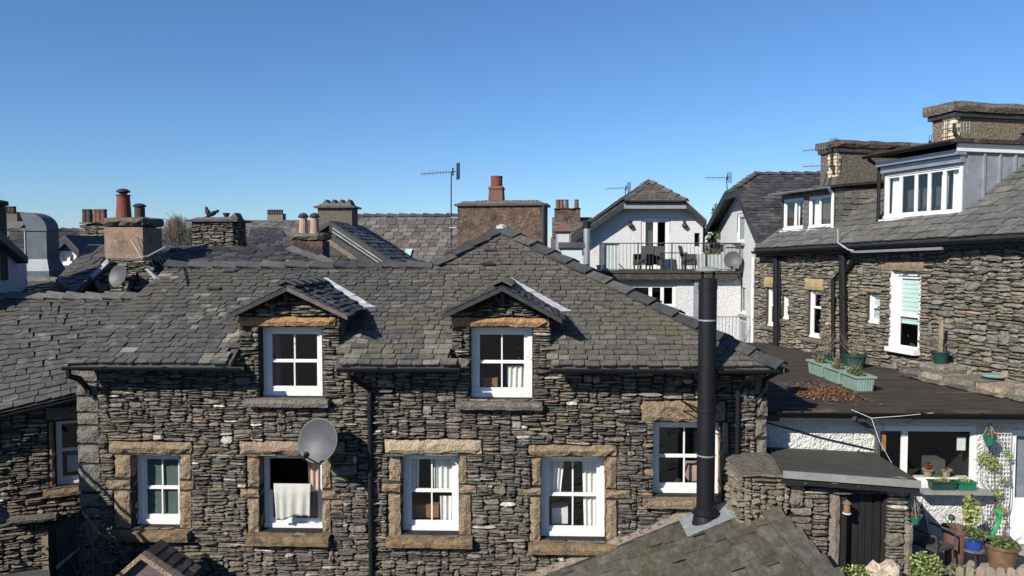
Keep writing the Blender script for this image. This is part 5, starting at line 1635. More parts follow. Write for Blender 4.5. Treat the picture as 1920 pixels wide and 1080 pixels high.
m.fr = WL; holed(m, WL.px(1112, 560)[0], xr2, -.1, zsl, [lw_], depth=.15); m.fr = WA
zc = zE_l + .02
m.loc([(xl, 0, zc), (fd[0], 0, zc), (fd[0], 0, zTop), (hl, 0, zTop)], [(0, 1, 2, 3)])
m.loc([(fd[1], 0, zc), (xr, 0, zc), (xr, 0, zE_r), (hr, 0, zTop), (fd[1], 0, zTop)], [(0, 1, 2, 3, 4)])
m.loc([(fd[0], 0, fd[3]), (fd[1], 0, fd[3]), (fd[1], 0, zTop), (fd[0], 0, zTop)], [(0, 1, 2, 3)])
m.raw([(xr, YA, -.1), (xr, YA + 8, -.1), (xr, YA + 8, zE_r), (xr, YA, zE_r)], [(0, 1, 2, 3)]).raw([(xl, YA, -.1), (xl, YA + 8, -.1), (xl, YA + 8, zE_l), (xl, YA, zE_l)], [(0, 1, 2, 3)])
m.build('wall', 'white_r', wa)
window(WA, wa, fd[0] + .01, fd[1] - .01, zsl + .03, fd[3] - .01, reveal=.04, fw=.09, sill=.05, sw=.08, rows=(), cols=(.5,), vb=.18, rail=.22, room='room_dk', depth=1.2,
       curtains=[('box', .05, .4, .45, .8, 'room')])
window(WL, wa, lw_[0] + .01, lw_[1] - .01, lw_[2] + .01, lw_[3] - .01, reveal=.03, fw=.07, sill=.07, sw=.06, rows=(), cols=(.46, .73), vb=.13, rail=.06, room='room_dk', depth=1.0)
window(WA, wa, sw2[0] + .005, sw2[1] - .005, sw2[2] + .01, sw2[3] - .01, reveal=.06, fw=.03, sill=.03, sw=.02, rows=(), cols=(), rail=.03, room='room_dk', mat='iron')
# roof: two slopes with a half hip over the gable
ov = .55
yv = YA - ov
EL = P(1070, 445, yv); HL = P(1170, 377, yv); HR = P(1287, 377, yv); ER = P(1325, 412, yv)
AP = P(1216, 339, yv + 1.6)
bk = Vector((0, 9.0, 0))
d = MB()
for poly in ([EL, HL, AP, AP + bk, EL + bk], [ER, ER + bk, AP + bk, AP, HR], [HL, HR, AP]):
    d.prism(poly, (0, 0, -.09))
ro = d.build('roof', 'slate_dark', wa)
def poly_slates(parent, pts, Udir, gauge, wid, mat, seed, limit=0, lift=.006):
    """Slates over a planar polygon of world points, courses parallel to Udir."""
    U = Vector(Udir).normalized()
    N = Vector((0, 0, 0))
    for i in range(1, len(pts) - 1):
        N += (pts[i] - pts[0]).cross(pts[i + 1] - pts[0])
    N.normalize()
    if N.z < 0: N = -N
    U = (U - N * U.dot(N)).normalized()
    V = N.cross(U)
    if V.z < 0: U = -U; V = N.cross(U)
    O = min(pts, key=lambda q: q.z)
    slates(parent, O, U, V, [plane_uv(O, U, V, q) for q in pts], gauge, wid, mat, seed=seed, limit=limit, lift=lift)
poly_slates(ro, [EL, HL, AP, AP + bk, EL + bk], (0, 1, 0), .24, (.25, .45), 'slate_dark', 91, 60)
poly_slates(ro, [HL, HR, AP], (1, 0, 0), .22, (.25, .45), 'slate_green', 92, 60)
ridge_tiles(ro, HL + Z * .04, AP + Z * .04, EL - HL, Vector((1, -.3, -.5)), 5, w=.16, seed=3, mat='slate_green', name='hip_tile')
ridge_tiles(ro, HR + Z * .04, AP + Z * .04, ER - HR, Vector((-1, -.3, -.5)), 5, w=.16, seed=4, mat='slate_green', name='hip_tile')
for a, b in ((EL, HL), (HL, HR), (HR, ER)):
    MB().prism([a - Z * .09, b - Z * .09, b - Z * .30, a - Z * .30], (0, .05, 0)).build('bargeboard', 'iron' if a is not HL else 'lead_dk', ro)
    MB().prism([a - Z * .095 + Vector((0, .06, 0)), b - Z * .095 + Vector((0, .06, 0)), b - Z * .095 + Vector((0, ov - .01, 0)), a - Z * .095 + Vector((0, ov - .01, 0))], (0, 0, -.02)).build('soffit', 'lead_dk', ro)
gutter(ro, HL + Vector((0, -.08, -.02)), HR + Vector((0, -.08, -.02)), r=.06)
# lamps
for i, x in enumerate((1182, 1283)):
    a, c = WA.px(x, 422)
    t = thing('wall_lamp', ('left' if i == 0 else 'right') + ' one of two bulkhead lamps flanking the balcony doors', 'lamp', WA.pt(a, -.1, c), 'balcony wall lamps')
    MB().lathe(WA.pt(a, -.02, c - .0), [(.10, 0), (.11, .05), (.09, .16), (.02, .2)], 12, (.0, -1, -.25)).build('shade', 'iron', t)
    MB(WA).box(a - .05, a + .05, -.03, -.002, c + .05, c + .18).build('back_plate', 'iron', t)
# metal flue on the left
q = P(1100, 500, 29.6)
t = thing('metal_flue', 'grey metal flue with black cap left of the balcony', 'flue', q)
MB().lathe((q.x, q.y, q.z - 1.5), [(.125, 0), (.125, 3.05)], 16).build('pipe', 'zinc', t)
MB().lathe((q.x, q.y, P(1100, 428, 29.6).z), [(.15, 0), (.15, .26), (.02, .30)], 16).build('cap', 'black', t)
# balcony
yb0, yb1 = 28.45, YA - .005
bx0, bx1 = P(1118, 512, yb0).x, P(1387, 512, yb0).x
zsb = P(1250, 511, yb0).z
m = MB(); m.box(bx0, bx1, yb0, yb1, zsb - .26, zsb - .02); m.build('balcony_slab', 'slab_edge', wa)
m = MB(); m.box(bx0 - .04, bx1 + .04, yb0 - .04, yb1, zsb - .02, zsb + .05); m.build('balcony_deck', 'slab_edge', wa)
rt = P(1300, 456, yb0).z
rail = MB(); rail.tube([(bx0 + .3, yb0 + .03, rt), (bx1, yb0 + .03, rt)], .022, 6).tube([(bx1, yb0 + .03, rt), (bx1, yb1, rt)], .022, 6).tube([(bx0 + .3, yb0 + .03, rt), (bx0 + .3, yb1 - .2, rt)], .022, 6)
rail.tube([(bx0 + .3, yb0 + .03, zsb + .12), (bx1, yb0 + .03, zsb + .12)], .015, 6)
rl_ = rail.build('railing', 'rail', wa)
bar = mesh_of('baluster', *(lambda b: (b.v, b.f))(MB().tube([(0, 0, 0), (0, 0, rt - zsb)], .008, 5)), MT['rail'])
post = mesh_of('rail_post', *(lambda b: (b.v, b.f))(MB().tube([(0, 0, 0), (0, 0, rt - zsb + .03)], .028, 6)), MT['rail'])
n = 36
o0 = ORG[wa.name]
for i in range(n + 1):
    x = bx0 + .3 + (bx1 - bx0 - .3) * i / n
    o = link(bpy.data.objects.new('baluster' if i % 9 else 'rail_post', bar if i % 9 else post), rl_); o.location = Vector((x, yb0 + .03, zsb)) - o0
for i in range(1, 12):
    o = link(bpy.data.objects.new('baluster', bar), rl_); o.location = Vector((bx1, yb0 + .03 + (yb1 - yb0) * i / 12, zsb)) - o0
    o = link(bpy.data.objects.new('baluster', bar), rl_); o.location = Vector((bx0 + .3, yb0 + .03 + (yb1 - yb0) * i / 12, zsb)) - o0
s0, s1 = P(1134, 480, yb0 + .12).x, P(1160, 480, yb0 + .12).x
MB().box(s0, s1, yb0 + .09, yb0 + .11, zsb + .06, rt - .02).build('glass_screen', 'frost', wa)
wa_post = MB(); x = P(1306, 560, YL - .1).x; wa_post.box(x - .1, x + .1, YL - .16, YL - .01, 0, zsb - .26); wa_post.build('balcony_post', 'lead_dk', wa)
# balcony furniture
def rattan(label, c, ang, s=1.0):
    t = thing('rattan_chair', label, 'chair', c, 'balcony chairs')
    fr = Fr(c, (math.cos(ang), math.sin(ang), 0))
    MB(fr).box(-.27, .27, -.25, .25, .22, .42).build('seat', 'rattan', t)
    MB(fr).prism([fr.pt(-.27, .2, .42), fr.pt(.27, .2, .42), fr.pt(.30, .34, .95), fr.pt(-.30, .34, .95)], fr.V * .05).build('backrest', 'rattan', t)
    for a in (-.30, .25):
        MB(fr).box(a, a + .05, -.25, .25, .2, .64).build('armrest', 'rattan', t)
        for b in (-.22, .2):
            MB(fr).box(a, a + .04, b, b + .04, 0, .22).build('leg', 'rattan', t)
yc = yb0 + 1.1
rattan('dark rattan chair left of the balcony doors, turned inwards', Vector((P(1206, 500, yc).x, yc, zsb + .05)), -.7)
rattan('dark rattan chair before the glazed balcony doors', Vector((P(1232, 500, yc + .5).x, yc + .5, zsb + .05)), -.2)
rattan('dark rattan chair right of the balcony table', Vector((P(1292, 500, yc).x, yc, zsb + .05)), 1.2)
c = Vector((P(1262, 500, yc).x, yc, zsb + .05))
t = thing('balcony_table', 'dark patio table between the rattan chairs', 'table', c)
MB().box(c.x - .5, c.x + .5, c.y - .35, c.y + .35, .66 + c.z, .70 + c.z).build('top', 'rattan', t)
for a in (-.44, .40):
    for b in (-.3, .26):
        MB().box(c.x + a, c.x + a + .05, c.y + b, c.y + b + .05, c.z, c.z + .66).build('leg', 'rattan', t)
c = Vector((P(1336, 500, yb0 + .3).x, yb0 + .32, zsb + .05))
t = thing('balcony_trough', 'grey metal trough with trailing plant on the balcony corner', 'planter', c)
MB().loft([(c.x - .5, c.x + .5, c.y - .2, c.y + .2, c.z), (c.x - .56, c.x + .56, c.y - .24, c.y + .24, c.z + .62), (c.x - .5, c.x + .5, c.y - .18, c.y + .18, c.z + .62), (c.x - .48, c.x + .48, c.y - .16, c.y + .16, c.z + .5)]).build('tub', 'grey_box', t)
m = MB(); twigs(m, c + Z * .55, 14, .5, .4, .008, 5); m.build('stems', 'twig', t)
m = MB(); leaves(m, c + Z * .62, (.5, .2, .08), 60, .06, 5); m.build('foliage', 'leaf_y', t)
c = P(1374, 487, yb0 - .1)
dish('satellite_dish', 'grey satellite dish on the right corner of the balcony railing', c, .33, (-.35, -1, .25), (c.x + .1, yb0 + .05, c.z - .3), arm=c + Vector((-.12, -.35, -.3)))
t = P(972 + 155, 500, yb0 + .6)
round_pot('tiny grey pot standing at the left end of the balcony', Vector((P(1123, 500, yb0 + .6).x, yb0 + .6, zsb + .05)), .07, .09, .22, 'grey_box')

# ================================================================ second white house, half-hipped gable seen from its side
XB = xr2 + .02
GB = Fr((XB, 40, 0), (0, -1, 0))          # the gable wall looks left
wb = thing('ivy_house', 'white house with dark hipped slate roof and ivy on its gable', 'house', (XB, 31, 0))
ca, cc = GB.px(1421, 450)
fa = GB.px(1330, 430)[0]
kz = GB.px(1376, 358)
m = MB(GB)
u1w = GB.rect(1382, 400, 1396, 456); u2w = GB.rect(1387, 532, 1399, 590); u3w = GB.rect(1387, 597, 1399, 640)
holed(m, fa, ca, -.1, cc - .1, [u1w, u2w] if u1w[3] < cc - .1 else [u2w], depth=.12)
k2 = GB.px(1350, 392); k1 = GB.px(1400, 392)
if u1w[3] >= cc - .1:
    pass
m.loc([(fa, 0, cc - .1), (u1w[0], 0, cc - .1), (u1w[0], 0, kz[1] - .1), (kz[0] - .6, 0, kz[1] - .1), (fa, 0, GB.px(1330, 425)[1])], [(0, 1, 2, 3, 4)])
m.loc([(u1w[1], 0, cc - .1), (ca, 0, cc - .1), (ca, 0, cc), (u1w[1], 0, kz[1] - .3)], [(0, 1, 2, 3)])
m.loc([(u1w[0], 0, u1w[3]), (u1w[1], 0, u1w[3]), (u1w[1], 0, kz[1] - .3), (u1w[0], 0, kz[1] - .1)], [(0, 1, 2, 3)])
pn = GB.pt(ca, 0, 0)
m.raw([(XB, pn.y, -.1), (XB + 8, pn.y, -.1), (XB + 8, pn.y, cc), (XB, pn.y, cc)], [(0, 1, 2, 3)])
m.build('wall', 'white_r', wb)
for q in (u1w, u2w):
    window(GB, wb, q[0] + .01, q[1] - .01, q[2] + .01, q[3] - .01, reveal=.02, fw=.08, sill=.08, sw=.05, rows=(), cols=(), rail=.06, room='room_dk', depth=.8, curtains=[('flat', 0, 1, 0, 1, 'blind')])
    MB(GB).box(q[0] - .08, q[1] + .08, -.12, .02, q[2] - .09, q[2] - .002).build('window_sill', 'trim', wb)
MB(GB).box(u2w[0], u2w[1], -.02, .03, u3w[2] - .3, u2w[2] - .25).build('panel', 'lead_dk', wb)
ov = .45
NE = P(1427, 458, pn.y - .35); NE.x = XB - ov
KN = P(1378, 352, GB.pt(kz[0], 0, 0).y); KN.x = XB - ov
NE = hit(1424, 456, Vector((XB - ov, 0, 0)), Vector((1, 0, 0))); KN = hit(1380, 352, Vector((XB - ov, 0, 0)), Vector((1, 0, 0)))
KF = hit(1374, 354, Vector((XB - ov, 0, 0)), Vector((1, 0, 0)))
KF = Vector((XB - ov, KN.y + 1.7, KN.z)); FE = hit(1321, 430, Vector((XB - ov, 0, 0)), Vector((1, 0, 0)))
RA = Vector((KN.x + 1.1, (KN.y + KF.y) / 2, 0)); RA = P(1415, 323, (KN.y + KF.y) / 2)
RBk = Vector((RA.x + 7, RA.y, RA.z))
NEb = Vector((NE.x + 8, NE.y, NE.z))
# keep the near slope planar: work it from NE, KN and the x direction
nn_ = Vector((1, 0, 0)).cross(KN - NE).normalized()
RA.z = KN.z + .0
tt = (RA.y - KN.y) / (KN.y - NE.y)
RA.z = KN.z + (KN.z - NE.z) * tt
RBk = Vector((RA.x + 7, RA.y, RA.z))
d = MB()
near_poly = [NE, NEb, RBk, RA, KN]
d.prism(near_poly, (0, 0, -.09)); d.prism([KN, RA, KF], (0, 0, -.09)); d.prism([KF, RA, RBk, FE + Vector((8, 0, 0)), FE], (0, 0, -.09))
rbo = d.build('roof', 'slate_dark', wb)
poly_slates(rbo, near_poly, (1, 0, 0), .2, (.25, .42), 'slate_dark', 95, 120)
ridge_tiles(rbo, RA + Z * .03, RBk + Z * .03, (0, -1, -.7), (0, 1, -.7), 15, w=.15)
ridge_tiles(rbo, KN + Z * .03, RA + Z * .03, NE - KN, Vector((-1, 0, -.5)), 4, w=.14, name='hip_tile', mat='slate_green')
for a, b in ((KN, NE), (KF, KN), (KF, FE)):
    MB().prism([a - Z * .09, b - Z * .09, b - Z * .32, a - Z * .32], (.05, 0, 0)).build('bargeboard', 'iron', rbo)
    MB().prism([a - Z * .1, b - Z * .1, b - Z * .1 + Vector((ov, 0, 0)), a - Z * .1 + Vector((ov, 0, 0))], (0, 0, -.02)).build('soffit', 'iron', rbo)
gutter(rbo, NE + Vector((0, -.05, -.04)), NEb + Vector((0, -.05, -.04)), r=.06)
MB().tube([(XB + .12, pn.y - .08, 0), (XB + .12, pn.y - .08, cc - .1)], .06, 8).build('downpipe', 'white', wb)
MB().tube([(XB - .08, pn.y + .25, 0), (XB - .08, pn.y + .25, cc - .6)], .05, 8).build('downpipe', 'white', wb)
# ivy
iv = thing('ivy', 'ragged ivy climbing the white gable beside the balcony', 'climber', GB.pt(GB.px(1338, 500)[0], -.1, 3))
m = MB()
for (x, y, r, n) in ((1343, 395, .28, 55), (1340, 415, .3, 70), (1342, 435, .33, 80), (1336, 455, .36, 80), (1342, 470, .36, 80), (1330, 445, .25, 40), (1326, 470, .3, 50), (1340, 490, .3, 50)):
    a, c = GB.px(x, y, -.1); leaves(m, GB.pt(a, -.12, c), (.12, r * 2.2, r), n, .09, x + y)
m.build('foliage', 'leaf', iv)
m = MB()
a, c = GB.px(1340, 490, -.05); a2, c2 = GB.px(1342, 385, -.05)
m.tube([GB.pt(a, -.06, c - 1), GB.pt((a + a2) / 2 + .1, -.06, (c + c2) / 2), GB.pt(a2, -.06, c2)], .03, 5); m.build('stem', 'twig_d', iv)
# yard railing seen below the balcony
ry = 27.0
x0, x1 = P(1290, 610, ry).x, P(1406, 610, ry).x
z1, z0 = P(1350, 594, ry).z, P(1350, 650, ry).z
t = thing('yard_railing', 'pale metal railing below the balcony seen past the black flue', 'railing', ((x0 + x1) / 2, ry, 0))
MB().tube([(x0, ry, z1), (x1, ry, z1)], .02, 5).build('top_rail', 'zinc', t)
bar2 = mesh_of('baluster', *(lambda b: (b.v, b.f))(MB().tube([(0, 0, 0), (0, 0, z1 - z0)], .012, 5)), MT['zinc'])
for i in range(19):
    o = link(bpy.data.objects.new('baluster', bar2), t); o.location = Vector((x0 + (x1 - x0) * i / 18, ry, z0)) - ORG[t.name]
m = MB(); m.box(x0, x1, ry - .05, ry + .1, 0, z0); m.build('base_wall', 'white_r', t)
aerial('aerial on the far end of the ivy-clad house roof', P(1364, 365, 31), P(1362, 333, 31), P(1323, 333, 30), n=9, el=.25, r=.02)
aerial('small white aerial on the left slope of the balcony house', P(1173, 376, 31), P(1172, 352, 31), P(1136, 354, 30.5), n=7, el=.15, r=.018)

# ================================================================ roofs and chimneys behind the house
def chimney(parent, fr, a0, a1, c0, c1, dep, mat, cap=None, pots=(), name='chimney'):
    """cap: (overhang, height, material, kind)."""
    ck = MB(fr).box(a0, a1, 0, dep, c0, c1).build(name, mat, parent)
    top = c1
    if cap:
        o, h, cm, kind = cap
        m = MB(fr)
        if kind == 'slab':
            m.box(a0 - o, a1 + o, -o, dep + o, c1 + .002, c1 + .06)
            m.build('cap_slab', 'slate_dark', ck)
            m = MB(fr); m.loft([(a0 - o * .3, a1 + o * .3, -o * .3, dep + o * .3, c1 + .06), (a0 + .12, a1 - .12, .1, dep - .1, c1 + h)])
            m.build('flaunching', cm, ck)
        else:
            m.rough(a0 - o, a1 + o, -o, dep + o, c1 + .002, c1 + h, seed=int(a0 * 10), amt=.05, step=.15)
            m.build('coping', cm, ck)
        top = c1 + h
    for (a, r0, r1, h, pm, style) in pots:
        b = dep / 2
        if abs(fr.O.x) < 1e-6: a *= (fr.O.y + b) / fr.O.y          # the pot stands in the middle of the stack, behind its face
        q = fr.pt(a, b, top - .03)
        if style == 'plain':
            MB().lathe(q, [(r0, 0), (r1, h * .85), (r1 * 1.15, h * .86), (r1 * 1.15, h * .97), (r1 * .85, h)], 14).build('chimney_pot', pm, ck)
        elif style == 'square':
            fr2 = Fr(q, fr.U)
            MB(fr2).loft([(-r0, r0, -r0, r0, 0), (-r0 * .9, r0 * .9, -r0 * .9, r0 * .9, h * .5), (-r0 * 1.05, r0 * 1.05, -r0 * 1.05, r0 * 1.05, h * .52), (-r0 * .85, r0 * .85, -r0 * .85, r0 * .85, h * .62)]).build('pot_base', 'terra_br', ck)
            MB().lathe(q + Z * h * .6, [(r1 * .9, 0), (r1, h * .12), (r1 * .95, h * .13), (r1, h * .25), (r1 * .96, h * .26), (r1 * 1.02, h * .4), (r1 * .8, h * .4)], 16).build('chimney_pot', pm, ck)
        elif style == 'cowl':
            cp = MB().lathe(q, [(r0, 0), (r1, h * .62), (r1 * .97, h * .63), (r1 * 1.0, h * .66), (r1 * .97, h * .68), (r1 * 1.02, h * .72), (r1, h * .76), (r1 * 1.18, h * .765), (r1 * 1.18, h * .78), (r1 * .6, h * .785)], 18).build('chimney_pot', pm, ck)
            MB().lathe(q + Z * h * .78, [(r1 * .6, 0), (r1 * .6, h * .06), (r1 * 1.05, h * .09), (r1 * 1.05, h * .13), (r1 * .6, h * .19), (r1 * .1, h * .21)], 16).build('cowl', 'iron', ck)
        elif style == 'hat':
            MB().lathe(q, [(r0, 0), (r1, h * .75), (r1 * .6, h * .76), (r1 * .6, h * .8)], 14).build('chimney_pot', pm, ck)
            MB().lathe(q + Z * h * .78, [(r1 * 1.25, 0), (r1 * 1.3, h * .08), (r1 * .8, h * .2), (r1 * .1, h * .24)], 14).build('cowl', 'iron', ck)
    return ck
def frY(D, ang=0.0, px=None):
    if px is None: return Fr((0, D, 0), (1, 0, 0))
    q = P(px, 450, D); return Fr((q.x, D, 0), (math.cos(ang), math.sin(ang), 0))
def rect_on(fr, x0, y0, x1, y1): return fr.rect(x0, y0, x1, y1)
def body(parent, x0, x1, y0, y1, z1, mat='render_gr', name='wall'):
    return MB().box(x0, x1, y0, y1, -.1, z1).build(name, mat, parent)

# -- big slate roof behind, with rooflight
h7 = thing('long_slate_house', 'house with broad brown-grey slate roof and a small rooflight behind the ridge', 'house', (-3, 27, 0))
a, b = P(640, 406, 29), P(905, 404, 29)
c_, d_ = P(905, 530, 24.6), P(600, 530, 24.6)
a.z = b.z = (a.z + b.z) / 2; c_.z = d_.z
dk = MB(); dk.prism([d_, c_, b, a], (0, 0, -.1)); dk.prism([a, b, b + Vector((0, 4.5, -3)), a + Vector((0, 4.5, -3))], (0, 0, -.1))
h7r = dk.build('roof', 'slate_far', h7)
poly_slates(h7r, [d_, c_, b, a], (1, 0, 0), .30, (.26, .42), 'slate_far', 101, 260)
ridge_tiles(h7r, a + Z * .03, b + Z * .03, (0, -1, -.6), (0, 1, -.6), 12, w=.18)
body(h7, d_.x + .3, c_.x - .3, 24.9, 33, d_.z - .1)
O7 = d_; N7 = (c_ - d_).cross(a - d_).normalized()
q = [hit(x, y, O7, N7) + N7 * .07 for x, y in ((758, 484), (770, 484), (774, 471), (761, 471))]
MB().prism(q, N7 * .03).build('rooflight', 'skylight', h7r)
MB().prism([hit(x, y, O7, N7) + N7 * .05 for x, y in ((672, 425), (679, 425), (750, 493), (742, 495))], N7 * .03).build('lead_valley', 'lead', h7r)

# -- tall roughcast chimney with the gable verge running down
h6 = thing('roughcast_chimney_house', 'gabled house with tall grey roughcast chimney behind the ridge', 'house', (-6, 22, 0))
f6 = frY(23.0)
a0, a1, c0, c1 = f6.rect(596, 390, 660, 450)
chimney(h6, f6, a0, a1, c0 - 1.5, c1, .75, 'render_gr', (.10, .16, 'coping', 'slab'))
ck = [o for o in h6.children if o.name.startswith('chimney')][0]
for i in range(4):
    x = a0 + .1 + (a1 - a0 - .2) * i / 3.6; zt_ = c1 + .13
    m = MB(f6); m.prism([f6.pt(x, .1, zt_), f6.pt(x + .2, .1, zt_), f6.pt(x + .12, .1, zt_ + .14)], (0, .5, 0)); m.build('vent_slate', 'coping', ck)
ra, rb_ = P(617, 414, 21.0), P(752, 500, 21.0)
rc_ = Vector((rb_.x, 25, rb_.z)); rd_ = Vector((ra.x, 25, ra.z))
dk = MB(); dk.prism([ra, rb_, rc_, rd_], (0, 0, -.12)); le = Vector((ra.x - (rb_.x - ra.x), ra.y, rb_.z)); dk.prism([le, ra, rd_, Vector((le.x, 25, le.z))], (0, 0, -.12))
r6 = dk.build('roof', 'slate_dark', h6)
poly_slates(r6, [ra, rb_, rc_, rd_], (0, 1, 0), .2, (.22, .4), 'slate_dark', 103, 80)
MB().prism([ra - Z * .12, rb_ - Z * .12, rb_ - Z * .30, ra - Z * .30], (0, .05, 0)).build('bargeboard', 'iron', r6)
for k, off in enumerate((.05, .0)):
    MB().tube([ra + Vector((.1, -.04, -.20 - k * .1)), rb_ + Vector((0, -.04, -.20 - k * .1))], .02, 5).build('verge_cable', 'lead', r6)
MB().prism([ra + Vector((.0, .0, -.5)), rb_ + Vector((-.4, 0, -.35)), rb_ + Vector((-.6, 0, -.35)), ra + Vector((-.1, 0, -.6))], (0, .06, 0)).build('flashing', 'cement', r6)
MB().prism([ra + Vector((0, .2, -.1)), rb_ + Vector((0, .2, -.05)), Vector((rb_.x, 21.2, 0)), Vector((le.x, 21.2, 0)), Vector((le.x, 21.2, rb_.z))], (0, 3.5, 0)).build('wall', 'slate_dark', h6)

# -- two-pot rendered chimney
h5 = thing('two_pot_chimney_house', 'dark-roofed house with squat brown chimney and two buff pots', 'house', (-6, 19, 0))
f5 = frY(18.6)
a0, a1, c0, c1 = f5.rect(546, 452, 605, 492)
p_h = f5.px(570, 397)[1] - f5.px(570, 436)[1]
chimney(h5, f5, a0, a1, c0 - 1, c1, .62, 'render_br', (.05, .22, 'coping', 'rough'),
        pots=((f5.px(569, 430)[0], .115, .10, p_h, 'pot_buff', 'hat'), (f5.px(590, 430)[0], .115, .10, p_h, 'pot_buff', 'hat')))
a, b = P(300, 470, 18.2), P(560, 474, 18.2); c_, d_ = P(660, 520, 16.6), P(290, 520, 16.6)
a.z = b.z = P(430, 469, 18.2).z; c_.z = d_.z = P(430, 505, 16.6).z
b = Vector((P(548, 474, 18.2).x, 18.2, a.z))
dk = MB(); dk.prism([d_, c_, b, a], (0, 0, -.1)); dk.prism([a, b, b + Vector((0, 3, -1.6)), a + Vector((0, 3, -1.6))], (0, 0, -.1))
r5 = dk.build('roof', 'slate_dark', h5)
poly_slates(r5, [d_, c_, b, a], (1, 0, 0), .2, (.2, .4), 'slate_dark', 105, 120)
ridge_tiles(r5, a + Z * .03, b + Z * .03, (0, -1, -.5), (0, 1, -.5), 9, w=.2, mat='slate_dark')
ridge_tiles(r5, b + Z * .03, c_ + Z * .03, (-.3, -1, -.6), (1, 0, -.6), 4, w=.16, mat='ridge', name='hip_tile')
body(h5, a.x + .2, c_.x - .4, 17.0, 20.5, c_.z - .1)

# -- dark slate slope between the chimneys
h4 = thing('stone_chimney_house', 'dark slate house with square rubble chimney stack', 'house', (-8.5, 21, 0))
a, b = P(455, 445, 22.5), P(740, 447, 22.5); c_, d_ = P(740, 500, 20.6), P(430, 500, 20.6)
a.z = b.z = (a.z + b.z) / 2; c_.z = d_.z = (c_.z + d_.z) / 2
b.x = P(620, 447, 22.5).x
c_.x = P(690, 500, 20.6).x
dk = MB(); dk.prism([d_, c_, b, a], (0, 0, -.1)); dk.prism([a, b, b + Vector((0, 3, -1.6)), a + Vector((0, 3, -1.6))], (0, 0, -.1))
r4 = dk.build('roof', 'slate_dark', h4)
poly_slates(r4, [d_, c_, b, a], (1, 0, 0), .2, (.25, .4), 'slate_dark', 106, 60)
body(h4, d_.x + .2, c_.x - .3, 20.8, 24.5, d_.z - .1)
f4 = frY(19.6)
a0, a1, c0, c1 = f4.rect(360, 416, 440, 470)
cko = chimney(h4, f4, a0, a1, c0 - 1.5, c1, .75, 'mortar', (.12, .13, 'coping', 'slab'))
F4 = f4
stones(f4, cko, a0, a1, c0 - .1, c1, lambda a, c: True, 'stone_r', seed=111, cell=(.035, .03), w=(3, 8), h=(1, 3), limit=130)
stones(Fr(f4.pt(a1, 0, 0), (0, 1, 0)), cko, 0, .75, c0 - .1, c1, lambda a, c: True, 'stone_r', seed=112, cell=(.035, .03), w=(3, 8), h=(1, 3), limit=60)
q = f4.pt(f4.px(414, 402)[0], .35, c1 + .1); MB().lathe(q, [(.07, 0), (.06, .06), (.1, .14), (.09, .15)], 10).build('chimney_pot', 'soot', cko)
q = f4.pt(f4.px(432, 405)[0], .35, c1 + .08); MB().prism([q + Vector((-.14, -.2, 0)), q + Vector((.14, -.2, 0)), q + Vector((.05, -.2, .17))], (0, .4, 0)).build('vent_slate', 'coping', cko)
q = f4.pt(f4.px(381, 404)[0], .35, c1 + .08); MB().lathe(q, [(.05, 0), (.05, .08)], 10).build('chimney_pot', 'soot', cko)

# -- birds
def bird(label, c, heading, tilt):
    t = thing('bird', label, 'bird', c, 'birds on the rubble chimney')
    c = Vector(c)
    d = Vector((math.cos(heading) * math.cos(tilt), math.sin(heading) * math.cos(tilt), math.sin(tilt)))
    # one lofted body from tail to beak
    prof = [(.006, -.24), (.018, -.23), (.02, -.13), (.04, -.08), (.062, .0), (.06, .06), (.045, .10), (.036, .115), (.044, .14), (.038, .17), (.016, .185), (.008, .205), (.002, .225)]
    o = c + Z * .11
    MB().lathe(o, prof, 10, d).build('body', 'bird', t, smooth=True)
    s = d.cross(Z).normalized(); up = s.cross(d)
    for k in (-1, 1):
        MB().prism([o + d * .06 + s * k * .055 + up * .02, o + d * .0 + s * k * .068, o - d * .2 + s * k * .02 + up * .01, o - d * .06 + s * k * .05 + up * .045], s * k * .008).build('wing', 'bird', t)
        MB().tube([o + s * k * .02, c + s * k * .02], .006, 5).build('leg', 'bird', t)
zb_ = c1 + .10
q = f4.pt(f4.px(380, 398)[0], .3, c1 + .15); bird('black bird perched upright on the pot of the rubble chimney', q, 2.3, .9)
q = f4.pt(f4.px(390, 402)[0], .25, c1 + .11); bird('black bird bending low beside the upright one', q, .3, .5)

# -- brown stack with a single square pot
h8 = thing('brown_stack_house', 'house with huge stained brown chimney stack and square red pot', 'house', (-.8, 19.5, 0))
ang = R(7)
q = P(858, 430, 19.4); f8 = Fr((q.x, 19.4, 0), (math.cos(ang), -math.sin(ang) * .0 + math.sin(-ang), 0))
a0 = 0; a1 = f8.px(1019, 430)[0]; c0 = f8.px(940, 500)[1]; c1 = f8.px(930, 386)[1]
p_h = f8.px(925, 330)[1] - f8.px(925, 378)[1]
ckb = chimney(h8, f8, a0, a1, c0 - 2.5, c1, .95, 'render_br', (.07, .13, 'coping', 'slab'), pots=((f8.px(925, 370)[0], .19, .155, p_h + .05, 'terra', 'square'),))
rng = random.Random(8)
for i in range(16):
    a = a0 + .5 + (a1 - a0 - .7) * i / 15
    MB(f8).rough(a - .05, a + .05, .1, .8, c1 + .10, c1 + .16, seed=i, amt=.02).build('capping_stone', 'coping', ckb)
MB().tube([P(1019, 383, 19.0), P(1019, 500, 19.0)], .04, 6).build('downpipe', 'iron', h8)
body(h8, f8.pt(0, 0, 0).x, f8.pt(a1, 0, 0).x, 19.6, 22.5, c0 - .3)

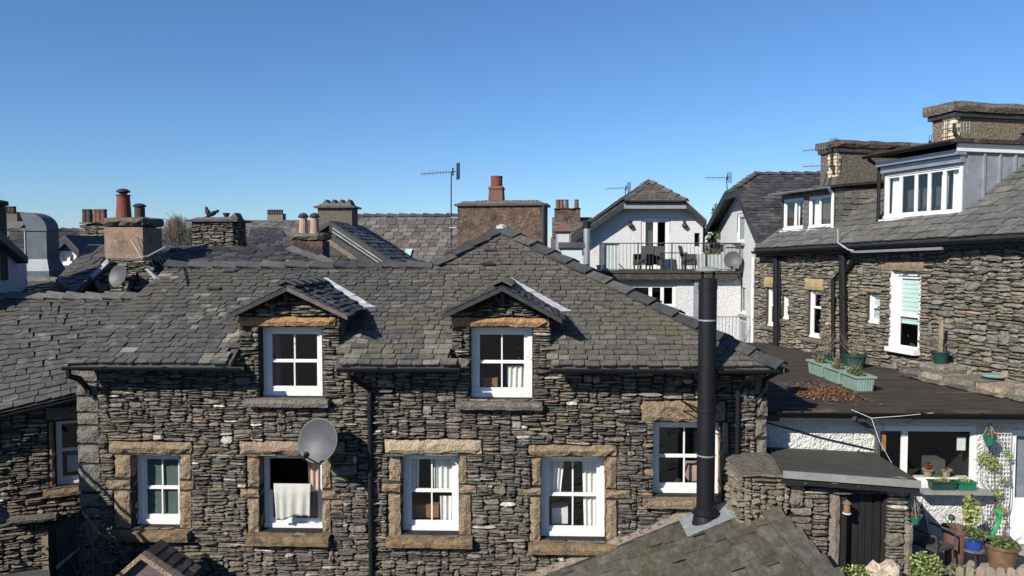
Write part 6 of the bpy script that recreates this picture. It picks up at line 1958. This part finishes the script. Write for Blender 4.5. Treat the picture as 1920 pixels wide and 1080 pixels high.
# -- mast with the large aerial
aerial('tall aerial mast standing beside the stained brown stack', P(846, 470, 20.0), P(846, 322, 20.0), P(790, 326, 19.6), n=11, el=.13, r=.018)
br_ = MB(); br_.tube([P(846, 408, 20), P(858, 408, 19.9), P(861, 412, 19.8), P(861, 422, 19.8), P(856, 427, 19.9), P(842, 427, 20)], .02, 6)
o = br_.build('mast_bracket', 'zinc', bpy.data.objects[[o.name for o in bpy.data.objects if o.get('label', '').startswith('tall aerial mast')][0]])

# -- bits between the brown stack and the balcony house
h9 = thing('chimney_row_house', 'far house with brown roof and a row of small red pots', 'house', (1, 38, 0))
f9 = frY(38.0)
a0, a1, c0, c1 = f9.rect(1040, 393, 1088, 412)
ph = .45
chimney(h9, f9, a0, a1, c0 - 1, c1, .6, 'render_br', (.06, .1, 'slate_dark', 'rough'), pots=[(f9.px(x, 390)[0], .12, .10, ph, 'terra_br', 'plain') for x in (1046, 1053, 1062, 1081)])
a, b = P(1035, 408, 39), P(1110, 408, 39); c_, d_ = P(1115, 440, 36), P(1035, 440, 36)
a.z = b.z; c_.z = d_.z
dk = MB(); dk.prism([d_, c_, b, a], (0, 0, -.1)); r9 = dk.build('roof', 'terra_br', h9)
poly_slates(r9, [d_, c_, b, a], (1, 0, 0), .3, (.3, .5), 'slate_far', 121, 0)
body(h9, d_.x, c_.x, 36.2, 39.5, c_.z - .1, 'render_gr')
h10 = thing('grey_lean_to', 'small grey lean-to with pitched cap between brown stack and metal flue', 'lean-to', (1, 27, 0))
f10 = frY(26.5)
a0, a1, c0, c1 = f10.rect(1043, 434, 1070, 520)
MB(f10).box(a0, a1, 0, 1.5, -.1, c1).build('wall', 'lead_dk', h10)
MB(f10).loft([(a0 - .1, a1 + .1, -.1, 1.6, c1 + .002), (a0 + .2, a1 - .2, .4, 1.0, c1 + .35)]).build('roof', 'terra_br', h10)
MB(f10).box(a0 + .05, a1 - .05, -.03, 0, c1 - .55, c1 - .1).build('window', 'grey_box', h10)
a0, a1, c0, c1 = f10.rect(1052, 465, 1090, 520)
MB(f10).box(a0, a1, -.5, -.01, -.1, c1).build('annexe', 'frost', h10)
MB(f10).loft([(a0 - .1, a1 + .1, -.6, .0, c1 + .002), (a0 - .1, a1 + .1, -.1, .0, c1 + .2)]).build('annexe_roof', 'slate_dark', h10)

# ================================================================ left: chimneys, duct and roofs
h3 = thing('pot_chimney_house', 'house with pink rendered chimney, one tall red pot and rubble base', 'house', (-10.5, 16.5, 0))
f3 = frY(16.4)
a0, a1, c0, c1 = f3.rect(196, 426, 268, 484)
ph1 = f3.px(232, 350)[1] - f3.px(232, 406)[1]; ph2 = f3.px(262, 380)[1] - f3.px(262, 406)[1]
ck3 = chimney(h3, f3, a0, a1, c0, c1, .85, 'render_pk', (.04, .24, 'coping', 'rough'),
        pots=((f3.px(232, 400)[0], .165, .14, ph1 * 1.04, 'terra', 'cowl'), (f3.px(262, 400)[0], .11, .11, ph2 * 1.1, 'soot', 'hat')))
MB(f3).box(a0 - .03, a1 + .03, -.03, .88, c0 - .05, c0).build('string_course', 'coping', ck3)
gp = [P(145, 552, 16.3), P(310, 552, 16.3), P(290, 500, 16.3), P(205, 490, 16.3)]
gwo = MB().prism(gp, (0, .3, 0)).build('gable_wall', 'mortar', h3)
fg = frY(16.3); gq = [fg.px(x, y) for x, y in ((145, 552), (310, 552), (290, 500), (205, 490))]
def in_gable(a, c):
    return all((q[0] - p[0]) * (c - p[1]) - (q[1] - p[1]) * (a - p[0]) > 0 for p, q in zip(gq, gq[1:] + gq[:1]))
stones(fg, gwo, gq[0][0], gq[1][0], gq[0][1] - .1, gq[3][1] + .1, in_gable, 'stone_r', seed=135, cell=(.04, .027), w=(3, 9), h=(1, 4), limit=160)
q0, q1, q2, q3 = f3.rect(190, 484, 285, 552)
m = MB(f3); m.box(q0, q1, 0, .85, q2 - 2, c0 - .05); cb = m.build('chimney_base', 'mortar', h3)
stones(f3, cb, q0, q1, q2 - .2, c0 - .06, lambda a, c: not in_gable(a, c), 'stone_r', seed=131, cell=(.035, .024), w=(3, 9), h=(1, 4), limit=160)
# gable below: rubble triangle
m = MB(); m.prism([P(138, 549, 16.1), P(145, 551, 16.1), P(204, 492, 16.1), P(201, 484, 16.1)], (0, .12, 0)); m.build('flashing', 'lead', h3)
m = MB(); m.prism([P(176, 528, 16.15), P(182, 525, 16.15), P(193, 546, 16.15), P(186, 547, 16.15)], (0, .1, 0)); m.build('flashing', 'cement', h3)
m = MB(); m.prism([P(272, 505, 16.15), P(277, 504, 16.15), P(300, 525, 16.15), P(293, 527, 16.15)], (0, .1, 0)); m.build('flashing', 'lead', h3)
# slope left of it
a, b, c_, d_ = P(168, 462, 18.6), P(215, 462, 18.6), P(150, 551, 15.6), P(98, 530, 15.6)
sl3 = [P(104, 527, 16.0), P(140, 551, 15.2), P(205, 486, 16.6), P(205, 460, 18.3), P(166, 460, 18.3)]
O3 = sl3[0]; n3 = (P(140, 551, 15.2) - O3).cross(P(166, 460, 18.3) - O3).normalized()
sl3 = [hit(x, y, O3, n3) for x, y in ((104, 527), (140, 551), (204, 488), (204, 460), (166, 460))]
dk = MB(); dk.prism(sl3, (0, 0, -.1)); r3 = dk.build('roof', 'slate', h3)
poly_slates(r3, sl3, (1, .25, 0), .2, (.2, .36), 'slate', 133, 120)
c = P(220, 517, 15.9)
dish('satellite_dish', 'grey satellite dish on the rubble base of the red-potted chimney', c, .24, (-.35, -1, .3), (c.x + .12, 16.36, c.z - .1), lnb=False)
# fallen aerial leaning on the chimney
t = thing('tv_aerial', 'broken aerial hanging off the pink rendered chimney', 'aerial', P(285, 500, 16.0), 'rooftop aerials')
MB().tube([P(246, 450, 16.2), P(268, 486, 16.0)], .03, 6).build('mast', 'wood', t)
MB().tube([P(255, 484, 16.1), P(278, 480, 15.9), P(311, 463, 15.7)], .018, 6).build('boom', 'zinc', t)
m = MB()
for i in range(8):
    x = 270 + i * 6
    m.tube([P(x - 12 + i, 445 + i * 3, 15.9), P(x + 4 + i, 492 + (i % 3) * 4, 15.9)], .009, 4)
m.build('directors', 'iron', t)

# far chimney with five pots
h2 = thing('five_pot_chimney_house', 'far house with rubble chimney carrying five small pots', 'house', (-13, 24, 0))
f2 = frY(24.5)
a0, a1, c0, c1 = f2.rect(150, 422, 205, 470)
ck2_ = chimney(h2, f2, a0, a1, c0 - 3, c1, .7, 'mortar', (.06, .12, 'coping', 'rough'), pots=[(f2.px(x, 410)[0], .10, .09, f2.px(x, 394)[1] - f2.px(x, 417)[1] + .05, 'soot' if x < 172 else 'terra_br', 'plain') for x in (160, 168, 180, 187, 195)])
stones(f2, ck2_, a0, a1, c0, c1, lambda a, c: True, 'stone_r', seed=141, cell=(.05, .04), w=(2, 6), h=(1, 3), limit=60)
a, b = P(20, 434, 25.5), P(175, 433, 25.5); c_, d_ = P(205, 505, 22.5), P(10, 505, 22.5)
a.z = b.z; c_.z = d_.z = P(90, 500, 22.5).z
dk = MB(); dk.prism([d_, c_, b, a], (0, 0, -.1)); r2 = dk.build('roof', 'slate_dark', h2)
poly_slates(r2, [d_, c_, b, a], (1, 0, 0), .22, (.25, .4), 'slate_dark', 142, 80)
ridge_tiles(r2, a + Z * .03, b + Z * .03, (0, -1, -.5), (0, 1, -.5), 8, w=.18, mat='slate_dark')
body(h2, d_.x + .2, c_.x - .3, 22.8, 27, d_.z - .1)
# its small dormer
yd = 22.0
fd2 = frY(yd)
dA, dL, dR = P(121, 440, yd), P(88, 467, yd), P(148, 470, yd)
dL.z = dR.z = (dL.z + dR.z) / 2
dk = MB(); dk.prism([dA, dR, dR + Vector((0, 2.5, 0)), dA + Vector((0, 2.5, 0))], (0, 0, -.08)); dk.prism([dL, dA, dA + Vector((0, 2.5, 0)), dL + Vector((0, 2.5, 0))], (0, 0, -.08))
dmo = dk.build('dormer', 'slate_dark', h2)
for pa, pb in ((dL, dA), (dA, dR)):
    MB().prism([pa - Z * .08, pb - Z * .08, pb - Z * .26, pa - Z * .26], (0, .04, 0)).build('bargeboard', 'iron', dmo)
wq = fd2.rect(102, 470, 136, 498)
m = MB(fd2.back(.2)); holed(m, dL.x + .1, dR.x - .1, wq[2] - .6, dL.z, [(wq[0], wq[1], wq[2], min(wq[3], dL.z - .01))], depth=.1)
m.loc([(dL.x + .1, 0, dL.z), (dR.x - .1, 0, dL.z), (dA.x, 0, dA.z - .1)], [(0, 1, 2)]); m.build('gable', 'slate_dark', dmo)
window(fd2.back(.2), h2, wq[0] + .005, wq[1] - .005, wq[2] + .005, min(wq[3], dL.z - .01) - .005, reveal=.02, fw=.07, sill=.07, sw=.04, rows=(), cols=(.5,), vb=.09, rail=.05, depth=.5, grow=0, curtains=[('fold', .02, .4, 0, 1, 'curtain', 0)])

# extraction duct
dkt = P(66, 526, 16.9)
t = thing('ventilation_duct', 'tall grey sheet-metal extraction duct with curved hood', 'duct', dkt)
fdk = frY(16.9)
a0, a1, c0, c1 = fdk.rect(49, 428, 88, 528)
b0, b1 = fdk.px(44, 500)[0], fdk.px(97, 500)[0]
MB(fdk).loft([(b0, b1, -.1, .55, c0 - 1), (b0, b1, -.1, .55, fdk.px(66, 508)[1]), (a0, a1, 0, .45, fdk.px(66, 486)[1]), (a0, a1, 0, .45, c1)]).build('shaft', 'duct', t)
m = MB(); n = 9
outer = [fdk.pt(a1 - (a1 - a0) * 1.0 * (1 - math.cos(k / n * math.pi / 2)) - 0, 0, c1 + (fdk.px(66, 398)[1] - c1) * math.sin(k / n * math.pi / 2)) for k in range(n + 1)]
hood = [fdk.pt(a1, 0, c1)] + outer[1:] + [fdk.pt(fdk.px(36, 400)[0], 0, fdk.px(36, 398)[1]), fdk.pt(fdk.px(48, 424)[0], 0, fdk.px(48, 426)[1]), fdk.pt(a0, 0, c1)]
m.prism(hood, (0, .45, 0)); m.build('hood', 'duct', t)
MB(fdk).box(a0 - .03, a1 + .03, -.03, .48, c1 - .06, c1 - .005).build('flange', 'duct', t)
m = MB(fdk); m.box(a0 - .02, a0 + .0, -.02, .2, c1 - .8, c1); m.build('seam', 'zinc', t)

# whitewashed side wall at the far left, in shade
h1 = thing('whitewashed_house', 'shaded whitewashed wall with dark sloping verge at the left edge', 'house', (-11, 15.2, 0))
w0, w1 = P(-60, 500, 13.4), P(52, 500, 16.2)
F1 = Fr((w0.x, w0.y, 0), Vector((w1.x - w0.x, w1.y - w0.y, 0)))
pt = lambda x, y, b=0: F1.pt(F1.px(x, y, b)[0], b, F1.px(x, y, b)[1])
g0 = [pt(-60, 400), pt(0, 448), pt(50, 494), Vector((w1.x, w1.y, 0)), Vector((w0.x, w0.y, 0))]
MB().prism(g0, F1.V * .2).build('wall', 'white_r', h1)
dk = MB(); dk.prism([pt(-60, 376, -.2), pt(53, 482, -.2), pt(53, 494, -.2), pt(-60, 398, -.2)], F1.V * .35); r1o = dk.build('roof', 'slate_dark', h1)
f1_ = frY(14.6)
a0, a1, c0, c1 = f1_.rect(-60, 386, -14, 450)
chimney(h1, f1_, a0, a1, c0 - .8, c1, .4, 'soot', (.04, .14, 'soot', 'rough'), pots=((f1_.px(-16, 380)[0], .1, .09, .15, 'soot', 'plain'),))
# far small chimneys, roofs and tree
for i, (x0, x1, y0, y1, D, lbl, mat, pots) in enumerate((
        (501, 530, 402, 416, 60, 'tiny far chimney with a white side and a row of pots', 'quoin', (504, 509, 514, 519, 524, 528)),
        (10, 32, 400, 415, 40, 'far grey chimney behind the extraction duct', 'render_gr', (14, 20, 26)))):
    t = thing('distant_chimney_house', lbl, 'house', P((x0 + x1) / 2, 440, D))
    f = frY(D); a0, a1, c0, c1 = f.rect(x0, y0, x1, y1)
    chimney(t, f, a0, a1, c0 - 2, c1, .8, mat, (.05, .08, 'slate_dark', 'rough'), pots=[(f.px(x, y0)[0], .13, .11, .35, 'soot', 'plain') for x in pots])
    e = .6 if i else 1.6
    ra, rb2 = Vector((a0 - e, D, c0)), Vector((a1 + e, D, c0))
    dk = MB(); dk.prism([ra + Vector((0, -3, -1.6)), rb2 + Vector((0, -3, -1.6)), rb2, ra], (0, 0, -.1)); dk.prism([ra, rb2, rb2 + Vector((0, 3, -1.6)), ra + Vector((0, 3, -1.6))], (0, 0, -.1)); dk.build('roof', 'slate_far', t)
    body(t, ra.x + .2, rb2.x - .2, D - 2.8, D + 2.8, c0 - 1.6)
for i, (x0, x1, yr_, ye_, D, mat, lbl) in enumerate((
        (462, 600, 413, 450, 42, 'slate_far', 'far grey slate roof seen between rubble and two-pot chimneys'),
        (470, 530, 428, 450, 36, 'slate_dark', 'small dark gabled roof beyond the rubble chimney'),
        (560, 600, 415, 440, 48, 'slate_far', 'far pale roof behind the two buff pots'),
        (310, 362, 462, 480, 26, 'slate', 'low slate roof left of the rubble chimney'))):
    t = thing('distant_house', lbl, 'house', P((x0 + x1) / 2, 450, D), 'distant roofs')
    a, b = P(x0, yr_, D + 3), P(x1, yr_, D + 3); c_, d_ = P(x1 + 6, ye_, D), P(x0 - 6, ye_, D)
    a.z = b.z; c_.z = d_.z
    dk = MB(); dk.prism([d_, c_, b, a], (0, 0, -.1)); dk.prism([a, b, b + Vector((0, 3, -2)), a + Vector((0, 3, -2))], (0, 0, -.1)); r_ = dk.build('roof', mat, t)
    poly_slates(r_, [d_, c_, b, a], (1, 0, 0), .3, (.3, .5), mat, 150 + i, 0)
    body(t, d_.x + .3, c_.x - .3, D + .3, D + 5, d_.z - .1)
t = thing('bare_tree', 'bare winter tree behind the rubble chimney', 'tree', P(332, 470, 55))
base = P(332, 470, 55); base.z = 0
rng = random.Random(77)
trunk = MB(); trunk.tube([base, base + Z * 2.5], .25, 8, .18); trunk.build('trunk', 'twig_d', t)
cr_ = MB()
tz = P(332, 404, 55).z
for i in range(420):
    an = rng.uniform(0, 6.283); rr_ = rng.uniform(0, 1.9)
    top = Vector((base.x + math.cos(an) * rr_, base.y + math.sin(an) * rr_, tz - (rr_ / 1.9) ** 2 * 1.6 - rng.uniform(0, .6)))
    low_ = base + Z * rng.uniform(2, 3.4)
    mid = (top + low_) / 2 + Vector((math.cos(an), math.sin(an), 0)) * .3
    cr_.tube([low_, mid, top], .03, 4, .009)
    for k in range(5):
        s = rng.uniform(.3, .98); q = mid.lerp(top, s)
        cr_.tube([q, q + Vector((rng.uniform(-.4, .4), rng.uniform(-.4, .4), rng.uniform(.1, .45)))], .012, 3, .006)
cr_.build('crown', 'twig', t)
# ================================================================ the lower cottage on the left
rq = P(150, 850, 12.0); rq.z = 0
LWf = Fr(rq, (math.cos(R(25)), math.sin(R(25)), 0))
lc = thing('left_cottage', 'lower rubble cottage with pale streaked slate roof at the left edge', 'house', (-8.2, 12, 0))
lwin = LWf.rect(103, 788, 172, 909)
lsill = LWf.rect(82, 914, 172, 925)
llin = LWf.rect(85, 762, 175, 786)
lo = LWf.back(-.32)
e_r, e_l = hit(146, 739, lo.O, lo.V), hit(0, 772, lo.O, lo.V)
zt = min(e_r.z, e_l.z) + .15
m = MB(LWf); holed(m, -3.2, .7, -.1, zt, [lwin], depth=.3)
lw = m.build('wall', 'mortar', lc)
lb_ = [lwin, lsill, llin]
stones(LWf, lw, -2.6, .35, .02, zt, lambda a, c: not any(b[0] - .09 * (b is lwin) < a < b[1] and b[2] - .004 < c < b[3] + .004 for b in lb_), 'stone', seed=161, cell=(.026, .0145), w=(3, 14), h=(1, 5), hp=[.5, 1, .9, .4, .15])
window(LWf, lc, lwin[0] + .003, lwin[1] - .003, lwin[2] + .003, lwin[3] - .003, reveal=.13, fw=.03, sill=.04, sw=.045, cols=(), rows=(.52,), rail=.07, curtains=[('box', .2, .6, .1, .38, 'blind')], room='room_dk')
MB(LWf).rough(lwin[0] - .085, lwin[0] - .004, -.02, .2, lwin[2], lwin[3], seed=3, amt=.01).build('jamb_stone', 'sill', lc)
MB(LWf).rough(lsill[0], lsill[1], -.12, .2, lsill[2] - .02, lsill[3] + .01, seed=4, amt=.012).build('window_sill', 'sill', lc)
MB(LWf).rough(llin[0], llin[1], -.03, .2, llin[2], llin[3], seed=6, amt=.012).build('lintel', 'quoin', lc)
# roof: a slightly twisted slope from the canted eaves to the ridge
ed = (e_r - e_l)
E0 = e_l - ed * 1.3; E1 = e_r + ed * 1.5
yR = 14.3
G0 = P(-230, 557, yR); G1 = P(345, 554, yR)
G0.z = G1.z = P(100, 556, yR).z
def patch(s, t):
    return (E0 * (1 - s) + E1 * s) * (1 - t) + (G0 * (1 - s) + G1 * s) * t
dk = MB(); n = 6
for i in range(n):
    s0, s1 = i / n, (i + 1) / n
    dk.raw([patch(s0, 0) - Z * .02, patch(s1, 0) - Z * .02, patch(s1, 1) - Z * .02, patch(s0, 1) - Z * .02], [(0, 1, 2, 3)])
dk.prism([G0, G1, G1 + Vector((0, 2.6, -1.5)), G0 + Vector((0, 2.6, -1.5))], (0, 0, -.06))
lr = dk.build('roof', 'under', lc)
rng = random.Random(17); items = []
rows = 22
for r in range(rows):
    t0, t1 = r / rows, (r + 1) / rows
    W = ((patch(1, t0) - patch(0, t0))).length
    x = -rng.uniform(0, .2)
    while x < W:
        w = rng.uniform(.12, .32)
        s0 = x / W; s1 = min(1.0, (x + w) / W)
        if s0 >= 0 and s1 > s0 + .005:
            p00, p10, p01 = patch(s0, t0), patch(s1, t0), patch(s0, t1)
            U, V = p10 - p00, p01 - p00
            N = U.cross(V).normalized()
            items.append((U.length * V.length / dist2(p00), 'slate', rng.randrange(16), basis(p00 + N * rng.uniform(.0, .006), U, V, N)))
        x += w
pieces(lr, 'slate', items, 'slate', 300, 'small_slates')
ridge_tiles(lr, G0 + Z * .02, G1 + Z * .02, (0, -1, -.6), (0, 1, -.6), 16, w=.17, mat='slate_pale')
gutter(lc, E0 + Vector((0, -.05, -.06)), e_r + ed * .05 + Vector((0, -.05, -.06)), r=.05)
# roof strip behind
hb = thing('rear_slate_roof_house', 'narrow slate roof with pale ridge tiles behind the left cottage', 'house', (-10, 16, 0))
a, b = P(-120, 527, 16.8), P(150, 527, 16.8); c_, d_ = P(230, 560, 15.4), P(-140, 560, 15.4)
a.z = b.z; c_.z = d_.z
b.x = P(118, 527, 16.8).x; c_.x = P(160, 560, 15.4).x
dk = MB(); dk.prism([d_, c_, b, a], (0, 0, -.08)); dk.prism([a, b, b + Vector((0, 2, -1.2)), a + Vector((0, 2, -1.2))], (0, 0, -.08)); hbr = dk.build('roof', 'slate', hb)
poly_slates(hbr, [d_, c_, b, a], (1, 0, 0), .2, (.2, .38), 'slate', 171, 60)
ridge_tiles(hbr, a + Z * .02, b + Z * .02, (0, -1, -.6), (0, 1, -.6), 11, w=.16, mat='slate_pale')
body(hb, d_.x, c_.x, 15.6, 18, d_.z - .1)

# slab shelf, lintel and dark lean-to door area below the left window
FB = Fr((0, 11.35, 0), (1, 0, 0))
sh = LWf.rect(15, 962, 110, 974)
MB(LWf).rough(sh[0], sh[1], -.22, .1, sh[2], sh[3], seed=9, amt=.015).build('slab_shelf', 'quoin', lc)
q = LWf.rect(62, 992, 98, 1002); MB(LWf).rough(q[0], q[1], -.05, .1, q[2], q[3], seed=12, amt=.01).build('lintel', 'sill', lc)
q = LWf.rect(80, 1002, 92, 1080); MB(LWf).box(q[0], q[1], -.06, .02, 0, q[3]).build('door_post', 'wood', lc)
# iron gate panel leaning by the corner
gy = 10.75
t = thing('dark_gate', 'black sheet-metal gate with timber frame by the house corner', 'gate', (P(125, 1080, gy).x, gy, 0))
tl, tr = P(98, 990, gy), P(152, 963, gy + .35); blf, brt = Vector((tl.x, tl.y, .12)), Vector((tr.x, tr.y, .12))
MB().prism([tl, tr, brt, blf], (0, .03, 0)).build('panel', 'iron', t)
MB().prism([tl + Vector((0, -.03, .05)), tr + Vector((0, -.03, .05)), tr + Vector((0, -.03, -.03)), tl + Vector((0, -.03, -.03))], (0, .05, 0)).build('top_rail', 'wood_dk', t)
z_ = P(125, 1058, gy).z
MB().prism([Vector((tl.x, tl.y - .03, z_ - .12)), Vector((tr.x, tr.y - .03, z_ + .10)), Vector((tr.x, tr.y - .03, z_ + .16)), Vector((tl.x, tl.y - .03, z_ - .06))], (0, .05, 0)).build('mid_rail', 'wood', t)
for q in (tl, tr):
    MB().box(q.x - .03, q.x + .03, q.y - .04, q.y + .04, 0, q.z + .04).build('post', 'wood_dk', t)
MB().tube([tr + Z * .05, P(185, 1000, gy + .3), P(205, 1010, gy + .4)], .02, 6).build('stay', 'wood', t)
MB().tube([tr + Z * .05, P(110, 985, gy - .2), P(88, 998, gy - .3)], .018, 6).build('stay', 'wood_dk', t)
# bramble
t = thing('bramble', 'tangle of dark bramble at the house corner beside the metal gate', 'bramble', (P(180, 1060, 10.9).x, 10.95, 0))
m = MB(); rng = random.Random(19)
for i in range(26):
    b0 = Vector((P(175, 1060, 10.95).x + rng.uniform(-.25, .3), 10.95 + rng.uniform(-.2, .2), .05)); h_ = rng.uniform(.4, 1.25)
    e_ = b0 + Vector((rng.uniform(-.3, .45), rng.uniform(-.2, .2), h_ * .7))
    m.tube([b0, b0 + Vector((rng.uniform(-.1, .1), 0, h_)), e_ + Z * rng.uniform(0, .3), e_ + Vector((rng.uniform(0, .3), 0, -.2))], .008, 4, .004)
m.build('stems', 'twig_d', t)
m = MB(); leaves(m, (P(180, 1040, 10.9).x, 10.95, .75), (.35, .2, .5), 260, .035, 7); leaves(m, (P(140, 962, 10.9).x, 11.0, P(140, 962, 10.9).z), (.28, .12, .08), 120, .022, 8); m.build('foliage', 'twig_d', t)
# small gabled porch roof poking into the bottom edge
yp = 10.4
A = P(271, 1037, yp); L_ = P(205, 1095, yp); R_ = P(352, 1092, yp)
t = thing('gabled_porch', 'small gabled porch top with pale coping at the bottom left', 'porch', (A.x, yp, 0))
MB().prism([A - Z * .03, L_ - Z * .03, Vector((L_.x, yp, 0)), Vector((R_.x, yp, 0)), R_ - Z * .03], (0, .12, 0)).build('gable', 'brown_board', t)
for q in (L_, R_):
    MB().prism([A + Vector((0, -.1, .03)), q + Vector((0, -.1, .03)), q + Vector((0, -.1, -.05)), A + Vector((0, -.1, -.05))], (0, .14, 0)).build('bargeboard', 'sand_pk', t)
    MB().prism([A + Vector((0, .02, .01)), q + Vector((0, .02, .01)), q + Vector((0, .45, .01)), A + Vector((0, .45, .01))], (0, 0, -.05)).build('roof_slope', 'slate_dark', t)
dkp = MB()
poly_slates(t, [A + Vector((0, .03, .015)), R_ + Vector((0, .03, .015)), R_ + Vector((0, .45, .015)), A + Vector((0, .45, .015))], (0, 1, 0), .15, (.15, .3), 'slate_dark', 181, 60)
# neighbour's lean-to edge, lower left, its unseen rise and wall made tall to shade that corner
t = thing('dark_lean_to', 'dark lean-to roof edge in the bottom left corner', 'lean-to', (-7.6, 9.6, 0))
e1_ = P(18, 962, 9.6); e0_ = P(-8, 1080, 8.2)
MB().prism([e1_, Vector((e1_.x - 2.0, e1_.y, e1_.z + 2.0)), Vector((e1_.x - 2.0, 7.0, e1_.z + 2.0)), Vector((e1_.x, 7.0, e1_.z))], (0, 0, -.07)).build('roof', 'slate_dark', t)
MB().prism([Vector((e1_.x - .15, e1_.y - .1, 0)), Vector((e1_.x - .15, e1_.y - .1, e1_.z - .0)), Vector((e1_.x - 1.95, e1_.y - .1, e1_.z + 1.8)), Vector((e1_.x - 1.95, e1_.y - .1, 0))], (0, -2.2, 0)).build('wall', 'stone', t)
